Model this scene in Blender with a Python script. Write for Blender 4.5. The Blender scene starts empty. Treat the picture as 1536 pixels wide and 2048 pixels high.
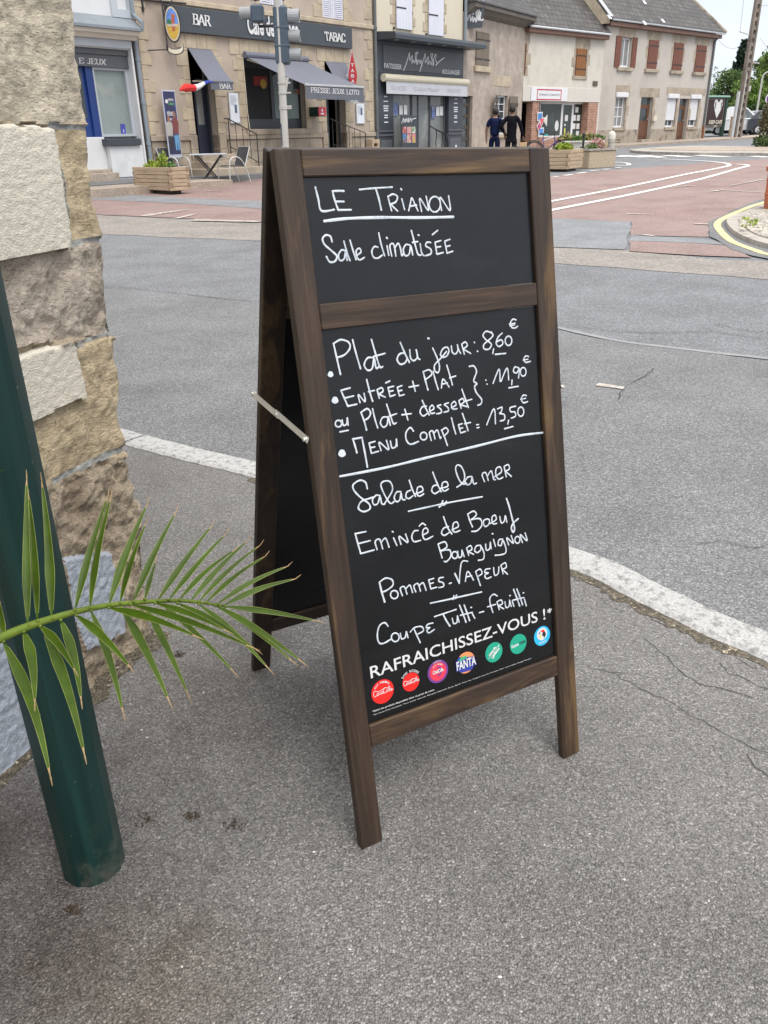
import bpy, math, random
from mathutils import Vector, Matrix, noise
random.seed(7)
SC = bpy.context.scene
COL = SC.collection
rad = math.radians
# ------------------------------------------------------------------ camera
CAM = Vector((0, 0, 1.35)); FPX = 1620.0; PITCH = rad(25.0); ROLL = rad(1.2)
_fw = Vector((0, math.cos(PITCH), -math.sin(PITCH))); _r = Vector((1, 0, 0)); _u = _r.cross(_fw)
RT = _r*math.cos(ROLL) - _u*math.sin(ROLL); UP = _u*math.cos(ROLL) + _r*math.sin(ROLL); FW = _fw
cd = bpy.data.cameras.new('camera'); cam = bpy.data.objects.new('camera', cd); COL.objects.link(cam)
cd.sensor_fit = 'HORIZONTAL'; cd.sensor_width = 36.0; cd.lens = FPX/1536*36
cd.clip_start = 0.05; cd.clip_end = 2000
cam.matrix_world = Matrix(((RT.x, UP.x, -FW.x, CAM.x), (RT.y, UP.y, -FW.y, CAM.y), (RT.z, UP.z, -FW.z, CAM.z), (0, 0, 0, 1)))
SC.camera = cam
# ------------------------------------------------------------------ sky, sun, exposure
SUN_EL, SUN_AZ = rad(58), rad(150)          # azimuth clockwise from +Y: behind the camera, to the right
w = bpy.data.worlds.new('World'); SC.world = w; w.use_nodes = True
nt = w.node_tree; nt.nodes.clear()
def N(t, kind, **kw):
    n = t.nodes.new(kind)
    for k, v in kw.items(): setattr(n, k, v)
    return n
out = N(nt, 'ShaderNodeOutputWorld'); bg = N(nt, 'ShaderNodeBackground'); sky = N(nt, 'ShaderNodeTexSky')
sky.sky_type = 'NISHITA'; sky.sun_disc = False; sky.sun_elevation = SUN_EL; sky.sun_rotation = SUN_AZ
sky.air_density = 1.0; sky.dust_density = 3.0
tc = N(nt, 'ShaderNodeTexCoord'); sx = N(nt, 'ShaderNodeSeparateXYZ'); nt.links.new(tc.outputs['Generated'], sx.inputs[0])
rmp = N(nt, 'ShaderNodeValToRGB'); nt.links.new(sx.outputs['Z'], rmp.inputs[0])
e = rmp.color_ramp.elements
e[0].position = 0.0; e[0].color = (.33, .355, .39, 1); e[1].position = 1.0; e[1].color = (1.12, 1.1, 1.08, 1)
k = rmp.color_ramp.elements.new(.25); k.color = (.40, .425, .465, 1)
cn = N(nt, 'ShaderNodeTexNoise'); cn.inputs['Scale'].default_value = 3.2; cn.inputs['Detail'].default_value = 6
mp = N(nt, 'ShaderNodeMapping'); mp.inputs['Scale'].default_value = (1, 1, 3.0)
nt.links.new(tc.outputs['Generated'], mp.inputs[0]); nt.links.new(mp.outputs[0], cn.inputs[0])
cr = N(nt, 'ShaderNodeMapRange'); cr.inputs['From Min'].default_value = .3; cr.inputs['From Max'].default_value = .7
cr.inputs['To Min'].default_value = 12.6; cr.inputs['To Max'].default_value = 15.6
nt.links.new(cn.outputs[0], cr.inputs[0])
vm = N(nt, 'ShaderNodeVectorMath', operation='SCALE'); nt.links.new(rmp.outputs[0], vm.inputs[0]); nt.links.new(cr.outputs[0], vm.inputs['Scale'])
mx = N(nt, 'ShaderNodeMix', data_type='RGBA'); mx.inputs[0].default_value = .86
nt.links.new(sky.outputs[0], mx.inputs[6]); nt.links.new(vm.outputs[0], mx.inputs[7])
nt.links.new(mx.outputs[2], bg.inputs[0]); bg.inputs[1].default_value = 0.1
nt.links.new(bg.outputs[0], out.inputs[0])
sl = bpy.data.lights.new('sun', 'SUN'); so = bpy.data.objects.new('sun', sl); COL.objects.link(so)
sl.energy = 1.0; sl.angle = rad(28); sl.color = (1, .965, .91)
sd = Vector((math.sin(SUN_AZ)*math.cos(SUN_EL), math.cos(SUN_AZ)*math.cos(SUN_EL), math.sin(SUN_EL)))
so.rotation_euler = sd.to_track_quat('Z', 'Y').to_euler()
SC.view_settings.view_transform = 'Standard'; SC.view_settings.look = 'None'
SC.view_settings.exposure = 0.95; SC.view_settings.gamma = 1.0
SC.cycles.max_bounces = 8
# ------------------------------------------------------------------ geometry helpers
def ray(px, py): return FW + RT*((px-768)/FPX) + UP*((1024-py)/FPX)
def on_plane(px, py, p, n):
    d = ray(px, py); return CAM + d*((Vector(p)-CAM).dot(n)/d.dot(n))
def on_z(px, py, z=0.0): return on_plane(px, py, (0, 0, z), Vector((0, 0, 1)))
GS, GZ = .0145, -.12
def gz(y): return GZ + GS*min(y, 66)
def gnd(px, py, dz=0.0): return on_plane(px, py, (0, 0, GZ+dz), Vector((0, -GS, 1)))
def at_depth(px, py, d): return CAM + ray(px, py)*d
class Frame:
    def __init__(s, o, x, z=(0, 0, 1)):
        s.o = Vector(o); s.x = Vector(x).normalized(); s.z = Vector(z).normalized(); s.y = s.z.cross(s.x).normalized()
    def W(s, p): return s.o + s.x*p[0] + s.y*p[1] + s.z*p[2]
    def L(s, wv):
        d = wv - s.o; return Vector((d.dot(s.x), d.dot(s.y), d.dot(s.z)))
    def px(s, px, py, out=0.0):
        l = s.L(on_plane(px, py, s.o - s.y*out, s.y)); return l.x, l.z
    def mat(s, base):
        b = s.W(base)
        return Matrix(((s.x.x, s.y.x, s.z.x, b.x), (s.x.y, s.y.y, s.z.y, b.y), (s.x.z, s.y.z, s.z.z, b.z), (0, 0, 0, 1)))
WF = Frame((0, 0, 0), (1, 0, 0))
def azframe(o, deg):
    a = rad(deg); return Frame(o, (math.sin(a), math.cos(a), 0))
INFO = {}
def tag(o, label=None, cat=None, group=None, kind=None):
    if label: o['label'] = label
    if cat: o['category'] = cat
    if group: o['group'] = group
    if kind: o['kind'] = kind
    return o
def thing(name, label, cat, frame, base, group=None):
    o = bpy.data.objects.new(name, None); COL.objects.link(o); o.empty_display_size = .1
    o.matrix_world = frame.mat(base); INFO[o] = (frame, Vector(base))
    return tag(o, label, cat, group)
class MB:
    def __init__(s): s.v = []; s.f = []
    def add(s, vs, fs):
        b = len(s.v); s.v += [tuple(q) for q in vs]; s.f += [tuple(i+b for i in f) for f in fs]; return s
    def box(s, x0, x1, y0, y1, z0, z1):
        return s.add([(x0,y0,z0),(x1,y0,z0),(x1,y1,z0),(x0,y1,z0),(x0,y0,z1),(x1,y0,z1),(x1,y1,z1),(x0,y1,z1)],
                     [(0,3,2,1),(4,5,6,7),(0,1,5,4),(1,2,6,5),(2,3,7,6),(3,0,4,7)])
    def bbox(s, x0, x1, y0, y1, z0, z1, b=.004):       # box with chamfered edges
        xs = (x0, x1); ys = (y0, y1); zs = (z0, z1); vs = []; idx = {}
        for i in (0, 1):
            for j in (0, 1):
                for k in (0, 1):
                    for ax in range(3):
                        p = [xs[i], ys[j], zs[k]]
                        for a in range(3):
                            if a != ax: p[a] += b*(1-2*(i, j, k)[a])
                        idx[(i, j, k, ax)] = len(vs); vs.append(p)
        fs = []
        q = [(0,0),(1,0),(1,1),(0,1)]
        for ax in range(3):
            o1, o2 = (ax+1) % 3, (ax+2) % 3
            for sd_ in (0, 1):
                lp = []
                for a, c in q:
                    kk = [0, 0, 0]; kk[ax] = sd_; kk[o1] = a; kk[o2] = c; lp.append(idx[(*kk, ax)])
                fs.append(lp if sd_ else lp[::-1])
            for a in (0, 1):
                for c in (0, 1):
                    k0 = [0,0,0]; k0[o1] = a; k0[o2] = c; k1 = k0[:]; k1[ax] = 1
                    lp = [idx[(*k0, o1)], idx[(*k1, o1)], idx[(*k1, o2)], idx[(*k0, o2)]]
                    fs.append(lp if a == c else lp[::-1])
        for i in (0, 1):
            for j in (0, 1):
                for k in (0, 1):
                    lp = [idx[(i, j, k, a)] for a in range(3)]; fs.append(lp if (i+j+k) % 2 else lp[::-1])
        return s.add(vs, fs)
    def obox(s, c, ax, ay, az):        # box from centre and three half vectors
        c = Vector(c); ax, ay, az = Vector(ax), Vector(ay), Vector(az)
        vs = [c+ax*i+ay*j+az*k for k in (-1, 1) for i, j in ((-1,-1),(1,-1),(1,1),(-1,1))]
        return s.add(vs, [(0,3,2,1),(4,5,6,7),(0,1,5,4),(1,2,6,5),(2,3,7,6),(3,0,4,7)])
    def bar(s, a, b, wd, th, side=(0, 0, 1)):
        a, b = Vector(a), Vector(b); d = (b-a); L = d.length; d.normalize()
        sv = Vector(side); sv = (sv - d*sv.dot(d)).normalized(); t = d.cross(sv)
        return s.obox((a+b)/2, d*L/2, sv*wd/2, t*th/2)
    def tube(s, pts, r, n=8, cap=True, closed=False):
        pts = [Vector(p) for p in pts]; m = len(pts); rs = r if isinstance(r, (list, tuple)) else [r]*m
        ref = None; rings = []; b = len(s.v)
        for i, p in enumerate(pts):
            d = (pts[(i+1) % m] - pts[i-1]) if closed else (pts[min(i+1, m-1)] - pts[max(i-1, 0)])
            d.normalize()
            if ref is None: ref = Vector((0, 0, 1)) if abs(d.z) < .9 else Vector((1, 0, 0))
            ref = (ref - d*ref.dot(d)).normalized(); t = d.cross(ref)
            for k in range(n):
                a = 2*math.pi*k/n; s.v.append(tuple(p + (ref*math.cos(a) + t*math.sin(a))*rs[i]))
        for i in range(m if closed else m-1):
            j = (i+1) % m
            for k in range(n):
                k2 = (k+1) % n; s.f.append((b+i*n+k, b+i*n+k2, b+j*n+k2, b+j*n+k))
        if cap and not closed:
            s.f.append(tuple(b+k for k in range(n))[::-1]); s.f.append(tuple(b+(m-1)*n+k for k in range(n)))
        return s
    def lathe(s, prof, c=(0, 0, 0), n=24, fl=0.0):
        b = len(s.v); m = len(prof)
        for r, z in prof:
            for k in range(n):
                a = 2*math.pi*k/n; rr = r*(1 - fl*(k % 2)); s.v.append((c[0]+rr*math.cos(a), c[1]+rr*math.sin(a), c[2]+z))
        for i in range(m-1):
            for k in range(n):
                k2 = (k+1) % n; s.f.append((b+i*n+k, b+i*n+k2, b+(i+1)*n+k2, b+(i+1)*n+k))
        return s
    def disc(s, c, r, ax, ay, n=28, th=None):
        c = Vector(c); ax, ay = Vector(ax), Vector(ay); ry = r if th is None else th
        b = len(s.v)
        for k in range(n):
            a = 2*math.pi*k/n; s.v.append(tuple(c + ax*(r*math.cos(a)) + ay*(ry*math.sin(a))))
        s.f.append(tuple(range(b, b+n))); return s
    def prism(s, poly, f0, f1):          # poly of 2-d points; f0/f1 map them to 3-d
        n = len(poly); b = len(s.v)
        s.v += [tuple(f0(*p)) for p in poly] + [tuple(f1(*p)) for p in poly]
        s.f.append(tuple(b+i for i in range(n))); s.f.append(tuple(b+n+i for i in range(n))[::-1])
        for i in range(n):
            j = (i+1) % n; s.f.append((b+i, b+n+i, b+n+j, b+j))
        return s
    def slab(s, poly, y0, y1): return s.prism(poly, lambda a, c: (a, y0, c), lambda a, c: (a, y1, c))
    def sphere(s, c, rx, ry=None, rz=None, n=12, m=8):
        ry = ry or rx; rz = rz or rx; b = len(s.v)
        for i in range(m+1):
            t = math.pi*i/m
            for k in range(n):
                a = 2*math.pi*k/n; s.v.append((c[0]+rx*math.sin(t)*math.cos(a), c[1]+ry*math.sin(t)*math.sin(a), c[2]-rz*math.cos(t)))
        for i in range(m):
            for k in range(n):
                k2 = (k+1) % n; s.f.append((b+i*n+k, b+i*n+k2, b+(i+1)*n+k2, b+(i+1)*n+k))
        return s
    def wall(s, x0, x1, z0, z1, holes, y0, y1):     # slab with rectangular openings (and their reveals)
        xs = sorted({x0, x1, *[min(max(h[i], x0), x1) for h in holes for i in (0, 1)]})
        zs = sorted({z0, z1, *[min(max(h[i], z0), z1) for h in holes for i in (2, 3)]})
        def inh(x, z): return any(h[0] < x < h[1] and h[2] < z < h[3] for h in holes)
        G = {}
        for i in range(len(xs)-1):
            for j in range(len(zs)-1): G[i, j] = not inh((xs[i]+xs[i+1])/2, (zs[j]+zs[j+1])/2)
        for (i, j), ok in G.items():
            if not ok: continue
            a, b_, c, d = xs[i], xs[i+1], zs[j], zs[j+1]
            s.add([(a,y0,c),(b_,y0,c),(b_,y0,d),(a,y0,d)], [(0,1,2,3)])
            s.add([(a,y1,c),(b_,y1,c),(b_,y1,d),(a,y1,d)], [(3,2,1,0)])
            if not G.get((i-1, j)): s.add([(a,y0,c),(a,y1,c),(a,y1,d),(a,y0,d)], [(3,2,1,0)])
            if not G.get((i+1, j)): s.add([(b_,y0,c),(b_,y1,c),(b_,y1,d),(b_,y0,d)], [(0,1,2,3)])
            if not G.get((i, j-1)): s.add([(a,y0,c),(b_,y0,c),(b_,y1,c),(a,y1,c)], [(3,2,1,0)])
            if not G.get((i, j+1)): s.add([(a,y0,d),(b_,y0,d),(b_,y1,d),(a,y1,d)], [(0,1,2,3)])
        return s
    def build(s, name, m, parent=None, label=None, cat=None, group=None, kind=None, frame=None, base=None, src=None, smooth=False):
        if parent is not None: fr, bs = INFO[parent]
        else: fr, bs = frame or WF, Vector(base or (0, 0, 0))
        if src is not None and src is not fr: vs = [fr.L(src.W(p)) - bs for p in s.v]
        else: vs = [Vector(p) - bs for p in s.v]
        me = bpy.data.meshes.new(name); me.from_pydata(vs, [], s.f); me.update()
        if m is not None: me.materials.append(m)
        if smooth: me.polygons.foreach_set('use_smooth', [True]*len(me.polygons))
        o = bpy.data.objects.new(name, me); COL.objects.link(o)
        if parent is not None: o.parent = parent
        else: o.matrix_world = fr.mat(bs)
        INFO[o] = (fr, bs)
        return tag(o, label, cat, group, kind)
def build_split(mb, name, m, parent, gap=.06):      # one object per separate cluster of pieces
    n = len(mb.v); par = list(range(n))
    def find(a):
        while par[a] != a: par[a] = par[par[a]]; a = par[a]
        return a
    for f in mb.f:
        for q in f[1:]: par[find(q)] = find(f[0])
    bb = {}
    for i, v in enumerate(mb.v):
        r = find(i); b = bb.setdefault(r, [list(v), list(v), [r]])
        for k in range(3): b[0][k] = min(b[0][k], v[k]); b[1][k] = max(b[1][k], v[k])
    L = list(bb.values()); ch = True
    while ch:
        ch = False
        for i in range(len(L)):
            for j in range(i+1, len(L)):
                if all(L[i][0][k]-gap < L[j][1][k] and L[j][0][k]-gap < L[i][1][k] for k in range(3)):
                    a, b = L[i], L.pop(j); a[2] += b[2]
                    for k in range(3): a[0][k] = min(a[0][k], b[0][k]); a[1][k] = max(a[1][k], b[1][k])
                    ch = True; break
            if ch: break
    o = None
    for b in L:
        S = set(b[2]); ix = {}; q = MB()
        for f in mb.f:
            if find(f[0]) in S:
                for k in f:
                    if k not in ix: ix[k] = len(q.v); q.v.append(mb.v[k])
                q.f.append(tuple(ix[k] for k in f))
        o = q.build(name, m, parent)
    return o
def dup(root, loc=None, rotz=None, label=None, mats=None):
    def rec(o, par):
        c = o.copy(); COL.objects.link(c)
        if par is not None: c.parent = par
        if mats and o.type == 'MESH' and o.data.materials and o.data.materials[0] in mats:
            c.data = o.data.copy(); c.data.materials[0] = mats[o.data.materials[0]]
        for ch in list(o.children): rec(ch, c)
        return c
    r = rec(root, None)
    if loc is not None: r.location = loc
    if rotz is not None: r.rotation_euler = (0, 0, rotz)
    if label: r['label'] = label
    return r
def catmull(pts, k=5, closed=False):
    pts = [Vector(p) for p in pts]; n = len(pts)
    if n < 3: return pts
    o = []
    for i in range(n-1):
        a, b, c, d = pts[max(i-1, 0)], pts[i], pts[i+1], pts[min(i+2, n-1)]
        for j in range(k):
            t = j/k
            o.append(.5*((2*b) + (c-a)*t + (2*a-5*b+4*c-d)*t*t + (3*b-a-3*c+d)*t**3))
    o.append(pts[-1]); return o
# ------------------------------------------------------------------ material helper
def newmat(name):
    m = bpy.data.materials.new(name); m.use_nodes = True; t = m.node_tree; t.nodes.clear()
    o = N(t, 'ShaderNodeOutputMaterial'); b = N(t, 'ShaderNodeBsdfPrincipled'); t.links.new(b.outputs[0], o.inputs[0])
    return m, t, b
def coords(t, scale=(1, 1, 1), rot=(0, 0, 0)):
    c = N(t, 'ShaderNodeTexCoord'); mp = N(t, 'ShaderNodeMapping'); mp.inputs['Scale'].default_value = scale; mp.inputs['Rotation'].default_value = rot
    t.links.new(c.outputs['Object'], mp.inputs[0]); return mp.outputs[0]
def noise_t(t, vec, scale, detail=5, rough=.55, dist=0.0):
    n = N(t, 'ShaderNodeTexNoise'); n.inputs['Scale'].default_value = scale; n.inputs['Detail'].default_value = detail
    n.inputs['Roughness'].default_value = rough; n.inputs['Distortion'].default_value = dist; t.links.new(vec, n.inputs['Vector']); return n.outputs[0]
def ramp(t, fac, stops, interp='LINEAR'):
    r = N(t, 'ShaderNodeValToRGB'); r.color_ramp.interpolation = interp; stops = [(min(p_/1.0, 1.0), c_) for p_, c_ in stops]
    el = r.color_ramp.elements
    while len(el) > 1: el.remove(el[-1])
    for i, (p, c) in enumerate(stops):
        q = el[0] if i == 0 else el.new(p)
        q.position = p; q.color = (*c, 1) if isinstance(c, (tuple, list)) else (c, c, c, 1)
    t.links.new(fac, r.inputs[0]); return r.outputs[0]
def mixc(t, fac, a, b, mode='MIX'):
    x = N(t, 'ShaderNodeMix', data_type='RGBA', blend_type=mode)
    for sock, v in ((x.inputs[0], fac), (x.inputs[6], a), (x.inputs[7], b)):
        if isinstance(v, (int, float)): sock.default_value = v
        elif isinstance(v, (tuple, list)): sock.default_value = (*v, 1)
        else: t.links.new(v, sock)
    return x.outputs[2]
def math_(t, op, a, b=None, clamp=False):
    x = N(t, 'ShaderNodeMath', operation=op, use_clamp=clamp)
    for i, v in enumerate((a, b)):
        if v is None: continue
        if isinstance(v, (int, float)): x.inputs[i].default_value = v
        else: t.links.new(v, x.inputs[i])
    return x.outputs[0]
def bump(t, b, h, strength=.3, dist=.01, prev=None):
    n = N(t, 'ShaderNodeBump'); n.inputs['Strength'].default_value = strength; n.inputs['Distance'].default_value = dist
    t.links.new(h, n.inputs['Height'])
    if prev is not None: t.links.new(prev, n.inputs['Normal'])
    t.links.new(n.outputs[0], b.inputs['Normal']); return n.outputs[0]
def pm(name, col, rough=.8, var=.15, vs=3., bmp=0., bs=60., metal=0., spec=.5, col2=None, ms=1.5, m0=.5, m1=.65, st=(1, 1, 1), bd=.01):
    m, t, b = newmat(name); v = coords(t, st)
    lo = tuple(c*(1-var) for c in col); hi = tuple(min(1, c*(1+var)) for c in col)
    c = ramp(t, noise_t(t, v, vs, 7, .6), [(.3, lo), (.7, hi)])
    if col2: c = mixc(t, ramp(t, noise_t(t, v, ms, 6, .65), [(m0, 0.), (m1, 1.)]), c, col2)
    t.links.new(c, b.inputs['Base Color']); b.inputs['Roughness'].default_value = rough; b.inputs['Metallic'].default_value = metal
    b.inputs['Specular IOR Level'].default_value = spec
    if bmp: bump(t, b, noise_t(t, v, bs, 6, .65), bmp, bd)
    return m
def glass(name, col, rough=.06, var=.3, vs=1.2):
    m = pm(name, col, rough, var, vs); return m
# ------------------------------------------------------------------ ground materials
def asphalt(name, base, chips=.9, gs=150., tint=None, stain=(.03, .025, .02), stain_amt=.5, bstr=.5, contrast=1.0, crack=0.0, gap=0.0, spots=()):
    m, t, b = newmat(name); v = coords(t)
    vo = N(t, 'ShaderNodeTexVoronoi'); vo.inputs['Scale'].default_value = gs; vo.inputs['Randomness'].default_value = 1
    wv = N(t, 'ShaderNodeVectorMath', operation='ADD'); nz = N(t, 'ShaderNodeTexNoise'); nz.inputs['Scale'].default_value = gs*.45
    t.links.new(v, nz.inputs['Vector']); scl = N(t, 'ShaderNodeVectorMath', operation='SCALE'); scl.inputs['Scale'].default_value = 1.5/gs; nz.inputs['Detail'].default_value = 3
    t.links.new(nz.outputs['Color'], scl.inputs[0]); t.links.new(v, wv.inputs[0]); t.links.new(scl.outputs[0], wv.inputs[1])
    t.links.new(wv.outputs[0], vo.inputs['Vector'])
    sep = N(t, 'ShaderNodeSeparateColor'); t.links.new(vo.outputs['Color'], sep.inputs[0])
    k = contrast
    f = lambda q: tuple(max(0, x*(1+(q-1)*k)) for x in base)
    col = ramp(t, sep.outputs[0], [(0, f(.45)), (.35, f(.8)), (.7, f(1.1)), (.9, f(1.5)), (.955, f(2.1)), (.985, f(1+1.9*chips)), (1, f(1+3.6*chips))])
    col = mixc(t, ramp(t, noise_t(t, v, gs*2.2, 3), [(.3, 0.), (.7, .5)]), col, f(.5))
    col = mixc(t, ramp(t, noise_t(t, v, gs*.33, 4, .7), [(.56, 0.), (.68, .6)]), col, f(.42))
    if gap: col = mixc(t, 1.0, col, ramp(t, vo.outputs['Distance'], [(.30, 1.12), (.55, .9), (.80, 1-gap)]), 'MULTIPLY')
    big = noise_t(t, v, 1.7, 6, .6)
    col = mixc(t, 1.0, col, ramp(t, big, [(.25, .78), (.5, 1.0), (.75, 1.16)]), 'MULTIPLY')
    st = ramp(t, noise_t(t, v, .9, 7, .7, .4), [(.52, 0.), (.75, stain_amt)])
    col = mixc(t, st, col, mixc(t, .5, col, stain))
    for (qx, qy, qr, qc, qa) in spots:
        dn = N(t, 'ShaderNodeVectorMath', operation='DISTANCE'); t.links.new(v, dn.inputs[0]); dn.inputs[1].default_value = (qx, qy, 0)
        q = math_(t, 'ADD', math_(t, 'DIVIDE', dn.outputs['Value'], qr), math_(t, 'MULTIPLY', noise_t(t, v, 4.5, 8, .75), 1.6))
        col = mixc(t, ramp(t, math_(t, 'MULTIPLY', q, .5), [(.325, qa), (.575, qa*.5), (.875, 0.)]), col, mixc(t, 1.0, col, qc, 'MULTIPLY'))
    if tint: col = mixc(t, ramp(t, noise_t(t, v, .6, 6, .6), [(.4, 0.), (.65, .55)]), col, tint)
    hgt = math_(t, 'SUBTRACT', 1.0, vo.outputs['Distance'])
    hgt = math_(t, 'ADD', math_(t, 'MULTIPLY', vo.outputs['Distance'], -1.2), math_(t, 'MULTIPLY', sep.outputs[1], .8))
    if crack:
        vc = N(t, 'ShaderNodeTexVoronoi', feature='DISTANCE_TO_EDGE'); vc.inputs['Scale'].default_value = crack
        w2 = N(t, 'ShaderNodeVectorMath', operation='ADD'); n2 = N(t, 'ShaderNodeTexNoise'); n2.inputs['Scale'].default_value = 5; n2.inputs['Detail'].default_value = 6
        t.links.new(v, n2.inputs['Vector']); s2 = N(t, 'ShaderNodeVectorMath', operation='SCALE'); s2.inputs['Scale'].default_value = .22
        t.links.new(n2.outputs['Color'], s2.inputs[0]); t.links.new(v, w2.inputs[0]); t.links.new(s2.outputs[0], w2.inputs[1]); t.links.new(w2.outputs[0], vc.inputs['Vector'])
        cm = ramp(t, vc.outputs['Distance'], [(0, 1.), (.011, .9), (.02, 0.)])
        cm = math_(t, 'MULTIPLY', cm, ramp(t, noise_t(t, v, .8, 4), [(.46, 0.), (.56, .9)]))
        col = mixc(t, cm, col, (.02, .019, .018))
    t.links.new(col, b.inputs['Base Color']); b.inputs['Roughness'].default_value = .85; b.inputs['Specular IOR Level'].default_value = .35
    bump(t, b, hgt, bstr, 1.0/gs)
    return m
M = {}
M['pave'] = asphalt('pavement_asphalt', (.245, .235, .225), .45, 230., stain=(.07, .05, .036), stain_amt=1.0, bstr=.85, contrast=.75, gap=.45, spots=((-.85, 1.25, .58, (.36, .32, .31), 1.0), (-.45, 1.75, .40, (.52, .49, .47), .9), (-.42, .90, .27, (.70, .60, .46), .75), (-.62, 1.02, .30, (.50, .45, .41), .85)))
M['road'] = asphalt('road_asphalt', (.215, .22, .23), .45, 120., stain_amt=.2, bstr=.7, contrast=.8)
M['road_old'] = asphalt('old_road_asphalt', (.265, .267, .27), .35, 150., stain_amt=.3, bstr=.9, contrast=.75, gap=.4)
M['tan'] = asphalt('worn_asphalt', (.255, .232, .21), .3, 60., stain_amt=.2, bstr=.3, contrast=.6)
M['red'] = asphalt('red_asphalt', (.25, .172, .155), .3, 60., tint=(.27, .212, .195), stain=(.15, .11, .10), stain_amt=.4, bstr=.3, contrast=.6)
M['patch'] = asphalt('patched_asphalt', (.215, .22, .23), .2, 80., stain_amt=.2, bstr=.3, contrast=.6)
M['dark_patch'] = asphalt('dark_patch_asphalt', (.165, .165, .168), .2, 80., stain_amt=.2, bstr=.3, contrast=.6)
M['beige_pave'] = asphalt('beige_pavement', (.36, .30, .245), .2, 40., stain_amt=.2, bstr=.2, contrast=.4)
M['paint'] = pm('road_paint', (.70, .69, .66), .7, .12, 8, .2, 120, col2=(.42, .40, .38), ms=9, m0=.56, m1=.72)
M['worn_paint'] = pm('worn_road_paint', (.50, .46, .40), .8, .2, 12, .3, 120, col2=(.30, .25, .225), ms=14, m0=.42, m1=.56)
M['yellow'] = pm('yellow_paint', (.60, .50, .24), .75, .12, 9, .2, 120, col2=(.36, .31, .2), ms=10, m0=.58, m1=.72)
M['seal'] = pm('sealed_joint', (.235, .238, .242), .75, .1, 8, .2, 120)
M['crack'] = pm('crack_dark', (.055, .052, .048), .95, .3, 30)
M['kerb'] = pm('granite_kerb', (.40, .395, .385), .85, .35, 150, .7, 120, col2=(.21, .205, .195), ms=38, m0=.5, m1=.64, bd=.006)
M['kerb_far'] = pm('concrete_kerb', (.36, .33, .29), .9, .15, 12, .4, 60, col2=(.22, .2, .18), ms=5)
M['gravel'] = asphalt('pale_gravel', (.50, .46, .40), .4, 26., stain_amt=.1, bstr=1.0, contrast=.8)
# ------------------------------------------------------------------ ground
mb = MB()
ys = [-30, -2, 8, 20, 40, 66, 120, 400]
for i in range(len(ys)-1):
    a, c = ys[i], ys[i+1]
    mb.add([(-120, a, gz(a)), (200, a, gz(a)), (200, c, gz(c)), (-120, c, gz(c))], [(0, 1, 2, 3)])
mb.build('road', M['road'], kind='structure')
def jag(pts, amp, seg, z=None, seed=0):      # subdivide a closed polyline and roughen it
    rr = random.Random(seed); o = []
    for i in range(len(pts)):
        a, c = Vector(pts[i]), Vector(pts[(i+1) % len(pts)]); n = max(1, int((c-a).length/seg))
        for j in range(n):
            p = a.lerp(c, j/n)
            if j: p += Vector((rr.uniform(-amp, amp), rr.uniform(-amp, amp), 0))
            o.append(p)
    return o
def sheet(name, pxs, dz, m, amp=.03, seg=.4, seed=0, kind='structure', parent=None):
    pts = jag([gnd(*p) for p in pxs], amp, seg, seed=seed)
    q = MB(); q.add([(p.x, p.y, GZ+GS*p.y+dz) for p in pts], [tuple(range(len(pts)))])
    return q.build(name, m, kind=kind)
sheet('worn_road_band', [(60, 418), (215, 432), (520, 446), (900, 440), (1114, 495), (1249, 501), (1430, 520), (1536, 523), (1800, 540), (1800, 590), (1536, 560), (1108, 527), (800, 503), (520, 482), (225, 470), (60, 460)], .004, M['tan'], .05, .35, 1)
sheet('red_paving', [(60, 399), (190, 385), (378, 366), (430, 354), (520, 350), (800, 352), (1100, 353), (1250, 338), (1536, 318), (1800, 308), (1800, 360), (1536, 407), (1500, 408), (1435, 437), (1416, 446), (1418, 475), (1262, 471), (1263, 445), (1114, 438), (900, 438), (520, 444), (215, 431), (60, 418)], .008, M['red'], .03, .4, 2)
sheet('grey_paving_strip', [(60, 396), (185, 387), (290, 392), (380, 398), (520, 403), (900, 404), (900, 418), (520, 419), (400, 410), (215, 401), (60, 404)], .012, M['patch'], .04, .4, 3)
sheet('grey_patch', [(1100, 437), (1114, 438), (1263, 445), (1249, 501), (1114, 496), (1000, 492)], .012, M['patch'], .02, .3, 4)
sheet('red_strip', [(1258, 484), (1340, 486), (1454, 493), (1503, 517), (1400, 513), (1258, 504)], .012, M['red'], .02, .3, 5)
sheet('grey_strip', [(1263, 472), (1419, 481), (1457, 492), (1340, 485.5), (1258, 483.5)], .012, M['patch'], .015, .3, 6)
sheet('dark_patch', [(1415, 446), (1435, 437), (1502, 407), (1536, 396), (1700, 380), (1700, 560), (1540, 521), (1504, 514), (1462, 501), (1434, 482), (1418, 475)], .016, M['dark_patch'], .02, .3, 7)
sheet('old_road_surface', [(200, 578), (380, 590), (520, 606), (800, 640), (1130, 672), (1300, 690), (1536, 724), (1900, 780), (2300, 1500), (1200, 1900), (300, 1700), (-300, 900), (-300, 560)], .004, M['road_old'], .02, .2, 8)
def stripe(mb_, pxs, wd, dz, k=6, world=False, wj=0.0):
    P = [Vector(p) for p in pxs] if world else [gnd(*p) for p in pxs]
    P = catmull(P, k) if k > 1 else P
    L, R = [], []
    for i, p in enumerate(P):
        d = (P[min(i+1, len(P)-1)] - P[max(i-1, 0)]); d.z = 0; d.normalize(); s = Vector((-d.y, d.x, 0))*(wd/2*(1+random.uniform(-wj, wj)))
        for q, S in ((L, 1), (R, -1)):
            x = p + s*S; q.append((x.x, x.y, (GZ+GS*x.y if not world else p.z)+dz))
    n = len(P); mb_.add(L+R, [(i, i+n, i+n+1, i+1) for i in range(n-1)])
Z7 = lambda x, y: (1060+x/3.227, 230+y/3.227)
mb = MB()
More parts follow.
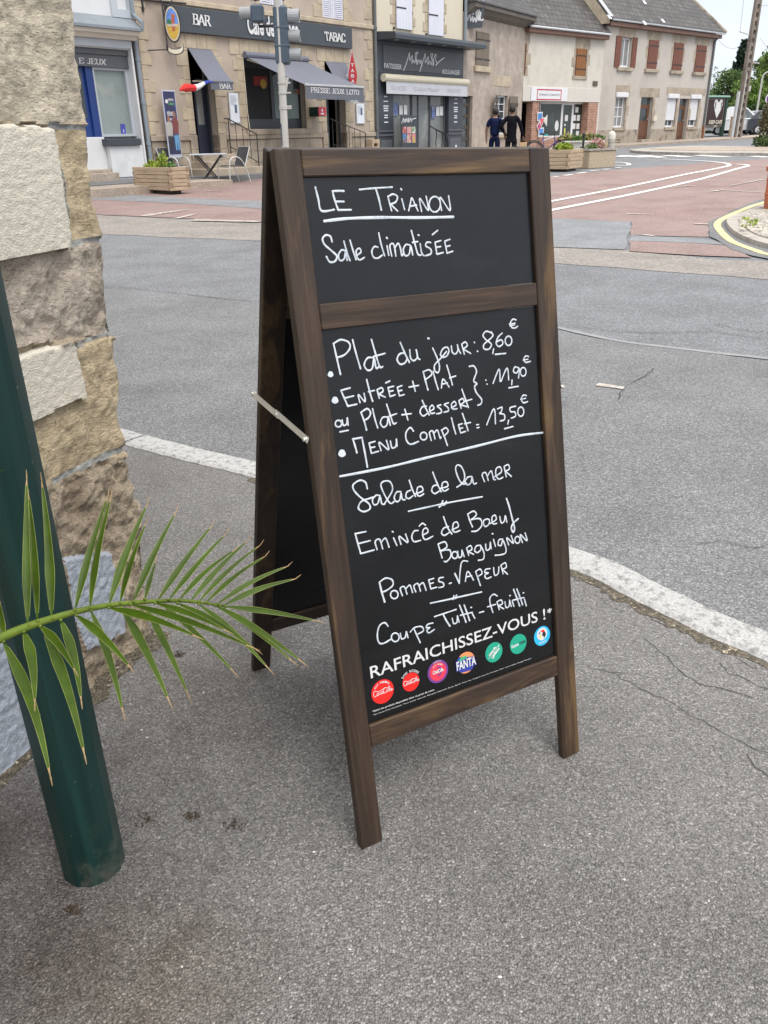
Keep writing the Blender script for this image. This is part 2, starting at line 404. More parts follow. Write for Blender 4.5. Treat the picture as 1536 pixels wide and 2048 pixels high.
stripe(mb, [Z7(-300, 650), Z7(155, 558), Z7(600, 472), Z7(1000, 387), Z7(1230, 343), Z7(1285, 326), Z7(1250, 312), Z7(1100, 298), Z7(860, 286)], .13, .016)
stripe(mb, [Z7(-300, 712), Z7(160, 615), Z7(700, 507), Z7(1100, 417), Z7(1330, 352), Z7(1402, 333), Z7(1390, 324), Z7(1330, 320)], .14, .016)
mb.build('lane_line', M['paint'], kind='structure')
mb = MB()
for a, c in (((550, 268), (622, 271)), ((590, 263), (745, 275)), ((712, 262), (855, 276)), ((880, 262), (1020, 272)), ((1080, 262), (1275, 273)), ((1440, 268), (1536, 275))):
    stripe(mb, [Z7(*a), Z7(*c)], .45, .014, 1)
mb.build('crosswalk', M['paint'], kind='structure')
mb = MB()
stripe(mb, [Z7(540, 307), Z7(610, 311), Z7(640, 320), Z7(620, 328), Z7(545, 327)], .13, .016)
for a, c in (((150, 404), (180, 401)), ((222, 394), (272, 387)), ((305, 380), (362, 373)), ((388, 363), (442, 358)), ((472, 355), (515, 351)), ((555, 344), (585, 341))):
    stripe(mb, [Z7(*a), Z7(*c)], .13, .016, 1)
mb.build('parking_marking', M['paint'], kind='structure')
mb = MB()
Z8 = lambda x, y: (180+x/4.042, 280+y/4.042)
stripe(mb, [Z8(430, 622), Z8(560, 600), Z8(800, 566)], .16, .016, 3, wj=.4)
stripe(mb, [Z8(700, 640), Z8(850, 603)], .12, .016, 1)
stripe(mb, [Z8(1030, 384), Z8(1190, 382)], .10, .016, 1); stripe(mb, [Z8(920, 418), Z8(1040, 412)], .10, .016, 1)
stripe(mb, [Z8(830, 655), Z8(1375, 668)], .22, .020, 1, wj=.3)
for a, c in (((630, 645), (800, 648)), ((930, 470), (1060, 460)), ((1160, 500), (1250, 488)), ((1250, 490), (1500, 505)), ((1290, 462), (1510, 420)), ((1060, 710), (1150, 712)), ((730, 780), (800, 790))):
    stripe(mb, [Z7(*a), Z7(*c)], .07, .02, 1, wj=.4)
stripe(mb, [(1194, 771), (1215, 774), (1249, 779)], .05, .009, 4, wj=.3)
mb.build('worn_marking', M['worn_paint'], kind='structure')
mb = MB()
stripe(mb, [(1110, 655), (1165, 668), (1250, 685), (1330, 695), (1440, 708), (1560, 722), (1800, 760)], .05, .0062, 6, wj=.15)
mb.build('sealed_joint', M['seal'], kind='structure')
mb = MB()
YL = [(1640, 372), (1527.5, 407), (1502, 415), (1475, 426), (1453, 436), (1438, 445), (1434, 454), (1440, 464), (1451, 476), (1466, 487), (1488, 496), (1511, 504), (1536, 512), (1640, 530)]
stripe(mb, YL, .10, .020, 4, wj=.08)
mb.build('yellow_line', M['yellow'], kind='structure')
# traffic island with gravel bed
def raised(name, pxs, h, m, seg=6, k=6):
    P = catmull([gnd(*p) for p in pxs], k); q = MB()
    q.prism([(p.x, p.y) for p in P], lambda a, c: (a, c, GZ+GS*c+h), lambda a, c: (a, c, GZ+GS*c-.1)); return q.build(name, m, kind='structure')
raised('island_kerb', [(1640, 384), (1536, 413), (1480, 434), (1458, 443), (1452, 452), (1462, 468), (1490, 485), (1536, 500), (1640, 518)], .07, M['kerb_far'])
raised('gravel_bed', [(1640, 398), (1536, 420), (1492, 438), (1478, 446), (1476, 453), (1487, 466), (1508, 480), (1536, 489), (1640, 508)], .085, M['gravel'])
raised('far_island', [(1900, 292), (1536, 297), (1380, 296), (1275, 302), (1262, 305), (1290, 308), (1400, 311), (1536, 312), (1900, 322)], .10, M['kerb_far'])
raised('far_island_bed', [(1900, 294), (1536, 299), (1400, 299), (1300, 303), (1400, 307), (1536, 308), (1900, 316)], .115, M['beige_pave'])
# near pavement and its kerb
def pz(x): return -.0015 - .025*x
KN = [(-14, 12.5), (-6, 6.9), (-2.5, 4.5), (-1.178, 3.609), (-.569, 3.244), (.05, 2.85), (.63, 2.43)] + [tuple(on_z(*p, -.02)[:2]) for p in ((1240, 1188), (1339, 1236), (1440, 1283), (1536, 1322))] + [(1.62, 1.22), (2.3, .45), (3.6, -1), (7, -5)]
KN = [(p.x, p.y) for p in catmull([(a, c, 0) for a, c in KN], 8)]
def offs(P, d):
    o = []
    for i in range(len(P)):
        a, c = P[max(i-1, 0)], P[min(i+1, len(P)-1)]; dx, dy = c[0]-a[0], c[1]-a[1]; l = math.hypot(dx, dy); o.append((P[i][0]-dy/l*d, P[i][1]+dx/l*d))
    return o
KF = offs(KN, .165)
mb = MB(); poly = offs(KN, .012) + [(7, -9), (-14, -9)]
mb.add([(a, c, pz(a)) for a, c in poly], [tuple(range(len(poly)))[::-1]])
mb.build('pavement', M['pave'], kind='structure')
def cumul(P):
    o = [0]
    for i in range(1, len(P)): o.append(o[-1]+math.hypot(P[i][0]-P[i-1][0], P[i][1]-P[i-1][1]))
    return o
mb = MB(); cu = cumul(KN); rk = random.Random(4)
def along(P, s):
    for i in range(1, len(P)):
        if cu[i] >= s or i == len(P)-1:
            t = (s-cu[i-1])/(cu[i]-cu[i-1]); return (P[i-1][0]+(P[i][0]-P[i-1][0])*t, P[i-1][1]+(P[i][1]-P[i-1][1])*t)
s = 0.35
while s < cu[-1]-.05:
    L = min(.95+rk.uniform(-.08, .12), cu[-1]-s); n = 28; rows = []
    for i in range(n+1):
        q = s+.008+(L-.016)*i/n; a = along(KN, q); c = along(KF, q); row = []
        e1 = noise.noise(Vector((q*9, 1, 3)))*.007; e2 = noise.noise(Vector((q*7, 5, 3)))*.011
        for f_, dz in ((0+e1*4, -.02), (.02+e1*4, .004), (.12, .012), (.5, .013), (.86+e2*3, .010), (.96+e2*4, -.004), (1.0+e2*4, -.03), (1.0+e2*4, -.13)):
            x, y = a[0]+(c[0]-a[0])*f_, a[1]+(c[1]-a[1])*f_
            row.append((x, y, pz(x)+dz+(noise.noise(Vector((x*30, y*30, 0)))*.003 if dz > 0 else 0)))
        rows.append(row)
    vs = [p for r in rows for p in r]; m_ = 8
    fs = [(i*m_+j, i*m_+j+1, (i+1)*m_+j+1, (i+1)*m_+j) for i in range(n) for j in range(m_-1)]
    fs += [tuple(range(m_)), tuple(n*m_+j for j in range(m_))[::-1]]
    mb.add(vs, fs); s += L
mb.build('kerb', M['kerb'], kind='structure', smooth=False)
# cracks in the pavement, and the grimy gap behind the kerb
def crack(pxs, wd, seed, z=None):
    rr = random.Random(seed); P = [on_z(*p, -.02) for p in pxs]; o = []
    for i in range(len(P)-1):
        n = max(2, int((P[i+1]-P[i]).length/.018))
        for j in range(n):
            p = P[i].lerp(P[i+1], j/n) + Vector((rr.uniform(-.006, .006), rr.uniform(-.006, .006), 0)); p.z = pz(p.x); o.append(p)
    stripe(CR, o, wd*.55, .0012, 1, True, .6)
CR = MB()
Z4 = lambda x, y: (1060+x/3.227, 1000+y/3.227)
crack([Z4(600, 570), Z4(660, 670), Z4(740, 730), Z4(830, 790), Z4(930, 825)], .006, 1)
crack([Z4(270, 505), Z4(420, 560), Z4(490, 548), Z4(620, 595)], .004, 2)
crack([Z4(720, 880), Z4(830, 960), Z4(920, 1060), Z4(1000, 1130), Z4(1130, 1195), Z4(1300, 1230), Z4(1480, 1275)], .005, 3)
crack([Z4(1230, 1040), Z4(1290, 1110), Z4(1400, 1150), Z4(1536, 1210), Z4(1700, 1260)], .005, 4)
crack([Z4(440, 1105), Z4(560, 1140), Z4(720, 1225), Z4(900, 1300), Z4(1060, 1400), Z4(1210, 1480), Z4(1330, 1550), Z4(1536, 1620), Z4(1700, 1670)], .0045, 5)
crack([Z4(670, 690), Z4(700, 650), Z4(790, 700)], .003, 6)
crack([Z4(1330, 1000), Z4(1420, 1060), Z4(1536, 1100)], .004, 7)
crack([Z4(440, 1105), Z4(700, 1130), Z4(860, 1155), Z4(1000, 1130)], .003, 8)
crack([Z4(1400, 1630), Z4(1470, 1720), Z4(1536, 1780), Z4(1640, 1900)], .006, 9)
crack([Z4(400, 600), Z4(520, 690), Z4(640, 740)], .003, 10)
RC = MB()
def rcrack(pxs, wd, seed):
    rr = random.Random(seed); P = [gnd(*p) for p in pxs]; o = []
    for i in range(len(P)-1):
        n = max(2, int((P[i+1]-P[i]).length/.05))
        for j in range(n):
            p = P[i].lerp(P[i+1], j/n) + Vector((rr.uniform(-.014, .014), rr.uniform(-.014, .014), 0)); o.append((p.x, p.y, GZ+GS*p.y))
    stripe(RC, o, wd, .0095, 1, True, .6)
rcrack([(150, 574), (260, 577), (340, 586), (420, 596), (520, 606)], .009, 21); rcrack([(1115, 648), (1200, 662), (1300, 668), (1420, 664), (1560, 682)], .007, 22)
rcrack([(1303, 740), (1285, 758), (1259, 770), (1240, 785), (1231, 806)], .005, 23); rcrack([(1430, 650), (1480, 660), (1536, 668), (1620, 676)], .007, 25)
rcrack([(1380, 1090), (1450, 1085), (1500, 1098), (1580, 1090)], .003, 27)
RC.build('road_crack', M['crack'], kind='structure')
CR.build('pavement_crack', M['crack'], kind='structure')
mb = MB(); M['grit'] = asphalt('kerb_grit', (.16, .135, .10), .9, 110., stain=(.02, .02, .012), stain_amt=.9, bstr=1.0)
stripe(mb, [Vector((a, c, pz(a))) for a, c in offs(KN, -.012) if -.6 < a < 2.2], .05, .002, 1, True, .6)
mb.build('kerb_grit', M['grit'], kind='structure')
# ------------------------------------------------------------------ building materials
M['cafe_wall'] = pm('beige_render', (.40, .335, .275), .9, .12, 1.2, .25, 40, col2=(.31, .255, .21), ms=.7, m0=.5, m1=.75)
M['stone_trim'] = pm('pale_stone', (.44, .37, .27), .9, .2, 2.5, .4, 30, col2=(.35, .29, .22), ms=1.6, m0=.48, m1=.66)
M['stone_grey'] = pm('grey_stone', (.36, .30, .23), .9, .2, 2.0, .4, 30, col2=(.24, .2, .16), ms=1.6)
M['white_paint'] = pm('white_painted_wall', (.60, .61, .62), .75, .05, 1.0, .1, 40, col2=(.50, .51, .52), ms=1.1, m0=.55, m1=.8)
M['grey_paint'] = pm('grey_blue_paint', (.42, .45, .49), .6, .06, 1.5)
M['zinc'] = pm('zinc', (.19, .215, .24), .55, .12, 2.0)
M['pipe'] = pm('grey_pipe', (.20, .235, .27), .5, .1, 2)
M['pipe_dark'] = pm('dark_pipe', (.11, .12, .125), .6, .15, 2)
M['cream_mould'] = pm('cream_moulding', (.62, .58, .50), .8, .08, 1.5)
M['black'] = pm('dark_interior', (.012, .012, .013), .7, .3, 1.2)
M['fascia'] = pm('charcoal_fascia', (.050, .060, .072), .5, .06, 1.0)
M['anthracite'] = pm('anthracite_paint', (.042, .050, .062), .45, .08, 1.2)
M['anth_panel'] = pm('charcoal_panel', (.085, .09, .10), .5, .06, 1.0)
M['letter'] = pm('white_letter', (.62, .62, .62), .6, .03, 3)
M['blue_door'] = pm('blue_paint', (.008, .035, .17), .35, .1, 2)
M['frost'] = pm('frosted_glass', (.24, .29, .28), .15, .12, .7, col2=(.36, .38, .34), ms=.6)
M['pane'] = pm('window_pane', (.035, .045, .05), .05, .35, .8, col2=(.10, .115, .12), ms=.9, m0=.5, m1=.7)
M['pane_light'] = pm('reflecting_pane', (.19, .195, .19), .06, .2, .8, col2=(.30, .30, .29), ms=.9)
M['canvas'] = pm('grey_awning_canvas', (.135, .142, .175), .85, .06, 2, .15, 200)
M['valance'] = pm('grey_valance', (.115, .125, .15), .85, .08, 3)
M['alu'] = pm('aluminium', (.55, .55, .54), .35, .08, 3, metal=.7)
M['cream_metal'] = pm('cream_metal', (.60, .55, .42), .5, .06, 3)
M['white_plastic'] = pm('white_plastic', (.66, .66, .68), .5, .03, 3)
M['white_shutter'] = pm('white_shutter_paint', (.62, .63, .70), .6, .05, 2)
M['red_sign'] = pm('red_sign_enamel', (.42, .025, .035), .4, .08, 3)
M['mail_red'] = pm('red_box_paint', (.45, .03, .06), .4, .1, 3)
M['green_dark'] = pm('dark_green_paint', (.012, .04, .025), .5, .1, 3)
M['paper'] = pm('paper', (.66, .70, .75), .7, .06, 6)
M['ink'] = pm('printed_ink', (.10, .13, .20), .7, .2, 20)
M['iron'] = pm('black_iron', (.018, .018, .02), .5, .2, 8)
M['brown_shutter'] = pm('weathered_brown_wood', (.165, .135, .105), .8, .15, 4, .3, 60, st=(6, 6, 1))
M['red_shutter'] = pm('red_brown_wood', (.155, .052, .030), .6, .15, 3, .2, 60, st=(6, 6, 1))
M['orange_shutter'] = pm('varnished_wood', (.23, .088, .020), .55, .15, 3, .2, 60, st=(6, 6, 1))
M['door_wood'] = pm('brown_door_wood', (.115, .048, .022), .5, .2, 3, .2, 40, st=(6, 6, 1))
M['dark_wood'] = pm('dark_door_wood', (.055, .042, .032), .6, .2, 3)
M['rough_stone'] = pm('rough_render', (.39, .33, .28), .95, .22, 3.2, .6, 18, col2=(.27, .225, .19), ms=1.0, m0=.46, m1=.72)
M['cream_wall'] = pm('cream_roughcast', (.55, .52, .455), .9, .06, 2.0, .5, 22, col2=(.49, .45, .385), ms=1.5)
M['cream_band'] = pm('cream_band_paint', (.55, .52, .47), .8, .04, 2)
M['grey_render'] = pm('grey_beige_render', (.46, .42, .375), .9, .08, .9, .2, 40, col2=(.35, .315, .28), ms=.5, m0=.48, m1=.74)
M['plinth_dirty'] = pm('weathered_plinth', (.34, .295, .24), .95, .2, 2.5, .4, 25, col2=(.17, .14, .115), ms=2.6, m0=.5, m1=.62)
M['gutter'] = pm('light_gutter', (.50, .52, .54), .5, .08, 3)
M['eave_wood'] = pm('brown_eave', (.17, .095, .07), .7, .12, 3)
M['eave_dark'] = pm('weathered_eave', (.13, .115, .10), .8, .2, 3)
def slate(name, c1, c2, mortar, sx=4.2, sy=4.2):
    m, t, b = newmat(name); v = coords(t)
    br = N(t, 'ShaderNodeTexBrick'); br.inputs['Scale'].default_value = 1.0; br.inputs['Brick Width'].default_value = 1/sx; br.inputs['Row Height'].default_value = 1/sy
    br.inputs['Mortar Size'].default_value = .022; br.inputs['Color1'].default_value = (*c1, 1); br.inputs['Color2'].default_value = (*c2, 1); br.inputs['Mortar'].default_value = (*mortar, 1)
    br.inputs['Bias'].default_value = -.1
    sp = N(t, 'ShaderNodeSeparateXYZ'); t.links.new(v, sp.inputs[0]); cb = N(t, 'ShaderNodeCombineXYZ')
    t.links.new(sp.outputs['X'], cb.inputs[0])
    t.links.new(math_(t, 'MULTIPLY', sp.outputs['Z'], 1.4), cb.inputs[1])
    t.links.new(cb.outputs[0], br.inputs['Vector'])
    c = mixc(t, 1.0, br.outputs['Color'], ramp(t, noise_t(t, v, 1.2, 7, .7), [(.3, .6), (.7, 1.35)]), 'MULTIPLY')
    c = mixc(t, ramp(t, noise_t(t, v, 5, 3), [(.70, 0.), (.73, .8)]), c, (.02, .02, .02))
    t.links.new(c, b.inputs['Base Color']); b.inputs['Roughness'].default_value = .65
    bump(t, b, br.outputs['Fac'], -.6, .03); return m
M['slate'] = slate('slate_roof', (.058, .056, .057), (.085, .081, .08), (.022, .021, .02))
M['slate2'] = slate('old_tile_roof', (.060, .055, .052), (.098, .091, .086), (.016, .015, .014), 2.9, 3.3)
def brickmat(name):
    m, t, b = newmat(name); v = coords(t); br = N(t, 'ShaderNodeTexBrick')
    br.inputs['Brick Width'].default_value = .23; br.inputs['Row Height'].default_value = .075; br.inputs['Mortar Size'].default_value = .008; br.inputs['Scale'].default_value = 1.
    br.inputs['Color1'].default_value = (.27, .12, .075, 1); br.inputs['Color2'].default_value = (.36, .18, .12, 1); br.inputs['Mortar'].default_value = (.40, .33, .28, 1)
    sp = N(t, 'ShaderNodeSeparateXYZ'); t.links.new(v, sp.inputs[0]); cb = N(t, 'ShaderNodeCombineXYZ')
    t.links.new(math_(t, 'ADD', sp.outputs['X'], sp.outputs['Y']), cb.inputs[0]); t.links.new(sp.outputs['Z'], cb.inputs[1]); t.links.new(cb.outputs[0], br.inputs['Vector'])
    c = mixc(t, 1.0, br.outputs['Color'], ramp(t, noise_t(t, v, 4, 6, .7), [(.3, .7), (.7, 1.3)]), 'MULTIPLY')
    t.links.new(c, b.inputs['Base Color']); b.inputs['Roughness'].default_value = .9; bump(t, b, br.outputs['Fac'], -.4, .02); return m
M['brick'] = brickmat('red_brick')
# ------------------------------------------------------------------ lettering
def font_poly(body, bold=0.0):
    c = bpy.data.curves.new('lettering', 'FONT'); c.body = body; c.offset = bold; c.resolution_u = 3
    o = bpy.data.objects.new('lettering', c); COL.objects.link(o); dg = bpy.context.evaluated_depsgraph_get(); dg.update()
    me = bpy.data.meshes.new_from_object(o.evaluated_get(dg)); vs = [(v.co.x, v.co.y) for v in me.vertices]; fs = [tuple(p.vertices) for p in me.polygons]
    bpy.data.objects.remove(o); bpy.data.curves.remove(c); bpy.data.meshes.remove(me)
    x0 = min(v[0] for v in vs); x1 = max(v[0] for v in vs); y0 = min(v[1] for v in vs); y1 = max(v[1] for v in vs)
    return [((x-x0)/(x1-x0), (y-y0)/(y1-y0)) for x, y in vs], fs
def put_text(mb, body, f, bold=0.0):         # f maps the unit box of the text to 3-d
    vs, fs = font_poly(body, bold); mb.add([f(*v) for v in vs], fs)
def face_text(mb, fr, body, tl, bl, tr, br, out, bold=0.0):   # four pixel corners on a wall plane
    a, c, d, e_ = [Vector(fr.px(*p, out)) for p in (bl, br, tl, tr)]
    def f(u, v):
        p = a*(1-u)*(1-v) + c*u*(1-v) + d*(1-u)*v + e_*u*v; return (p.x, -out, p.y)
    put_text(mb, body, f, bold)
GL = {'A': (.95, [[(.06, 0), (.48, 1)], [(.48, 1), (.9, 0)], [(.22, .34), (.72, .34)]], [(.06, 0), (.9, 0)]),
 'B': (.85, [[(.16, 0), (.16, 1)], [(.05, 1), (.5, 1), (.7, .9), (.7, .64), (.5, .53), (.16, .53)], [(.5, .53), (.78, .42), (.78, .12), (.52, 0), (.05, 0)]], []),
 'C': (.85, [[(.78, .72), (.76, .9), (.5, 1), (.24, .9), (.12, .6), (.12, .4), (.24, .1), (.5, 0), (.76, .12), (.8, .28)]], []),
 'E': (.8, [[(.16, 0), (.16, 1)], [(.05, 1), (.74, 1), (.74, .8)], [(.16, .52), (.55, .52)], [(.05, 0), (.76, 0), (.76, .22)]], []),
 'J': (.6, [[(.4, 1), (.4, .2), (.3, .02), (.12, .02), (.08, .16)]], [(.4, 1)]),
 'L': (.78, [[(.16, 0), (.16, 1)], [(.05, 0), (.74, 0), (.74, .25)]], [(.16, 1)]),
 'O': (.95, [[(.48, 1), (.22, .9), (.1, .6), (.1, .4), (.22, .1), (.48, 0), (.72, .1), (.84, .4), (.84, .6), (.72, .9), (.48, 1)]], []),
 'P': (.8, [[(.16, 0), (.16, 1)], [(.05, 1), (.52, 1), (.72, .88), (.72, .6), (.52, .47), (.16, .47)]], [(.16, 0)]),
 'R': (.9, [[(.16, 0), (.16, 1)], [(.05, 1), (.5, 1), (.7, .88), (.7, .62), (.5, .5), (.16, .5)], [(.5, .5), (.84, 0)]], [(.16, 0), (.84, 0)]),
 'S': (.72, [[(.62, .74), (.6, .92), (.36, 1), (.14, .9), (.12, .68), (.3, .55), (.5, .46), (.62, .3), (.58, .08), (.34, 0), (.1, .1), (.08, .28)]], []),
 'T': (.82, [[(.41, 0), (.41, 1)], [(.06, .78), (.06, 1), (.76, 1), (.76, .78)]], [(.41, 0)]),
 'U': (.9, [[(.16, 1), (.16, .3), (.26, .06), (.46, 0), (.66, .08), (.74, .3), (.74, 1)]], [(.16, 1), (.74, 1)]),
 'X': (.9, [[(.1, 0), (.76, 1)], [(.1, 1), (.76, 0)]], [(.1, 0), (.76, 1), (.1, 1), (.76, 0)]), ' ': (.6, [], [])}
def hull(pts):
    pts = sorted(set((round(a, 5), round(c, 5)) for a, c in pts))
    def half(ps):
        h = []
        for p in ps:
            while len(h) > 1 and (h[-1][0]-h[-2][0])*(p[1]-h[-2][1]) - (h[-1][1]-h[-2][1])*(p[0]-h[-2][0]) <= 0: h.pop()
            h.append(p)
        return h
    return half(pts)[:-1] + half(pts[::-1])[:-1]
def serif_text(mb, fr, body, tl, bl, tr, br, out, nx=.085, ny=.035):
    a, c, d, e_ = [Vector(fr.px(*p, out)) for p in (bl, br, tl, tr)]
    tw = sum(GL[ch][0] for ch in body); x = 0; kk = 0
    for ch in body:
        wd, st, sf = GL[ch]; S = [(q[i], q[i+1], nx) for q in st for i in range(len(q)-1)]
        S += [((sx_-.14, sy_), (sx_+.14, sy_), .01) for sx_, sy_ in sf]
        for p, q, w_ in S:
            P = hull([(r[0]+i*w_, min(max(r[1], .035), .965)+j*ny) for r in (p, q) for i in (-1, 1) for j in (-1, 1)])
            vs = []
            for X, Y in P:
                u = (x+X)/tw; g = a*(1-u)*(1-Y) + c*u*(1-Y) + d*(1-u)*Y + e_*u*Y; vs.append((g.x, -out-.0006*(kk % 9), g.y))
            mb.add(vs, [tuple(range(len(vs)))]); kk += 1
        x += wd
def ribbon(mb, pts, wd, out, k=5, nrm_y=True, step=0.0):    # flat pen stroke in a frame's x-z plane
    P = catmull([(p[0], p[1], 0) for p in pts], k); L, R = [], []
    for i, p in enumerate(P):
        d = (P[min(i+1, len(P)-1)]-P[max(i-1, 0)])
        if d.length < 1e-9: d = Vector((1, 0, 0))
        d.normalize(); s = Vector((-d.y, d.x, 0))*wd/2
        L.append((p.x+s.x, -out-step*i, p.y+s.y)); R.append((p.x-s.x, -out-step*i, p.y-s.y))
    n = len(P); mb.add(L+R, [(i+n, i+n+1, i+1, i) for i in range(n-1)])
def rect(fr, tl, br, out=0.0):
    x0, z1 = fr.px(*tl, out); x1, z0 = fr.px(*br, out); return (x0, x1, z0, z1)
def hole(r): return r
def quoins(mb, x, z0, z1, side, hs=.33, a=.42, c=.24, y=-.02, back=.05, seed=0):
    rr = random.Random(seed); z = z0; i = 0
    while z < z1-.05:
        h = min(hs*rr.uniform(.85, 1.15), z1-z); wd = (a if i % 2 else c)*rr.uniform(.92, 1.08)
        x0, x1 = (x, x+wd) if side > 0 else (x-wd, x)
        mb.bbox(x0, x1, y-.002*(i % 2), back, z+.004, z+h-.004, .008); z += h; i += 1
def lintel(mb, x0, x1, z0, z1, n, y=-.022, back=.05):
    for i in range(n): mb.bbox(x0+(x1-x0)*i/n+.004, x0+(x1-x0)*(i+1)/n-.004, y-.002*(i % 2), back, z0, z1, .008)
# ------------------------------------------------------------------ street frames
FA = azframe((-4.907, 25.856, 0), 37.8)
xa, _ = FA.px(922, 250); FC = azframe(FA.W((xa, 0, 0)), 32.0)
xc, _ = FC.px(1042, 250); FB = azframe(FC.W((xc, 0, 0)), 47.2)
XC = xc
def X(fr, px, py, out=0.0): return fr.px(px, py, out)[0]
def Z(fr, px, py, out=0.0): return fr.px(px, py, out)[1]
S_W1 = X(FA, 283, 200)                      # white shop | cafe
S_C1 = X(FA, 747, 150)                      # cafe | bakery
S_B1 = xa
PAVE_Z = .385
# raised pavement along the facades
mb = MB()
for (x0, x1, o_, z_) in ((-14, S_C1+.4, 1.7, PAVE_Z), (S_C1+.4, S_B1, 1.6, .44)):
    mb.box(x0, x1, -o_, .2, -.3, z_)
mb.build('pavement_far', M['dark_patch'], kind='structure', frame=FA)
mb = MB(); mb.box(-14, S_W1+.3, -2.9, -1.7, -.3, .36); mb.build('pavement_beige', M['beige_pave'], kind='structure', frame=FA)
mb = MB(); mb.box(0, XC+.3, -1.5, .2, -.3, gz(40)+.1); mb.build('pavement_house', M['beige_pave'], kind='structure', frame=FC)
mb = MB(); n = 14
for i in range(n):
    x0, x1 = 0+45*i/n, 0+45*(i+1)/n
    y0, y1 = FB.W((x0, -1.9, 0)).y, FB.W((x1, -1.9, 0)).y
    b = len(mb.v); q = lambda x, y, z: (x, y, z)
    mb.add([(x0, -1.9, gz(y0)+.1), (x1, -1.9, gz(y1)+.1), (x1, .2, gz(y1)+.12), (x0, .2, gz(y0)+.12), (x0, -1.9, gz(y0)-.2), (x1, -1.9, gz(y1)-.2)], [(0, 1, 2, 3), (4, 5, 1, 0)])
mb.build('pavement_right', M['beige_pave'], kind='structure', frame=FB)
# ================================================================== white shop
r0 = thing('white_shop', 'white and grey painted shop with a blue door, left of the stone trimmed cafe', 'shop', FA, (-4.5, 0, .45))
SL = -12.0
rw = rect(FA, (150, 92), (279, 258))                 # recessed shopfront opening
rw = (SL+3, rw[1], .45, Z(FA, 200, 96))
up = rect(FA, (217, -60), (262, 27))
mb = MB(); mb.wall(SL, S_W1-.12, .2, 9, [(rw[0], rw[1], rw[2], rw[3]), up], 0, .35); mb.build('wall', M['white_paint'], r0)
mb = MB(); mb.box(SL, S_W1-.12, .36, 6, .2, 9); mb.build('house_body', M['white_paint'], r0)
f = MB(); a, c, d, e_ = up; f.wall(a-.1, c+.1, d-.12, e_, [(a+.08, c-.08, d+.06, e_)], -.05, .1); wf = f.build('window', M['grey_paint'], r0)
f = MB(); f.box(a+.07, c-.07, .05, .08, d+.05, e_-.01); f.build('shutter', M['white_paint'], wf)
zt = Z(FA, 200, 30); zb = Z(FA, 200, 53, .35)
mb = MB(); mb.prism([(-.002, zt), (-.42, zb+.03), (-.42, zb-.03), (-.002, zb-.03)], lambda y, z: (SL, y, z), lambda y, z: (S_W1+.02, y, z)); mb.build('zinc_ledge', M['zinc'], r0)
z2 = Z(FA, 200, 75, .2); mb = MB(); mb.prism([(-.002, zb-.034), (-.34, zb-.034), (-.32, zb-.12), (-.22, (zb+z2)/2), (-.15, z2), (-.002, z2)], lambda y, z: (SL, y, z), lambda y, z: (S_W1-.03, y, z)); mb.build('cornice', M['cream_mould'], r0)
mb = MB(); mb.box(SL, S_W1-.13, -.06, -.003, Z(FA, 200, 93, .06), z2-.003); mb.build('frieze', M['grey_paint'], r0)
x1 = rw[1]
mb = MB(); mb.bbox(x1, S_W1-.13, -.07, -.003, .44, Z(FA, 200, 93, .06)-.003, .01); mb.build('pillar', M['white_paint'], r0)
zf0, zf1 = Z(FA, 200, 133), Z(FA, 200, 108)
mb = MB(); mb.box(rw[0], x1-.002, .10, .16, zf0, zf1); mb.box(rw[0], x1-.002, .06, .2, zf1+.003, rw[3]-.003); fz = mb.build('fascia', M['anth_panel'], r0)
mb = MB(); FA2 = lambda px, py: FA.px(px, py, -.09)
serif_text(mb, FA, 'E JEUX', (157.5, 115), (158, 126.5), (212, 119), (212.5, 130), -.097, .07, .035)
mb.build('lettering', M['letter'], fz)
xm0, xm1 = X(FA, 178, 200, -.2), X(FA, 192, 200, -.2)
mb = MB(); mb.box(rw[0], xm0, .24, .27, .6, zf0-.003); dr = mb.build('door', M['blue_door'], r0)
mb = MB(); mb.box(xm0-.55, xm0-.1, .225, .238, Z(FA, 172, 235), zf0-.12); mb.build('pane', M['pane'], dr)
mb = MB(); mb.box(xm0+.003, xm1, .18, .27, .6, zf0-.003); mb.build('door_frame', M['blue_door'], r0)
zs = Z(FA, 230, 268)
mb = MB(); mb.box(xm1+.002, x1-.003, .24, .27, zs, zf0-.003); wn = mb.build('window', M['frost'], r0)
mb = MB(); mb.wall(xm1+.002, x1-.003, zs-.06, zf0-.004, [(xm1+.04, x1-.1, zs, zf0-.06)], .16, .235); mb.build('frame', M['grey_paint'], wn)
q = rect(FA, (241, 248), (252.5, 268), -.22); mb = MB(); mb.box(q[0], q[1], .222, .232, q[2], q[3]); st = mb.build('sticker', pm('blue_sticker', (.05, .06, .35), .4, .1, 5), wn)
mb = MB(); mb.box(q[0]+.06, q[1]-.06, .215, .221, q[2]+.03, (q[2]+q[3])/2); mb.build('emblem', M['letter'], st)
q = rect(FA, (213, 277), (281, 289), .1); mb = MB(); mb.bbox(q[0], q[1]+.02, -.12, .15, Z(FA, 250, 291, .1), Z(FA, 250, 277.5, .1), .01); mb.build('sill', M['anthracite'], r0)
mb = MB(); mb.bbox(X(FA, 218, 300), x1-.003, -.04, .2, .44, Z(FA, 250, 291, .1)-.003, .01); mb.bbox(rw[0], X(FA, 218, 300)-.003, .12, .3, .6, zs-.065, .01); mb.build('base_panel', M['white_paint'], r0)
mb = MB(); mb.bbox(rw[0], X(FA, 226, 340), -.25, .3, .36, .58, .015); mb.bbox(rw[0], X(FA, 222, 340), -.02, .3, .58, .66, .01); mb.build('doorstep', M['beige_pave'], r0)
xp = S_W1
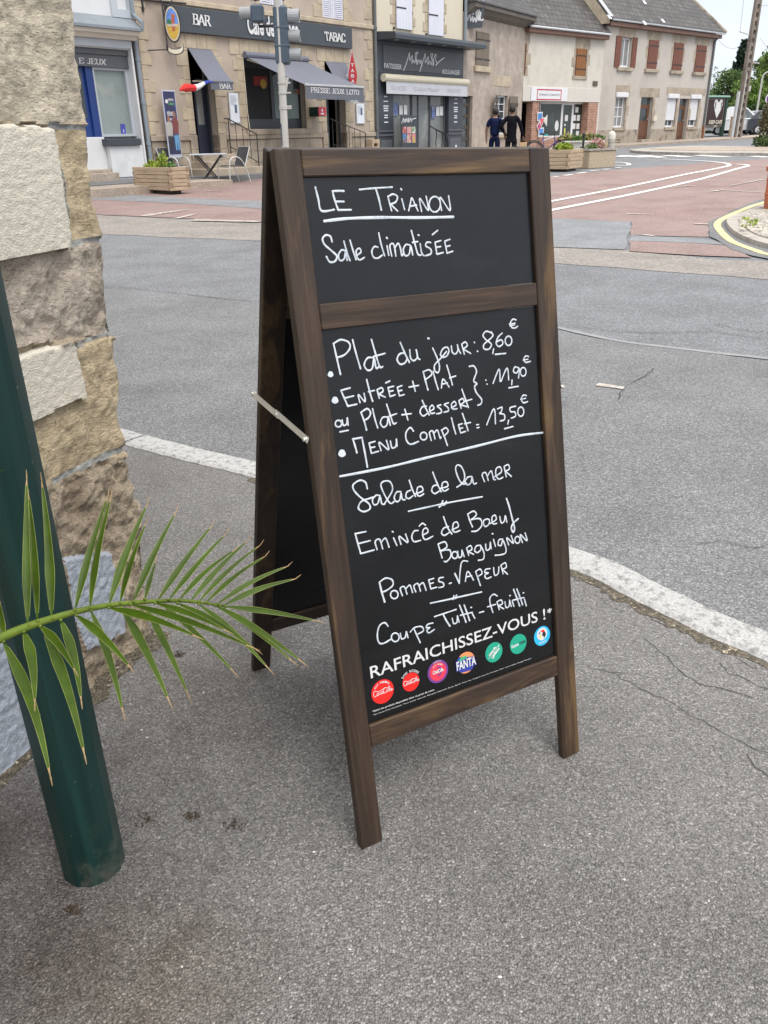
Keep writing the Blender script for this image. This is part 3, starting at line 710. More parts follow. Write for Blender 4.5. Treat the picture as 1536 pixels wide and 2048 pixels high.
mb = MB(); mb.tube([(xp, -.06, .42), (xp, -.06, Z(FA, 283, 62)), (xp, -.42, Z(FA, 283, 55, .4)), (xp, -.42, Z(FA, 280, 45, .4)), (xp+.02, -.08, Z(FA, 277, 30)), (xp+.02, -.08, 9)], .055, 10)
for zz in (1.2, 2.2, 3.2): mb.tube([(xp, -.06, zz), (xp, -.06, zz+.07)], .07, 10)
mb.build('drainpipe', M['pipe'], r0, smooth=False)
# ================================================================== cafe
r1 = thing('cafe_building', 'beige rendered cafe with pale stone surrounds and a long charcoal shop sign', 'cafe', FA, (3, 0, PAVE_Z))
D1 = rect(FA, (373.5, 96), (441, 312)); WN = rect(FA, (484, 110), (613, 257)); D2 = rect(FA, (648, 123), (693, 290))
D1 = (D1[0], D1[1], .9, D1[3]); D2 = (D2[0], D2[1], .9, D2[3])
U1 = rect(FA, (641, -60), (687, 41.5)); U2 = rect(FA, (515, -60), (566, 9)); U1 = (U1[0], U1[1], U1[2], 8.6); U2 = (U2[0], U2[1], Z(FA, 540, 11), 8.6)
CX0, CX1 = S_W1+.07, S_C1
mb = MB(); mb.wall(CX0, CX1, .2, 9, [D1, WN, D2, U1, U2], 0, .45); mb.build('wall', M['cafe_wall'], r1)
mb = MB(); mb.wall(CX0, CX1, .2, 9, [(CX0+.5, CX1-.5, .8, 4)], 3.0, 3.2); mb.box(CX0+.4, CX1-.4, 3.3, 6, .2, 9); mb.box(CX0+.2, CX1-.2, .46, 3.0, .7, .895); mb.box(CX0+.2, CX1-.2, .46, 3.0, 4.0, 4.2); mb.box(CX0, CX0+.2, .46, 3, .9, 4); mb.box(CX1-.2, CX1, .46, 3, .9, 4); mb.build('interior', M['black'], r1)
tr = MB()
for (Dq, n_) in ((D1, 0), (D2, 3)):
    quoins(tr, Dq[0], 1.45, Dq[3], -1, seed=n_); quoins(tr, Dq[1], 1.45, Dq[3], 1, seed=n_+1)
quoins(tr, WN[0], WN[2], WN[3], -1, seed=7); quoins(tr, WN[1], WN[2], WN[3], 1, seed=8)
zs0 = Z(FA, 540, 81.5) - .02
lintel(tr, D1[0]-.42, D1[1]+.25, D1[3], zs0, 4); lintel(tr, WN[0]-.5, WN[1]+.45, WN[3], zs0, 9); lintel(tr, D2[0]-.35, D2[1]+.4, D2[3], zs0-.05, 4)
quoins(tr, CX0+.06, 1.45, 8.9, 1, a=.36, c=.2, seed=11); quoins(tr, CX1-.06, 1.45, 8.9, -1, a=.42, c=.24, seed=12)
quoins(tr, U1[0], U1[2]-.3, 8.6, -1, seed=13); quoins(tr, U1[1], U1[2]-.3, 8.6, 1, seed=14); quoins(tr, U2[0], U2[2]-.3, 8.6, -1, seed=15); quoins(tr, U2[1], U2[2]-.3, 8.6, 1, seed=16)
build_split(tr, 'stone_surround', M['stone_trim'], r1)
zc = Z(FA, 592, 30); mb = MB(); mb.bbox(CX0, CX1, -.07, .02, zc-.13, zc, .015); mb.build('string_course', M['stone_trim'], r1)
zp = 1.43; mb = MB(); x_ = CX0; rr = random.Random(3)
for (a, c) in ((CX0+.02, D1[0]-.26), (D1[1]+.26, D2[0]-.26), (D2[1]+.26, CX1-.02)):
    mb.bbox(a, c, -.09, .02, zp-.14, zp, .012)
    for row in range(3):
        x_ = a+.04
        while x_ < c-.05:
            L = min(rr.uniform(.5, .9), c-.04-x_); mb.bbox(x_+.003, x_+L-.003, -.045-.003*(row % 2), .02, .3+row*.328, .3+(row+1)*.328-.006, .008); x_ += L
for Dq in (D1, D2):
    for row in range(3):
        mb.bbox(Dq[0]-.26, Dq[0], -.06, .3, .3+row*.38, .3+(row+1)*.38-.006, .01); mb.bbox(Dq[1], Dq[1]+.26, -.06, .3, .3+row*.38, .3+(row+1)*.38-.006, .01)
build_split(mb, 'plinth', M['stone_grey'], r1)
mb = MB(); mb.bbox(WN[0]-.1, WN[1]+.1, -.12, .2, WN[2]-.16, WN[2], .012); mb.build('window_sill', M['stone_grey'], r1)
# shop window
mb = MB(); xm = X(FA, 545, 200, -.2); xw0 = WN[0]+.002; xw1 = X(FA, 605, 250, -.2)
mb.wall(xw0, WN[1]-.002, WN[2]+.002, WN[3]-.002, [(xw0+.07, xm-.05, WN[2]+.28, WN[3]-.3), (xm+.07, xw1-.06, WN[2]+.28, WN[3]-.3)], .2, .27); wn = mb.build('shop_window', M['anthracite'], r1)
mb = MB(); mb.box(xw0+.06, xm-.04, .235, .25, WN[2]+.27, WN[3]-.29); mb.build('pane', M['black'], wn)
mb = MB(); mb.box(xm+.06, xw1-.05, .235, .25, WN[2]+.27, WN[3]-.29); mb.build('pane', M['pane'], wn)
q = (xm+.1, xw1-.12, WN[2]+.3, WN[2]+1.15); mb = MB(); mb.box(q[0], q[1], .215, .228, q[2], q[3]); mb.build('net_curtain', pm('net_curtain', (.20, .25, .24), .8, .15, 6, st=(5, 1, 1)), wn)
q = rect(FA, (507, 152), (536, 172), -.2); mb = MB(); mb.box(q[0], q[1], .215, .228, q[2], q[3]); ps = mb.build('poster', pm('red_poster', (.22, .015, .01), .5, .2, 4), wn)
mb = MB(); mb.disc(((q[0]+q[1])/2+.1, .2, q[2]+.05), .13, (1, 0, 0), (0, 0, 1)); mb.build('poster_motif', pm('yellow_print', (.42, .27, .02), .5, .1, 4), ps)
q = rect(FA, (585, 178), (600, 188), -.2); mb = MB(); mb.box(q[0], q[1], .215, .228, q[2], q[3]); mb.build('poster', pm('orange_poster', (.5, .12, .06), .5, .1, 4), wn)
mb = MB(); q = rect(FA, (518, 224), (536, 247), -.6); mb.box(q[0], q[0]+.12, .5, .53, q[2], q[3]); mb.bar((q[0]-.02, .55, q[3]-.05), (q[0]+.35, .55, q[2]-.12), .07, .03, (0, 1, 0)); mb.bar((q[0]-.5, .5, q[2]+.1), (q[0]-.1, .5, q[3]-.1), .05, .03, (0, 1, 0)); mb.build('window_display', M['paper'], wn)
# doors
mb = MB(); mb.wall(D1[0]+.003, D1[1]-.003, .9, D1[3]-.003, [(D1[0]+.06, D1[1]-.06, .9, D1[3]-.06)], .25, .32); dr = mb.build('door_frame', M['anthracite'], r1)
mb = MB(); xd = D1[1]-.06; mb.wall(xd-.42, xd, .92, D1[3]-.75, [(xd-.36, xd-.12, 1.7, D1[3]-.85)], .33, .37); dl = mb.build('door', pm('navy_door_paint', (.012, .016, .035), .4, .1, 2), r1)
mb = MB(); mb.box(xd-.365, xd-.115, .34, .36, 1.69, D1[3]-.84); mb.build('pane', M['pane_light'], dl)
mb = MB()
for i in range(8): mb.box(D1[0]+.15+.02*i, D1[0]+.45, 1.6, 1.63, 1.1+.28*i, 1.3+.28*i)
mb.build('indoor_shelf', pm('dim_stock', (.05, .04, .035), .7, .6, 9), r1)
mb = MB(); mb.wall(D2[0]+.003, D2[1]-.003, .9, D2[3]-.003, [(D2[0]+.05, D2[1]-.05, .9, D2[3]-.05)], .25, .32); dr2 = mb.build('door_frame', M['anthracite'], r1)
mb = MB(); mb.wall(D2[0]+.055, D2[0]+.5, .92, D2[3]-.2, [(D2[0]+.11, D2[0]+.46, 1.6, D2[3]-.3)], .33, .37); dl = mb.build('door', M['anthracite'], r1)
mb = MB(); mb.box(D2[0]+.1, D2[0]+.47, .34, .36, 1.59, D2[3]-.29); pn = mb.build('pane', M['pane'], dl)
# upper windows with closed louvred shutters
for Uq in (U1, U2):
    mb = MB(); mb.bbox(Uq[0]+.01, (Uq[0]+Uq[1])/2-.01, .0, .06, Uq[2]+.02, Uq[3], .006); mb.bbox((Uq[0]+Uq[1])/2+.01, Uq[1]-.01, .0, .06, Uq[2]+.02, Uq[3], .006)
    for sgn in (0, 1):
        a = (Uq[0]+.07, (Uq[0]+Uq[1])/2+.07)[sgn]; c = ((Uq[0]+Uq[1])/2-.07, Uq[1]-.07)[sgn]; zz = Uq[2]+.1
        while zz < min(Uq[3], Uq[2]+1.6): mb.obox(((a+c)/2, -.004, zz), ((c-a)/2, 0, 0), (0, .014, .012), (0, -.003, .004)); zz += .055
    mb.build('shutter', M['white_shutter'], r1)
# steps
for nme, Dq, n_ in (('front_step', D1, 3), ('front_step', D2, 3)):
    for i in range(n_):
        w_ = .35*(n_-i); mb = MB(); mb.bbox(Dq[0]-.1-w_*.3-(0.15 if i == 0 else 0), Dq[1]+.1+w_*(.75 if Dq is D1 else .3), -.06-w_, .25, PAVE_Z-.02+.176*i, PAVE_Z+.176*(i+1), .012); mb.build(nme, M['stone_grey'], r1)
# pipes on the cafe
mb = MB(); mb.tube([(CX1+.05, -.08, .4), (CX1+.05, -.08, 9)], .055, 10)
for zz in (1.5, 3.1, 4.6): mb.tube([(CX1+.05, -.08, zz), (CX1+.05, -.08, zz+.08)], .07, 10)
mb.build('drainpipe', M['pipe_dark'], r1)
mb = MB(); x_ = X(FA, 484, 115); mb.tube([(x_, -.03, Z(FA, 484, 115)), (x_+.02, -.03, 2.0), (x_+.12, -.03, .9)], .012, 6); x_ = X(FA, 702, 100); mb.tube([(x_, -.03, Z(FA, 702, 100)), (x_, -.03, 2.6)], .012, 6); build_split(mb, 'cable', M['cream_metal'], r1)
# --- big sign board
s0 = rect(FA, (330, 2), (703.5, 99.6), .1); s0 = (X(FA, 335, 30, .1), s0[1], Z(FA, 541, 82, .1), Z(FA, 541, 35.5, .1))
sg = thing('shop_sign', 'long charcoal sign board with white letters BAR and TABAC above the cafe', 'sign', FA, (s0[0], -.1, s0[2]))
mb = MB(); mb.bbox(s0[0], s0[1], -.14, -.025, s0[2], s0[3], .01); mb.build('board', M['fascia'], sg)
mb = MB(); serif_text(mb, FA, 'BAR', (385, 27), (386, 49), (420, 31.5), (421.5, 53), .165, .11, .04); mb.build('lettering', M['letter'], sg)
mb = MB(); serif_text(mb, FA, 'TABAC', (649, 63), (651, 81), (689.5, 67.5), (691, 85.5), .165, .11, .04); mb.build('lettering', M['letter'], sg)
mb = MB(); face_text(mb, FA, 'Café de France', (493, 26), (496, 68), (596, 40), (598, 80), .165, .03); mb.build('lettering', M['letter'], sg)
# --- awnings
def awning(fr, name, label, x0, x1, zt, out, zb, val, text, tpx, cas=False, m=None):
    t_ = thing(name, label, 'awning', fr, (x0, 0, zb))
    mb = MB(); n = 10; rows = []
    for i in range(n+1):
        q = i/n; sag = -.03*math.sin(math.pi*q); rows += [(x0, -.05-(out-.05)*q, zt+(zb-zt)*q+sag), (x1, -.05-(out-.05)*q, zt+(zb-zt)*q+sag)]
    rows2 = [(a, c, d-.006) for a, c, d in rows]; mb.add(rows+rows2, [(2*i, 2*i+1, 2*i+3, 2*i+2) for i in range(n)] + [(2*(n+1)+2*i+2, 2*(n+1)+2*i+3, 2*(n+1)+2*i+1, 2*(n+1)+2*i) for i in range(n)])
    mb.build('canopy', M['canvas'], t_)
    mb = MB(); mb.box(x0, x1, -out-.012, -out-.004, zb-val, zb-.012); v_ = mb.build('valance', M['valance'], t_)
    mb = MB(); mb.bbox(x0-.02, x1+.02, -out-.03, -out+.03, zb-.03, zb+.02, .006); mb.build('front_bar', M['alu'] if cas else M['valance'], t_)
    if text:
        mb = MB(); serif_text(mb, fr, text, *tpx, out+.016, .075, .035); mb.build('lettering', M['letter'], v_)
    mb = MB()
    if cas: mb.tube([(x0-.05, -.1, zt+.03), (x1+.05, -.1, zt+.03)], .09, 12); mb.build('cassette', M['canvas'], t_)
    for x_ in (x0+.05, x1-.05):
        mb = MB()
        if cas:
            dx = .9 if x_ < (x0+x1)/2 else -.9
            mb.tube([(x_, -.08, zt-.08), (x_+dx, -out*.5, (zt+zb)/2-.1), (x_+.1*(1 if dx > 0 else -1), -out+.03, zb-.01)], .025, 8)
        else: mb.tube([(x_, -.03, zt-(zt-zb)*.95), (x_, -out, zb)], .014, 6)
        mb.build('arm', M['cream_metal'], t_)
    return t_
awning(FA, 'window_awning', 'small grey sloping awning lettered BAR over the left cafe door', D1[0]+.0, D1[1]-.02, 3.59, .80, 2.75, .2, 'BAR', ((438, 166), (440, 177), (460, 167), (462, 178)))
awning(FA, 'window_awning', 'wide grey awning lettered PRESSE JEUX LOTO stretched out on folding arms', 1.74, 4.36, 3.50, 2.37, 2.66, .36, 'PRESSE JEUX LOTO', ((621, 174), (622, 185), (718, 180), (719, 190)), True)
awning(FA, 'window_awning', 'small grey sloping awning lettered TABAC behind the wide awning', 5.35, 6.36, 3.53, .80, 2.52, .2, 'TABAC', ((697, 197), (698, 205), (718, 199), (719, 207)))
# --- TABAC lozenge
pt = Vector(FA.L(at_depth(722, 150, FPX/61))); lz = thing('tabac_sign', 'red lozenge sign reading TABAC sticking out beside the wide awning', 'sign', FA, (pt.x, 0, pt.z))
dF = Frame(FA.W((pt.x, -.55, pt.z)), (FA.x*.35 - FA.y).normalized()*1)      # plate seen from the street
dF = Frame(FA.W((pt.x, -.55, pt.z)), RT)
hh = 43/61; hw = 8.5/61
mb = MB(); P = [(0, hh), (hw, .05), (hw, -.05), (0, -hh), (-hw, -.05), (-hw, .05)]; mb.slab(P, -.05, .05); mb.build('plate', M['red_sign'], lz, src=dF)
mb = MB(); mb.slab([(a*1.12-.02, c*1.03) for a, c in P], .0505, .11); mb.build('back_plate', M['white_plastic'], lz, src=dF)
mb = MB()
for i, ch in enumerate('TABAC'): put_text(mb, ch, lambda u, v, i=i: ((u-.5)*.11, -.056, .30-.155*i+(v-.5)*.10), .02)
mb.build('lettering', M['letter'], lz, src=dF)
mb = MB(); mb.bbox(pt.x-.12, pt.x-.02, -.12, -.003, pt.z-.1, pt.z+.1, .01); mb.bar((pt.x-.06, -.1, pt.z), (pt.x-.02, -.5, pt.z), .08, .05); mb.build('bracket', M['white_plastic'], lz)
# --- letter box
q = rect(FA, (637, 214), (651, 233), .3); q2 = rect(FA, (624, 214), (637, 235), .3)
lb = thing('mail_box', 'small red and dark green box on the pier between cafe window and door', 'letter box', FA, (q[0], 0, q[2]))
mb = MB(); mb.bbox(q[0]-.15, q[0]+.22, -.40, -.003, q[2], q[3], .015); mb.build('box_body', M['green_dark'], lb)
mb = MB(); mb.bbox(q[0]-.15, q[0]+.22, -.425, -.402, q[2]+.01, q[3]-.01, .008); fp = mb.build('front_panel', M['mail_red'], lb)
mb = MB(); mb.disc((q[0]+.03, -.4275, q[3]-.1), .04, (1, 0, 0), (0, 0, 1)); mb.box(q[0]-.05, q[0]+.11, -.43, -.426, q[2]+.05, q[2]+.1); mb.build('emblem', M['letter'], fp)
# --- notice boards
for tl, br, lab in (((455, 184), (481, 247), 'pale menu board on the pier left of the cafe window'), ((711.5, 206), (729, 248), 'pale menu board right of the cafe tobacco door')):
    q = rect(FA, tl, br, .03); nb = thing('menu_board', lab, 'notice board', FA, (q[0], 0, q[2]), 'menu boards on the cafe front')
    mb = MB(); mb.bbox(q[0], q[1], -.045, -.024, q[2], q[3], .006); mb.build('frame', M['alu'], nb)
    mb = MB(); mb.box(q[0]+.03, q[1]-.03, -.049, -.0455, q[2]+.03, q[3]-.03); sh = mb.build('sheet', M['paper'], nb)
    mb = MB(); rr = random.Random(5); zz = q[3]-.1
    for i in range(9): mb.box(q[0]+.07, q[0]+.07+rr.uniform(.12, q[1]-q[0]-.15), -.0515, -.0495, zz, zz+.008); zz -= .03
    mb.box((q[0]+q[1])/2, (q[0]+q[1])/2+.1, -.0515, -.0495, q[2]+.28, q[2]+.5); mb.build('print', M['ink'], sh)
# --- leaning advertising panel
q = rect(FA, (321, 180), (362, 308), .25); ad = thing('advertising_panel', 'tall dark blue advertising panel showing two people, beside the left cafe door', 'poster panel', FA, (q[0], -.25, .39))
mb = MB(); mb.bbox(q[0], q[1], -.29, -.26, q[2]-.1, q[3], .008); mb.build('frame', pm('white_panel_frame', (.45, .46, .55), .5, .04, 3), ad)
mb = MB(); mb.box(q[0]+.03, q[1]-.03, -.297, -.2905, q[2]+.0, q[3]-.03); po = mb.build('poster', pm('blue_poster_print', (.028, .03, .085), .4, .25, 1.2, col2=(.03, .09, .30), ms=1.4, m0=.55, m1=.75), ad)
cx = (q[0]+q[1])/2; wq = q[1]-q[0]; zt = q[3]
mb = MB(); put_text(mb, 'PRÉPAREZ', lambda u, v: (q[0]+wq*(.2+.52*u), -.2995, zt-.62+.13*v), .02); put_text(mb, 'VOS MATCHS', lambda u, v: (q[0]+wq*(.2+.45*u), -.2995, zt-.74+.07*v), .015); put_text(mb, 'AVEC APPLICATION', lambda u, v: (q[0]+wq*(.2+.62*u), -.2995, zt-.86+.07*v), .015)
put_text(mb, 'PARIONS', lambda u, v: (q[0]+wq*(.4+.4*u), -.2995, zt-.26+.06*v), .02); mb.disc((q[0]+wq*.27, -.2995, zt-.27), .05, (1, 0, 0), (0, 0, 1)); mb.build('lettering', M['letter'], po)
mb = MB(); mb.box(q[0]+wq*.4, q[0]+wq*.8, -.2995, -.2975, zt-.36, zt-.3); mb.build('logo_bar', pm('green_print', (.08, .22, .1), .5, .1, 4), po)
def fig(x, mats, h, sc):
    z0 = q[2]+.10
    for nm_, P, m in (('trousers_print', [(-.10, 0), (-.03, 0), (0, .35), (.03, 0), (.10, 0), (.12, .55), (-.12, .55)], mats[0]), ('shirt_print', [(-.13, .5), (.13, .5), (.17, .95), (.1, 1.08), (-.1, 1.08), (-.17, .95)], mats[1]), ('skin_print', [(-.05, 1.08), (.05, 1.08), (.065, 1.2), (.04, 1.3), (-.04, 1.3), (-.065, 1.2)], mats[2])):
        b_ = MB(); b_.slab([(x+a*sc*1.02, z0+c*sc*h) for a, c in P], -.3012-(.001 if nm_ == 'skin_print' else 0), -.2980); b_.build(nm_, m, po)
fig(cx-.11, (pm('dark_print', (.03, .03, .035), .5, .1, 4), pm('white_print', (.38, .36, .33), .5, .1, 4), pm('skin_print_a', (.28, .13, .08), .5, .1, 4)), 1.0, .66)
fig(cx+.10, (pm('blue_print', (.12, .3, .5), .5, .1, 4), pm('maroon_print', (.17, .045, .045), .5, .1, 4), pm('skin_print_b', (.25, .13, .09), .5, .1, 4)), 1.13, .66)
# --- hanging oval sign on an iron bracket
pt = FA.L(at_depth(345, 48, FPX/76)); xo, yo, zo = pt
hs = thing('hanging_sign', 'oval painted pub sign hanging from a black wrought iron bracket', 'hanging sign', FA, (X(FA, 285, 15), 0, zo-.6))
oF = Frame(FA.W((xo, yo, zo)), RT*.9 + FA.x*.2)
mb = MB(); mb.slab([(.215*math.cos(i*math.pi/16), .43*math.sin(i*math.pi/16)) for i in range(32)], -.03, .03); ov = mb.build('oval_plate', M['iron'], hs, src=oF)
mb = MB(); mb.slab([(.185*math.cos(i*math.pi/16), .395*math.sin(i*math.pi/16)) for i in range(32)], -.036, -.031); mb.build('cream_border', pm('cream_border', (.5, .45, .33), .5, .1, 4), ov, src=oF)
mb = MB(); mb.slab([(.155*math.cos(i*math.pi/16), .35*math.sin(i*math.pi/16)) for i in range(0, 17)], -.041, -.037); mb.build('painted_sky', pm('sky_blue_paint', (.10, .22, .55), .5, .3, 9), ov, src=oF)
mb = MB(); mb.slab([(.155*math.cos(i*math.pi/16), .35*math.sin(i*math.pi/16)) for i in range(16, 33)], -.041, -.037); mb.build('painted_field', pm('yellow_field_paint', (.50, .32, .04), .5, .3, 9), ov, src=oF)
mb = MB(); mb.slab([(-.13, -.02), (-.02, -.02), (-.02, .06), (-.07, .12), (-.13, .07)], -.046, -.042); mb.build('painted_tree', pm('green_tree_paint', (.02, .16, .06), .5, .2, 9), ov, src=oF)
mb = MB(); mb.slab([(-.02, -.16), (.06, -.16), (.06, .1), (.09, .2), (0, .24), (-.02, .1)], -.046, -.042); mb.build('painted_figure', pm('rust_paint', (.38, .1, .05), .5, .3, 9), ov, src=oF)
mb = MB(); put_text(mb, 'BRASSERIE', lambda u, v: (-.13+.26*u, -.049, -.06+.06*v), .02); mb.build('lettering', M['letter'], ov, src=oF)
mb = MB(); P = [(.23*math.cos(t), -.40-.10*1-.13*math.sin(t)) for t in [math.pi*i/10 for i in range(11)]]; mb.slab([(a, c+.06) for a, c in P] + [(a*.98, c-.08) for a, c in P[::-1]], -.02, .02); rb = mb.build('ribbon', M['iron'], hs, src=oF)
mb = MB(); mb.slab([(a*.93, c+.04) for a, c in P] + [(a*.91, c-.06) for a, c in P[::-1]], -.026, -.021); mb.build('ribbon_face', pm('cream_ribbon', (.62, .57, .45), .5, .05, 4), rb, src=oF)
mb = MB(); wx = X(FA, 284, 14); wz = zo+.5
mb.tube([(wx, -.03, wz+.02), (xo+.5, yo-.05, wz)], .022, 8); mb.tube([(wx, -.03, wz-.25), (wx, -.03, wz+.12)], .03, 8)
mb.tube(catmull([(xo-.28, yo, wz), (xo-.27, yo, wz-.3), (xo-.26, yo, zo-.2), (xo-.25, yo, zo-.62)], 4), .018, 6)
mb.tube(catmull([(xo-.3, yo, wz+.3), (xo-.2, yo, wz+.2), (xo-.26, yo, wz+.1), (xo-.3, yo, wz), (xo-.2, yo, wz-.12), (xo-.28, yo, wz-.3)], 5), .014, 6)
mb.tube(catmull([(xo+.0, yo, wz+.25), (xo+.14, yo, wz+.14), (xo+.05, yo, wz+.02), (xo, yo, wz-.06)], 5), .014, 6)
mb.tube([(wx, -.02, zo-.62), (xo-.25, yo, zo-.6)], .014, 6); mb.build('iron_bracket', M['iron'], hs)
# --- flag
p0 = FA.L(at_depth(425, 164, FPX/73.5)); p1 = FA.L(at_depth(360, 181, FPX/78))
fl = thing('flag', 'rolled french tricolour flag on the corner of the left awning', 'flag', FA, tuple(p0))
for nm_, a, c, m, r_ in (('blue_band', 0, .28, pm('flag_blue', (.03, .06, .35), .8, .1, 5), (.02, .05)), ('white_band', .28, .58, M['letter'], (.05, .08)), ('red_band', .58, .84, pm('flag_red', (.60, .02, .02), .8, .1, 5), (.08, .10)), ('red_tip', .84, 1.0, pm('flag_red_tip', (.60, .025, .02), .8, .1, 5), (.10, .02))):
    mb = MB(); mb.tube([p0.lerp(p1, a+(c-a)*i/4) + Vector((0, 0, .03*math.sin(9*(a+(c-a)*i/4)))) for i in range(5)], [r_[0]+(r_[1]-r_[0])*i/4 for i in range(5)], 8); mb.build(nm_, m, fl)
mb = MB(); mb.tube([p0, p0 + Vector((.02, .7, .1))], .012, 6); mb.build('flagpole', M['iron'], fl)
# --- handrails
def rail(name, label, pts_top, zb, nb, r=.016):
    t_ = thing(name, label, 'handrail', FA, (pts_top[0][0], pts_top[0][1], zb))
    mb = MB(); mb.tube(pts_top, r, 8); mb.build('top_rail', M['iron'], t_)
    P = [Vector(p) for p in pts_top]; mb = MB(); a, c = P[-2], P[-1]
    mb.tube([a-Vector((0, 0, .75)), c-Vector((0, 0, .75))], r*.8, 6); mb.build('lower_rail', M['iron'], t_)
    for i in range(nb+1):
        p = a.lerp(c, i/nb); mb = MB(); mb.tube([p, p-Vector((0, 0, .95 if i in (0, nb) else .75))], r if i in (0, nb) else r*.6, 6); mb.build('baluster', M['iron'], t_)
x_ = D1[1]+.32; rail('stair_handrail', 'black iron handrail beside the steps of the left cafe door', [(x_-.12, -.1, 1.85), (x_, -.12, 1.85), (x_+.2, -1.05, 1.42)], .5, 4)
x_ = D2[0]+.12; rail('stair_handrail', 'black iron railing in front of the cafe tobacco door', [(x_-.06, -.12, 1.86), (x_, -.15, 1.82), (x_+.75, -.95, 1.4)], .6, 6)
# ================================================================== bakery
M['bak_wall'] = pm('cream_bakery_wall', (.60, .545, .43), .9, .06, 1.2, .2, 30, col2=(.56, .50, .39), ms=1.2)
BX0, BX1 = S_C1+.13, S_B1
rb_ = thing('bakery_building', 'cream bakery house with a charcoal shopfront and pale lilac shutters above', 'bakery', FA, ((BX0+BX1)/2, 0, .44))
zco = 4.30
mb = MB(); mb.box(BX0, BX1, .02, 6, zco-.1, 9); mb.box(BX0, BX0+.3, .05, 6, .3, zco-.1); mb.box(BX1-.3, BX1-.005, .05, 6, .3, zco-.1); mb.box(BX0+.3, BX1-.3, 3, 6, .3, zco-.1); mb.build('wall', M['bak_wall'], rb_)
SH = [rect(FA, (790, -60), (822, 61)), rect(FA, (856, -60), (884.5, 73))]
tr = MB()
for i, q in enumerate(SH):
    quoins(tr, q[0]+.05, q[2]-.2, 8.8, -1, a=.34, c=.2, y=.0, back=.05, seed=30+i); quoins(tr, q[1]-.05, q[2]-.2, 8.8, 1, a=.34, c=.2, y=.0, back=.05, seed=40+i)
tr.bbox(BX0, BX1, -.012, .05, Z(FA, 850, 82)-.05, SH[0][2]-.18, .01); build_split(tr, 'stone_surround', M['stone_trim'], rb_)
for q in SH:
    mb = MB(); n = 5
    for i in range(n): mb.bbox(q[0]+(q[1]-q[0])*i/n+.002, q[0]+(q[1]-q[0])*(i+1)/n-.002, -.06, -.02, q[2], 8.7, .004)
    sh = mb.build('shutter', M['white_shutter'], rb_)
    mb = MB()
    for zz in (q[2]+.62, q[2]+1.85): mb.box(q[0]-.03, q[0]+(q[1]-q[0])*.6, -.068, -.061, zz, zz+.045)
    mb.box(q[1], q[1]+.05, -.06, -.01, q[2]+.5, q[2]+.56); mb.box(q[0]-.15, q[0]-.1, -.06, .0, q[2]-.03, q[2]+.03); mb.build('hinge_strap', M['iron'], sh)
mb = MB(); P = [(-.9, .0), (-.9, .12), (-.86, .20), (-.03, .26), (-.03, .0)]
mb.prism(P, lambda y, z: (BX0-.02, y, zco+z), lambda y, z: (BX1+.35, y, zco+z)); mb.build('cornice', M['anthracite'], rb_)
mb = MB()
for i in range(6): mb.disc((BX0+.5+i*(BX1-BX0-.6)/5, -.55, zco-.004), .09, (1, 0, 0), (0, 1, 0), 16)
build_split(mb, 'spotlight', M['paper'], rb_)
zf0 = Z(FA, 850, 152, .08)
mb = MB(); mb.bbox(BX0, BX1, -.06, .05, zf0, zco-.002, .01); mb.build('fascia', M['anthracite'], rb_)
mb = MB(); mb.bbox(BX0+.35, BX1-.12, -.085, -.061, zf0+.12, zco-.12, .006); fz = mb.build('sign_panel', M['anth_panel'], rb_)
Z4b = lambda x, y: (730+x/4.655, y/4.655)
mb = MB(); face_text(mb, FA, 'PATISSIER', Z4b(180, 585), Z4b(178, 632), Z4b(343, 600), Z4b(341, 648), .09, .015); face_text(mb, FA, 'BOULANGER', Z4b(724, 645), Z4b(721, 688), Z4b(884, 655), Z4b(880, 700), .09, .015); mb.build('lettering', M['letter'], fz)
SIG1 = [(358, 658), (378, 610), (400, 540), (414, 492), (417, 560), (440, 518), (436, 588), (450, 560), (462, 585), (470, 545), (480, 590), (476, 520), (492, 490), (468, 498), (470, 540), (492, 575), (480, 602), (500, 560), (512, 590), (520, 560), (524, 600), (508, 668)]
SIG2 = [(508, 668), (530, 600), (548, 540), (560, 500), (560, 585), (588, 528), (583, 600), (600, 570), (612, 602), (622, 565), (610, 512), (628, 505), (622, 545), (640, 585), (628, 606), (645, 520), (662, 510), (652, 550), (668, 590), (655, 608), (690, 572), (737, 536)]
mb = MB(); ribbon(mb, [FA.px(*Z4b(*p), .09) for p in SIG1], .045, .090, 5, step=.00008); ribbon(mb, [FA.px(*Z4b(*p), .09) for p in SIG2], .045, .094, 5, step=.00008); mb.build('signature_lettering', M['letter'], fz)
mb = MB(); xa0, xa1 = 9.05-.35, BX1-.02; xa0 = X(FA, 768, 155, .25); za = Z(FA, 850, 160, .25)
mb.tube([(xa0, -.22, za), (BX1+.05, -.22, za)], .13, 14); aw = mb.build('awning_cassette', M['cream_metal'], rb_)
mb = MB(); mb.box(xa0+.1, BX1+.0, -.28, -.27, za-.50, za-.1); vv = mb.build('valance', pm('white_valance', (.50, .50, .54), .85, .06, 3), aw)
mb = MB(); xs_ = xa0+.35
for body, wd in (('GLACES', .9), ('Cuisine Maison', 1.6), ('CHOCOLATS', 1.0)):
    put_text(mb, body, lambda u, v: (xs_+wd*u, -.284, za-.38+.13*v)); xs_ += wd+.55
mb.build('lettering', pm('faded_grey_print', (.33, .33, .36), .8, .1, 4), vv)
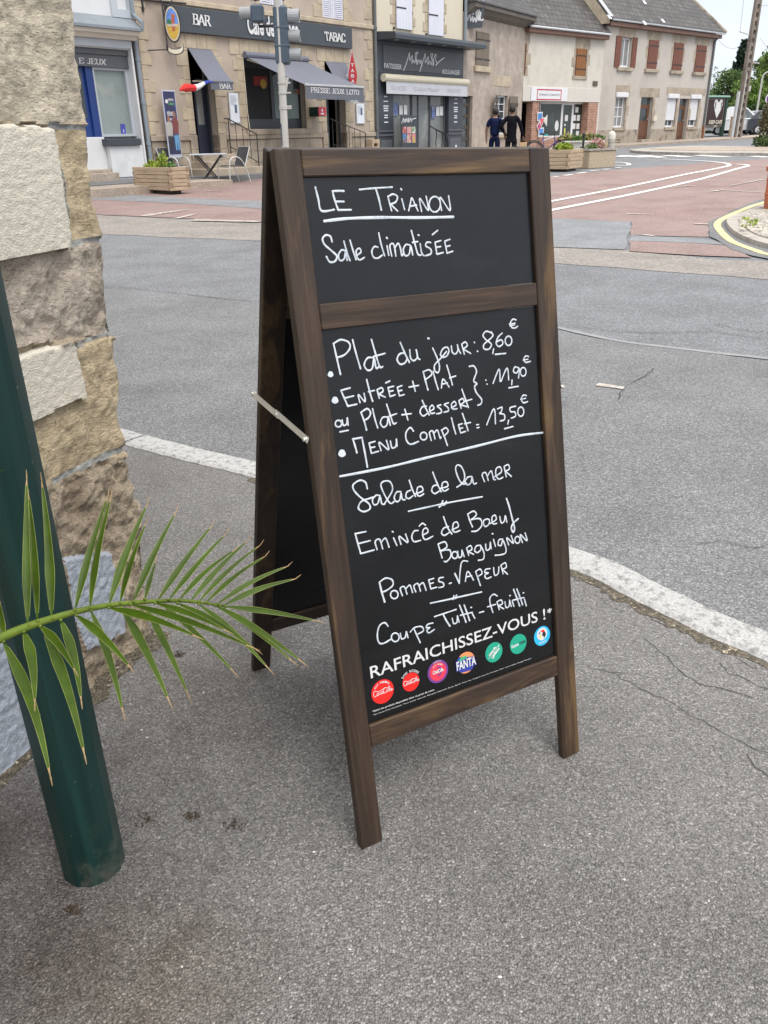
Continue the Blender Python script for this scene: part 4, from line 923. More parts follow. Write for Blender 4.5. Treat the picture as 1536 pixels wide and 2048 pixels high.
# piers and glazing
PL = (BX0, X(FA, 787, 230, .06)); PR = (X(FA, 896.5, 230, .06), BX1)
for a, c in (PL, PR):
    mb = MB(); mb.bbox(a+.02, c, -.07, .2, .44, zf0-.003, .01); pr = mb.build('pier', M['anthracite'], rb_)
    mb = MB()
    for zz in (1.28, 1.42): mb.bbox(a, c+.02, -.10, -.02, zz, zz+.05, .008)
    mb.bbox(a+.14, c-.12, -.082, -.03, .6, 1.15, .01); mb.build('moulding', M['anth_panel'], pr)
    mb = MB(); rr = random.Random(int(a*10)); zz = 2.55
    for wd in (.2, 0, .26, 0, .3, .28, .26, 0, .2, .22, 0, .24):
        if wd: mb.box((a+c)/2-wd/2, (a+c)/2+wd/2, -.074, -.071, zz, zz+.035)
        zz -= .075
    mb.disc(((a+c)/2+.05, -.084, .85), .06, (1, 0, 0), (0, 0, 1), 14); mb.build('printed_list', M['paper'], pr)
    mb = MB(); mb.bar((c-.25, -.08, zf0-.5), (c-.15, -.2, zf0-.62), .06, .05); mb.build('wall_lamp', M['alu'], pr)
ga, gc = PL[1]+.003, PR[0]-.003; zg = Z(FA, 840, 186, -.1)
mb = MB(); da, dc_ = X(FA, 823, 240, -.1), X(FA, 860, 240, -.1); dm = X(FA, 837, 240, -.1)
mb.wall(ga, gc, .55, zf0-.003, [(ga+.08, da-.04, .75, zg), (da+.04, dm-.025, .57, zg-.06), (dm+.025, dc_-.04, .57, zg-.06), (dc_+.04, gc-.08, .75, zg)], .10, .18); sf = mb.build('shopfront_frame', M['anth_panel'], rb_)
mb = MB(); mb.box(ga+.07, gc-.07, .135, .15, .57, zg); mb.build('glazing', pm('bakery_glass', (.17, .18, .175), .05, .3, .9, col2=(.30, .30, .28), ms=.8), sf)
mb = MB(); mb.box(da+.02, dc_-.02, .09, .099, zg-.07, zg); mb.box(da, da+.05, .085, .1, .57, zg); mb.box(dc_-.06, dc_, .085, .1, .57, zg); mb.build('door_frame', M['anthracite'], sf)
ps = MB(); pb = MB()
for tl, br, d_ in (((799, 211), (806, 229), 0), ((808, 210), (815, 229), 0), ((873, 214), (879, 232), 0), ((880, 213), (886.5, 231), 0)):
    q = rect(FA, tl, br, -.08); ps.box(q[0], q[1], .092, .099, q[2], q[3])
build_split(ps, 'paper_notice', M['letter'], sf, .02)
for tl, br in (((787, 206), (797, 232)), ((864, 212), (871.5, 223)), ((864, 223), (871.5, 237))):
    q = rect(FA, tl, br, -.08); pb.box(q[0], q[1], .092, .099, q[2], q[3])
build_split(pb, 'blue_notice', pm('blue_notice', (.10, .14, .30), .5, .4, 8, col2=(.3, .28, .2), ms=6), sf, .02)
mb = MB(); mb.bbox(ga, gc, -.4, .2, .44, .55, .01); mb.build('doorstep', M['stone_grey'], rb_)
mb = MB(); mb.tube([(BX1+.06, -.08, zco+.28), (BX1+.06, -.08, 9)], .06, 10); mb.build('drainpipe', M['pipe'], rb_)
# poster board outside the bakery
q = rect(FA, (801, 231), (833, 300), .5); bp = thing('poster_board', 'charcoal poster board with white signature and rows of product pictures outside the bakery', 'poster board', FA, (q[0], -.5, .44))
mb = MB(); mb.bbox(q[0], q[1], -.55, -.5, .46, q[3], .01); mb.build('board', M['anthracite'], bp)
mb = MB(); sg_ = [FA.px(*p, .556) for p in [Z4b(*p) for p in [(340, 1150), (358, 1100), (362, 1140), (375, 1105), (378, 1140), (390, 1100), (395, 1135), (408, 1095), (405, 1140), (425, 1100), (430, 1135), (440, 1110), (475, 1100)]]]; ribbon(mb, sg_, .03, .556, 4, step=.0001); mb.build('signature_lettering', M['letter'], bp)
PC = [(.5, .1, .1), (.45, .4, .3), (.15, .3, .12), (.1, .25, .5), (.6, .2, .25), (.5, .45, .1), (.2, .1, .08), (.55, .55, .5)]
for r_ in range(2):
    for c_ in range(3):
        tl = (804.5+c_*8.6-r_*.6, 252+r_*15); qq = rect(FA, Z4b(*[(350, 1180), (390, 1180), (437, 1180), (352, 1245), (390, 1245), (438, 1245)][r_*3+c_]), Z4b(*[(383, 1240), (432, 1240), (468, 1240), (385, 1328), (430, 1328), (470, 1328)][r_*3+c_]), .55)
        mb = MB(); mb.box(qq[0], qq[1], -.556, -.551, qq[2], qq[3]); a, c = PC[(r_*3+c_) % 8], PC[(r_*5+c_*3+1) % 8]
        mb.build('product_picture', pm('product_print_%d' % (r_*3+c_), a, .5, .5, 9, col2=c, ms=9, m0=.47, m1=.53), bp)
x_ = X(FA, 866, 255, .6)
t_ = thing('stair_handrail', 'black curved iron handrail in front of the bakery door', 'handrail', FA, (x_, -.1, .5))
pts = catmull([(X(FA, 863, 251, .2), -.1, Z(FA, 863, 251, .2)), (X(FA, 880, 261, .5), -.4, Z(FA, 880, 261, .5)), (X(FA, 893, 267, .9), -.8, Z(FA, 893, 267, .9)), (X(FA, 900, 276, 1.1), -1.0, Z(FA, 900, 276, 1.1)), (X(FA, 901, 300, 1.1), -1.0, .45)], 5)
mb = MB(); mb.tube(pts, .025, 8); mb.build('top_rail', M['iron'], t_)
for i in (4, 8, 11):
    p = pts[i]; mb = MB(); mb.tube(catmull([p, p+Vector((.04, 0, -.25)), p+Vector((-.02, 0, -.45)), Vector((p.x+.08, p.y, .46))], 4), .018, 6); mb.build('baluster', M['iron'], t_)
# hanging bakery banner
Bp = FA.L(at_depth(950, 20, FPX/51)); hb = thing('hanging_banner', 'charcoal bakery sign panel with white signature hanging above the shop corner', 'hanging sign', FA, tuple(Bp))
bF = Frame(FA.W(Bp), (RT*.8+FA.x*.3).normalized())
bpx = lambda x, y, o=0.0: bF.px(*Z4b(x, y), o)
mb = MB(); mb.slab([bpx(925, 268), bpx(1088, 256), bpx(1122, -40), bpx(965, -70)], -.02, .02); bd_ = mb.build('panel', M['fascia'], hb, src=bF)
mb = MB(); ribbon(mb, [bpx(*p) for p in [(930, 165), (950, 125), (966, 100), (972, 128), (985, 95), (985, 132), (1000, 100), (1003, 135), (1012, 110), (1008, 75), (1025, 68), (1018, 100), (1035, 118), (1045, 90), (1052, 130), (1062, 85)]], .05, .0225, 4, step=.0001); ribbon(mb, [bpx(*p) for p in [(928, 238), (955, 175), (975, 128), (980, 200), (1000, 150), (1003, 205), (1020, 165), (1030, 205), (1038, 165), (1030, 125), (1050, 120), (1045, 155), (1058, 190), (1060, 115), (1075, 120), (1068, 165), (1080, 190), (1100, 175)]], .05, .0245, 4, step=.0001); mb.build('signature_lettering', M['letter'], bd_, src=bF)
mb = MB()
for body, a, c in (('BOULANGERIE', (968, 22), (1110, 10)), ('PATISSERIE', (965, 40), (1060, 34))):
    A_, C_ = Vector(bpx(*a)), Vector(bpx(*c)); put_text(mb, body, lambda u, v, A_=A_, C_=C_: (A_.x+(C_.x-A_.x)*u, -.0225, A_.y+(C_.y-A_.y)*u+.20*v), .015)
mb.build('lettering', M['letter'], bd_, src=bF)
mb = MB(); mb.tube([Vector(FA.L(bF.W((*[0], 0, 0)))) + Vector((-.3, .1, 1.3)), (BX1+.02, -.02, Bp.z+1.3)], .02, 6); mb.build('bracket', M['iron'], hb)
# ================================================================== rough stone house
rc = thing('stone_house', 'low house of rough brownish render with grey brown shutters and slate roof', 'house', FC, (XC/2, 0, .55))
W3 = rect(FC, (952, 62), (976, 134)); D3 = rect(FC, (926.5, 191), (943, 293)); D3 = (.06, D3[1], .56, D3[3]); G3 = rect(FC, (990.5, 190), (1013, 268))
ze = (Z(FC, 970, 34)+Z(FC, 1050, 51))/2
mb = MB(); mb.wall(.01, XC, .2, ze, [W3, D3, G3], 0, .35); mb.box(.01, XC, .36, 7, .2, ze); mb.build('wall', M['rough_stone'], rc)
mb = MB(); L_ = W3
for i in range(2):
    a = L_[0]+(L_[1]-L_[0])*i/2+.01; c = L_[0]+(L_[1]-L_[0])*(i+1)/2-.01
    for j in range(3): mb.bbox(a+(c-a)*j/3+.002, a+(c-a)*(j+1)/3-.002, -.045, -.005, L_[2]+.02, L_[3]-.02, .004)
sh = mb.build('shutter', M['brown_shutter'], rc)
mb = MB()
for zz in (L_[2]+.22, L_[3]-.3): mb.box(L_[0]-.03, (L_[0]+L_[1])/2-.06, -.055, -.0465, zz, zz+.05); mb.box((L_[0]+L_[1])/2+.06, L_[1]+.06, -.055, -.0465, zz, zz+.05)
mb.build('hinge_strap', M['iron'], sh)
mb = MB(); mb.bbox(W3[0]-.15, W3[1]+.15, -.1, .1, W3[2]-.22, W3[2], .012); mb.bbox(G3[0]-.2, G3[1]+.2, -.015, .1, G3[3]+.35, G3[3]+.75, .01); mb.bbox(G3[0]-.1, G3[1]+.1, -.1, .2, G3[2]-.15, G3[2], .012); build_split(mb, 'stone_trim', M['stone_trim'], rc)
mb = MB(); mb.wall(D3[0], D3[1], D3[2], D3[3], [(D3[0]+.25, D3[1]-.22, D3[2]+.2+.42*i, D3[2]+.5+.42*i) for i in range(5)], .12, .17); dr = mb.build('door', M['dark_wood'], rc)
mb = MB(); mb.box(D3[0]+.1, D3[1]-.1, .15, .16, D3[2]+.1, D3[3]-.1); mb.build('pane', M['pane'], dr)
mb = MB(); g0, g1 = G3[0]+.05, G3[1]-.08; gm = (g0+g1)/2; hs_ = []
for i in range(2):
    for j in range(5):
        a = g0+.05+(g1-g0-.1)*i/2+.015; c = g0+.05+(g1-g0-.1)*(i+1)/2-.015; dz = (G3[3]-G3[2]-.1)/5; hs_.append((a, c, G3[2]+.05+dz*j+.015, G3[2]+.05+dz*(j+1)-.015))
mb.wall(g0, g1, G3[2], G3[3], hs_, .12, .17); wn = mb.build('window', M['white_plastic'], rc)
mb = MB(); mb.box(g0+.02, g1-.02, .142, .15, G3[2]+.02, G3[3]-.02); mb.build('pane', M['pane'], wn)
for x0, x1, a0 in ((G3[0]-.04, X(FC, 978, 230), 1), (G3[1]+.04, X(FC, 1027, 230), -1)):
    mb = MB(); y_ = lambda x: -.06-.25*abs(x-x0)/abs(x1-x0)*(1 if a0 > 0 else .4)
    n = 4
    for i in range(n):
        a, c = x0+(x1-x0)*i/n, x0+(x1-x0)*(i+1)/n-.01*a0*-1; lo, hi = min(a, c), max(a, c)
        mb.prism([(lo, y_(lo)), (hi, y_(hi)), (hi, y_(hi)-.035), (lo, y_(lo)-.035)], lambda p, q: (p, q, G3[2]+.02), lambda p, q: (p, q, G3[3]-.02))
    s_ = mb.build('shutter', M['brown_shutter'], rc)
    mb = MB()
    for zz in (G3[2]+.25, G3[3]-.35):
        mb.bar((x0, y_(x0)-.045, zz), (x1, y_(x1)-.045, zz), .12, .02)
    mb.bar((x0, y_(x0)-.05, G3[3]-.35), (x1, y_(x1)-.05, G3[2]+.3), .07, .015); mb.build('batten', M['dark_wood'], s_)
mb = MB(); P = [(-.45, ze+.30), (-.45, ze+.16), (-.30, ze+.10), (-.22, ze-.0), (-.003, ze-.10), (-.003, ze+.30)]; mb.prism(P, lambda y, z: (0.15, y, z), lambda y, z: (XC+.12, y, z)); mb.build('eave', M['eave_dark'], rc)
mb = MB(); rz = ze+.31; mb.prism([(-.5, rz), (-.5, rz+.04), (4.2, rz+4.6), (4.2, rz)], lambda y, z: (0.1, y, z), lambda y, z: (XC+.15, y, z)); rf = mb.build('roof', M['slate'], rc)
# dormer
dq = rect(FC, (994, -30), (1022, 16), .0); y0 = .25
mb = MB(); mb.wall(dq[0], dq[1], rz+.35, rz+2.4, [(dq[0]+.28, dq[1]-.3, rz+.75, rz+2.2)], y0, y0+.3); mb.box(dq[0], dq[1], y0+.31, y0+2, rz+.35, rz+2.4); dm_ = mb.build('dormer', M['stone_grey'], rc)
mb = MB(); mb.box(dq[0]+.28, (dq[0]+dq[1])/2+.1, y0+.1, y0+.15, rz+.75, rz+2.2); mb.build('window', M['pane'], dm_)
mb = MB(); mb.box((dq[0]+dq[1])/2+.1, dq[1]-.3, y0+.05, y0+.1, rz+.75, rz+2.2); mb.build('shutter', M['brown_shutter'], dm_)
mb = MB(); mb.prism([(-.1, rz+.22), (-.1, rz+.36), (.3, rz+.5), (.3, rz+.3)], lambda y, z: (dq[0]-.1, y, z), lambda y, z: (dq[1]+.1, y, z)); mb.build('lead_apron', M['paper'], dm_)
mb = MB(); mb.prism([(dq[0]-.25, rz+2.41), (dq[1]+.25, rz+2.41), ((dq[0]+dq[1])/2, rz+3.6)], lambda x, z: (x, y0-.15, z), lambda x, z: (x, y0+3, z)); mb.build('dormer_roof', M['slate'], dm_)
# ================================================================== cream shop (driving school)
zT = Z(FB, 1122, 71); xT1 = X(FB, 1203, 160); zS = Z(FB, 1120, 203.5)
rt = thing('driving_school', 'cream roughcast house with a brick ground floor shop and orange wooden shutters', 'shop', FB, (xT1/2, 0, .6))
WT = rect(FB, (1153, 97), (1170.5, 152)); gT = gz(43)+.12
mb = MB(); mb.wall(.01, xT1, zS, zT, [(WT[0], WT[1], WT[2], WT[3])], 0, .35); mb.box(.01, xT1, .36, 7, zS, zT); mb.build('wall', M['cream_wall'], rt)
mb = MB(); mb.bbox(.01, xT1-.003, -.02, .1, zS-.002, zS+.62, .008); mb.build('band', M['cream_band'], rt)
tr = MB(); quoins(tr, WT[0], WT[2]-.05, WT[3], -1, a=.3, c=.16, y=-.012, seed=51, hs=.45); quoins(tr, WT[1], WT[2]-.05, WT[3], 1, a=.3, c=.16, y=-.012, seed=52, hs=.45); tr.bbox(WT[0]-.1, WT[1]+.25, -.014, .1, WT[3], WT[3]+.52, .008); tr.bbox(WT[0]-.2, WT[1]+.1, -.05, .1, WT[2]-.16, WT[2], .008)
WT2 = (.02, X(FB, 1050, 118)); zt2, zb2 = Z(FB, 1047, 87), Z(FB, 1046, 149)
quoins(tr, WT2[1], zb2-.05, zt2, 1, a=.4, c=.22, y=-.012, seed=53, hs=.45); tr.bbox(.02, WT2[1]+.3, -.014, .1, zt2, zt2+.5, .008); build_split(tr, 'stone_surround', M['stone_grey'], rt)
for a, c, z0, z1 in ((WT[0], WT[1]-.12, WT[2], WT[3]), (WT2[0], WT2[1], zb2, zt2)):
    mb = MB()
    for i in range(4): mb.bbox(a+(c-a)*i/4+.003, a+(c-a)*(i+1)/4-.003, -.06, -.018, z0, z1, .004)
    s_ = mb.build('shutter', M['orange_shutter'], rt); mb = MB()
    for zz in (z0+.25, z1-.32): mb.box(a, c+.04, -.068, -.061, zz, zz+.05)
    mb.build('hinge_strap', M['iron'], s_)
q = rect(FB, (1185.5, 162), (1193.5, 172)); mb = MB(); mb.bbox(q[0], q[1], -.05, .02, q[2], q[3], .01); mb.build('vent', pm('dark_vent', (.10, .08, .05), .6, .2, 9), rt)
q = rect(FB, (1063, 175), (1134, 202), .05); sp = MB(); sp.bbox(q[0], q[1], -.06, -.021, Z(FB, 1098, 202, .05), Z(FB, 1098, 175, .05), .006); sg2 = sp.build('sign_panel', M['white_plastic'], rt)
q2 = rect(FB, (1074.5, 177), (1122, 200.5), .06); z0, z1 = Z(FB, 1098, 200.5, .06), Z(FB, 1098, 178.5, .06)
mb = MB(); mb.wall(q2[0], q2[1], z0, z1, [(q2[0]+.05, q2[1]-.05, z0+.05, z1-.05)], -.066, -.0605); mb.build('red_border', M['red_sign'], sg2)
mb = MB(); put_text(mb, 'TRAINOU CONDUITE', lambda u, v: (q2[0]+.14+(q2[1]-q2[0]-.28)*u, -.064, z0+.19+(z1-z0-.38)*v), .01); mb.build('lettering', pm('grey_letter', (.10, .10, .11), .6, .05, 4), sg2)
# ground floor recess
b1 = (X(FB, 1062.5, 260), X(FB, 1075.5, 260)); b2 = (X(FB, 1174, 250), xT1-.12); yR = .35
mb = MB(); mb.box(b1[0], b1[1], .0, yR, gT-.2, zS-.005); mb.box(b2[0], b2[1], .0, yR+.02, gT-.2, zS-.005); mb.box(X(FB, 1163.5, 260, -yR), X(FB, 1163.5, 260, -yR)+2.2, yR+.03, yR+.3, gT-.2, zS-.005)
mb.box(b1[1]+.003, X(FB, 1120, 285, -yR), yR-.12, yR+.2, gT-.2, gT+.45); mb.box(.02, b1[0]-.003, .75, 1.2, gT-.2, gT+.4); build_split(mb, 'brick_pier', M['brick'], rt, .02)
mb = MB(); mb.box(.01, xT1, 2.2, 7, gT-.2, zS-.004); mb.build('interior', pm('dim_shop_interior', (.05, .06, .055), .8, .3, 1), rt)
mb = MB(); mb.box(xT1-.115, xT1, -.003, .3, gT-.2, zS-.004); mb.build('white_edge', M['cream_band'], rt)
xa_, xb_, xc_, xd_ = [X(FB, p, 270, -yR) for p in (1077, 1121, 1143, 1164)]
mb = MB(); hs_ = [(xa_+.04, xb_-.05, gT+.5, zS-.08), (xb_+.1, xc_-.1, gT+.08, zS-.12), (xc_+.04, xd_-.05, gT+.08, zS-.08)]
mb.wall(xa_, xd_, gT, zS-.005, hs_, yR, yR+.08); sf = mb.build('shopfront_frame', M['white_plastic'], rt)
mb = MB(); mb.box(xa_+.03, xd_-.04, yR+.035, yR+.045, gT+.05, zS-.06); mb.build('pane', pm('dark_shop_glass', (.035, .045, .04), .06, .4, .8, col2=(.08, .09, .08), ms=.7), sf)
mb = MB(); 
for tl, br in (((1131, 230), (1136, 242)), ((1152, 214), (1157, 225)), ((1146.5, 230), (1152, 241.5)), ((1155, 230), (1160, 241.5)), ((1145.5, 247), (1151, 258)), ((1154, 247), (1159, 258)), ((1153, 262), (1158, 273.5)), ((1129.5, 248), (1132, 252))):
    q = rect(FB, tl, br, -yR); mb.box(q[0], q[1], yR+.02, yR+.03, q[2], q[3])
q = Vector(FB.px(1114, 251.5, -yR)); mb.disc((q.x, yR+.02, q.y), .16, (1, 0, 0), (0, 0, 1), 20, .24); q = Vector(FB.px(1133.5, 281, -yR)); mb.disc((q.x, yR+.02, q.y), .11, (1, 0, 0), (0, 0, 1), 16)
build_split(mb, 'paper_notice', M['letter'], sf, .02)
mb = MB(); q = rect(FB, (1091, 235), (1118, 237), -yR-.3); mb.box(q[0], q[1], yR+.2, yR+.24, q[2], q[3]); mb.build('shelf', M['paper'], rt)
mb = MB(); q = rect(FB, (1088, 268), (1096, 274), -yR+.0); mb.box(q[0], q[1], yR+.015, yR+.028, q[2], q[3]); mb.build('turquoise_notice', pm('turquoise_print', (.03, .35, .36), .5, .2, 4), sf)
q = Vector(FB.px(1130, 262, -yR)); mb = MB(); mb.disc((q.x, yR+.02, q.y), .07, (1, 0, 0), (0, 0, 1), 16, .16); mb.build('yellow_notice', pm('yellow_print_b', (.5, .5, .1), .5, .1, 4), sf)
for (cx, cy), body, colr in (((1078.5, 233), 'sq', (.05, .2, .5)), ((1082, 244), 'tr', (.6, .1, .12)), ((1090, 241), 'tr2', (.65, .6, .55)), ((1077, 253), 'di', (.4, .06, .15)), ((1081, 264), 'sq2', (.06, .25, .6))):
    c = Vector(FB.px(cx, cy, .02)); mb = MB(); s_ = .17
    P = [(-s_, -s_), (s_, -s_*.8), (s_, s_), (-s_, s_*.9)] if 'sq' in body else ([(-s_*1.2, s_), (s_*1.2, s_), (0, -s_*1.2)] if body == 'tr' else ([(-s_, 0), (s_*.6, -s_*1.3), (s_*.6, s_*1.3)] if body == 'tr2' else [(-s_, 0), (0, -s_*1.2), (s_, 0), (0, s_*1.2)]))
    mb.slab([(c.x+a*1.18, c.y+d*1.18) for a, d in P], .0-.06, -.052); o_ = mb.build('road_sign_board', M['letter'], rt)
    mb = MB(); mb.slab([(c.x+a*.85, c.y+d*.85) for a, d in P], -.067, -.0605); mb.build('sign_face', pm('sign_face_'+body, colr, .5, .1, 4), o_)
q = (X(FB, 1043, 250, -.8), X(FB, 1052, 250, -.8)); mb = MB(); mb.box(.03, b1[0]-.25, .8, .86, gT+.41, zS-.1); dr = mb.build('door', M['paper'], rt)
mb = MB(); zz = gT+.9
for i in range(4): mb.box(.12, .32, .785, .798, gT+.85+.33*i, gT+.97+.33*i)
mb.build('door_panel', M['anthracite'], dr)
mb = MB(); mb.bbox(-.05, xT1, -.28, -.002, zT-.02, zT+.16, .02); mb.build('eave', M['eave_wood'], rt)
mb = MB(); mb.tube([(-.05, -.33, zT+.2), (xT1, -.33, zT+.2)], .05, 10); mb.build('gutter', M['gutter'], rt)
mb = MB(); rz = zT+.22; mb.prism([(-.34, rz), (-.34, rz+.06), (4.4, rz+4.75), (4.4, rz)], lambda y, z: (-.3, y, z), lambda y, z: (xT1-.003, y, z)); mb.build('roof', M['slate2'], rt)
# ================================================================== right house
xR0, xR1 = xT1+.002, X(FB, 1417, 200); zR = Z(FB, 1320, 62)
rr_ = thing('row_house', 'grey beige two storey house with red brown shutters and steep tiled roof', 'house', FB, ((xR0+xR1)/2, 0, .7))
Z6 = lambda x, y: (1180+x/4.315, y/4.315)
R6 = lambda a, c, o=0.0: rect(FB, Z6(*a), Z6(*c), o)
UW = [R6((273, 318), (340, 585)), R6((512, 342), (565, 598)), R6((730, 367), (780, 612)), R6((924, 388), (975, 626))]
GW = [R6((225, 835), (290, 1098)), R6((672, 845), (725, 1095)), R6((868, 850), (915, 1092))]
GD = [R6((444, 838), (510, 1200)), R6((778, 850), (815, 1200))]
GW = [(a, c, d, e_) for a, c, d, e_ in GW]
gy = lambda x: gz(FB.W((x, 0, 0)).y)+.12
mb = MB(); mb.wall(xR0, xR1, .3, zR, UW+GW+GD, 0, .35); mb.box(xR0, xR1, .36, 8, .3, zR); mb.build('wall', M['grey_render'], rr_)
zpl = Z(FB, 1300, 258.5); mb = MB(); hs_ = [(a-.03, c+.03, .2, 9) for a, c, d, e_ in GD]
mb.wall(xR0+.003, xR1+.03, .25, zpl, hs_, -.035, -.003); mb.build('plinth', M['plinth_dirty'], rr_)
tr = MB()
for i, (a, c, d, e_) in enumerate(UW):
    tr.bbox(a-.28, c+.3, -.006, .1, e_, e_+.5, .004)
    if i: quoins(tr, a, d, e_, -1, a=.26, c=.12, y=-.006, seed=60+i, hs=.5); quoins(tr, c, d, e_, 1, a=.26, c=.12, y=-.006, seed=70+i, hs=.5)
    tr.bbox(a-.2, c+.22, -.12, .1, d-.17, d-.002, .015)
for a, c, d, e_ in GW: tr.bbox(a-.06, c+.06, -.1, .1, d-.16, d-.002, .012)
tr.bbox(GW[0][0]-.1, GW[0][1]+.3, -.006, .1, GW[0][3]+.002, GW[0][3]+.55, .004); tr.bbox(GD[0][0]-.2, GD[0][1]+.6, -.006, .1, GD[0][3]+.002, GD[0][3]+.45, .004); tr.bbox(GW[1][0]-.2, GW[2][1]+.6, -.006, .1, GD[1][3]+.16, GD[1][3]+.55, .004)
for a, c, d, e_ in GD+GW: quoins(tr, c, max(d, zpl), e_, 1, a=.34, c=.2, y=-.008, seed=int(a*9), hs=.5)
build_split(tr, 'stone_surround', M['stone_grey'], rr_, .01)
a, c, d, e_ = UW[0]; mb = MB(); mb.wall(a+.02, c-.02, d, e_, [(a+.1, (a+c)/2-.03, d+.1, e_-.08), ((a+c)/2+.03, c-.1, d+.1, e_-.08)], .12, .18); wn = mb.build('window', M['white_plastic'], rr_)
mb = MB(); mb.box(a+.08, c-.08, .14, .15, d+.08, e_-.06); mb.build('pane', M['pane_light'], wn)
for a0, c0 in ((X(FB, 1229.5, 105), X(FB, 1240, 105)), (UW[0][1]+.03, X(FB, 1271, 110))):
    mb = MB()
    for i in range(3): mb.bbox(a0+(c0-a0)*i/3+.002, a0+(c0-a0)*(i+1)/3-.002, -.06, -.012, d, e_+.03, .004)
    mb.build('shutter', M['red_shutter'], rr_)
for a, c, d, e_ in UW[1:]:
    mb = MB()
    for i in range(4): mb.bbox(a+(c-a)*i/4+.002, a+(c-a)*(i+1)/4-.002, -.05, .0, d+.02, e_-.01, .004)
    s_ = mb.build('shutter', M['red_shutter'], rr_); mb = MB()
    for zz in (d+.25, e_-.3): mb.box(a+.05, c+.05, -.057, -.051, zz, zz+.05)
    mb.build('hinge_strap', M['iron'], s_)
for i, (a, c, d, e_) in enumerate(GW):
    mb = MB(); n = 3; dz = (e_-d-.1)/n; m_ = (a+c)/2
    mb.wall(a+.02, c-.02, d, e_, [(x0, x1, d+.08+dz*j, d+.04+dz*(j+1)) for j in range(n) for x0, x1 in ((a+.1, m_-.03), (m_+.03, c-.1))], .14, .2); wn = mb.build('window', M['white_plastic'], rr_)
    mb = MB(); mb.box(a+.08, c-.08, .165, .172, d+.06, e_-.06); mb.build('pane', M['pane_light'] if i == 0 else M['pane'], wn)
    mb = MB(); mb.bbox(a-.05, c+.06, -.1, .05, e_-.02, e_+.2, .02); mb.build('shutter_box', M['white_plastic'], rr_)
    if i:
        mb = MB(); zz = e_-.03
        while zz > d+(e_-d)*.27: mb.bbox(a+.02, c-.02, .06, .075, zz-.052, zz, .004); zz -= .055
        mb.build('roller_shutter', M['white_plastic'], rr_)
for a, c, d, e_ in GD:
    mb = MB(); mb.wall(a+.01, c-.01, d+.03, e_-.35, [(a+.22, c-.22, d+(e_-d)*.45, e_-.55)], .18, .24); mb.bbox(a+.2, c-.2, .165, .18, d+.15, d+(e_-d)*.38, .01); dr = mb.build('door', M['door_wood'], rr_)
    mb = MB(); mb.box(a+.2, c-.2, .20, .21, d+(e_-d)*.44, e_-.53); mb.box(a+.01, c-.01, .2, .22, e_-.345, e_-.003); mb.build('pane', M['pane'], dr)
    mb = MB(); mb.sphere((c-.15, .16, d+1.0), .03, n=8, m=5); mb.build('handle', M['alu'], dr)
    mb = MB(); mb.bbox(a-.1, c+.12, -.35, .2, d-.26, d, .012); mb.build('doorstep', M['stone_grey'], rr_)
q = R6((546, 1000), (570, 1045), .1); mb = MB(); mb.bbox(q[0], q[1], -.15, -.003, q[2], q[3], .01); mb.build('letter_box', M['cream_metal'], rr_)
q = R6((222, 1192), (268, 1222), .04); mb = MB(); mb.wall(q[0], q[1], q[2], q[3], [(q[0]+.08, q[1]-.08, q[2]+.06, q[3]-.06)], -.06, -.036); cv = mb.build('cellar_vent', M['stone_grey'], rr_)
mb = MB(); mb.box(q[0]+.06, q[1]-.06, -.05, -.037, q[2]+.05, q[3]-.05); mb.build('grille', M['black'], cv)
xg = X(FB, 1424, 150)-.25; xg = xR1-.32
mb = MB(); mb.tube([(xg, -.08, 1.45), (xg, -.08, zR-.2), (xg+.1, -.3, zR+.1)], .06, 8); mb.build('drainpipe', M['pipe_dark'], rr_)
mb = MB(); mb.tube([(xg, -.08, .55), (xg, -.08, 1.45)], .07, 8); mb.build('rusty_pipe', pm('rusty_iron', (.20, .075, .03), .8, .25, 6), rr_)
mb = MB(); mb.bbox(xR0, xR1+.1, -.28, -.002, zR-.06, zR+.14, .02); mb.build('eave', M['eave_wood'], rr_)
mb = MB(); mb.tube([(xR0, -.34, zR+.2), (xR1+.25, -.34, zR+.2)], .055, 10); mb.build('gutter', M['gutter'], rr_)
rz = zR+.24; rise = 1.02; hip = 3.4; yd = 4.6
mb = MB(); A0, B0 = (xR0-.25, -.4, rz), (xR1+.3, -.4, rz); A1, B1 = (xR0-.25, yd, rz+5.0*rise), (xR1-hip, yd, rz+5.0*rise); A2, B2 = (xR0-.25, 9.6, rz), (xR1+.3, 9.6, rz)
mb.add([A0, B0, B1, A1, A2, B2], [(0, 1, 2, 3), (1, 5, 2), (5, 4, 3, 2), (0, 3, 4)])
rf = mb.build('roof', M['slate2'], rr_)
mb = MB(); mb.tube([B0, B1], .09, 6); mb.tube([A1, B1], .1, 6); mb.build('ridge_tile', M['plinth_dirty'], rf)
mb = MB(); P = [(-.35, zR), (-.35, rz-.05), (yd, rz+4.95*rise-.02), (yd, zR)]; mb.prism(P, lambda y, z: (xR0-.32, y, z), lambda y, z: (xR0-.255, y, z)); mb.build('gable_wall', M['stone_trim'], rr_)
mb = MB(); mb.bar((xR0-.22, -.42, rz+.05), (xR0-.22, yd, rz+5.0*rise+.05), .26, .05, (1, 0, 0)); mb.build('verge_flashing', M['gutter'], rr_)
mb = MB(); mb.bbox(X(FB, 1122, 0, -2.3), min(xR0-.33, X(FB, 1156, 20, -2.0)), 2.0, 3.2, Z(FB, 1150, 40, -2.0), zR+4.6, .03); mb.build('chimney', M['stone_trim'], rr_)
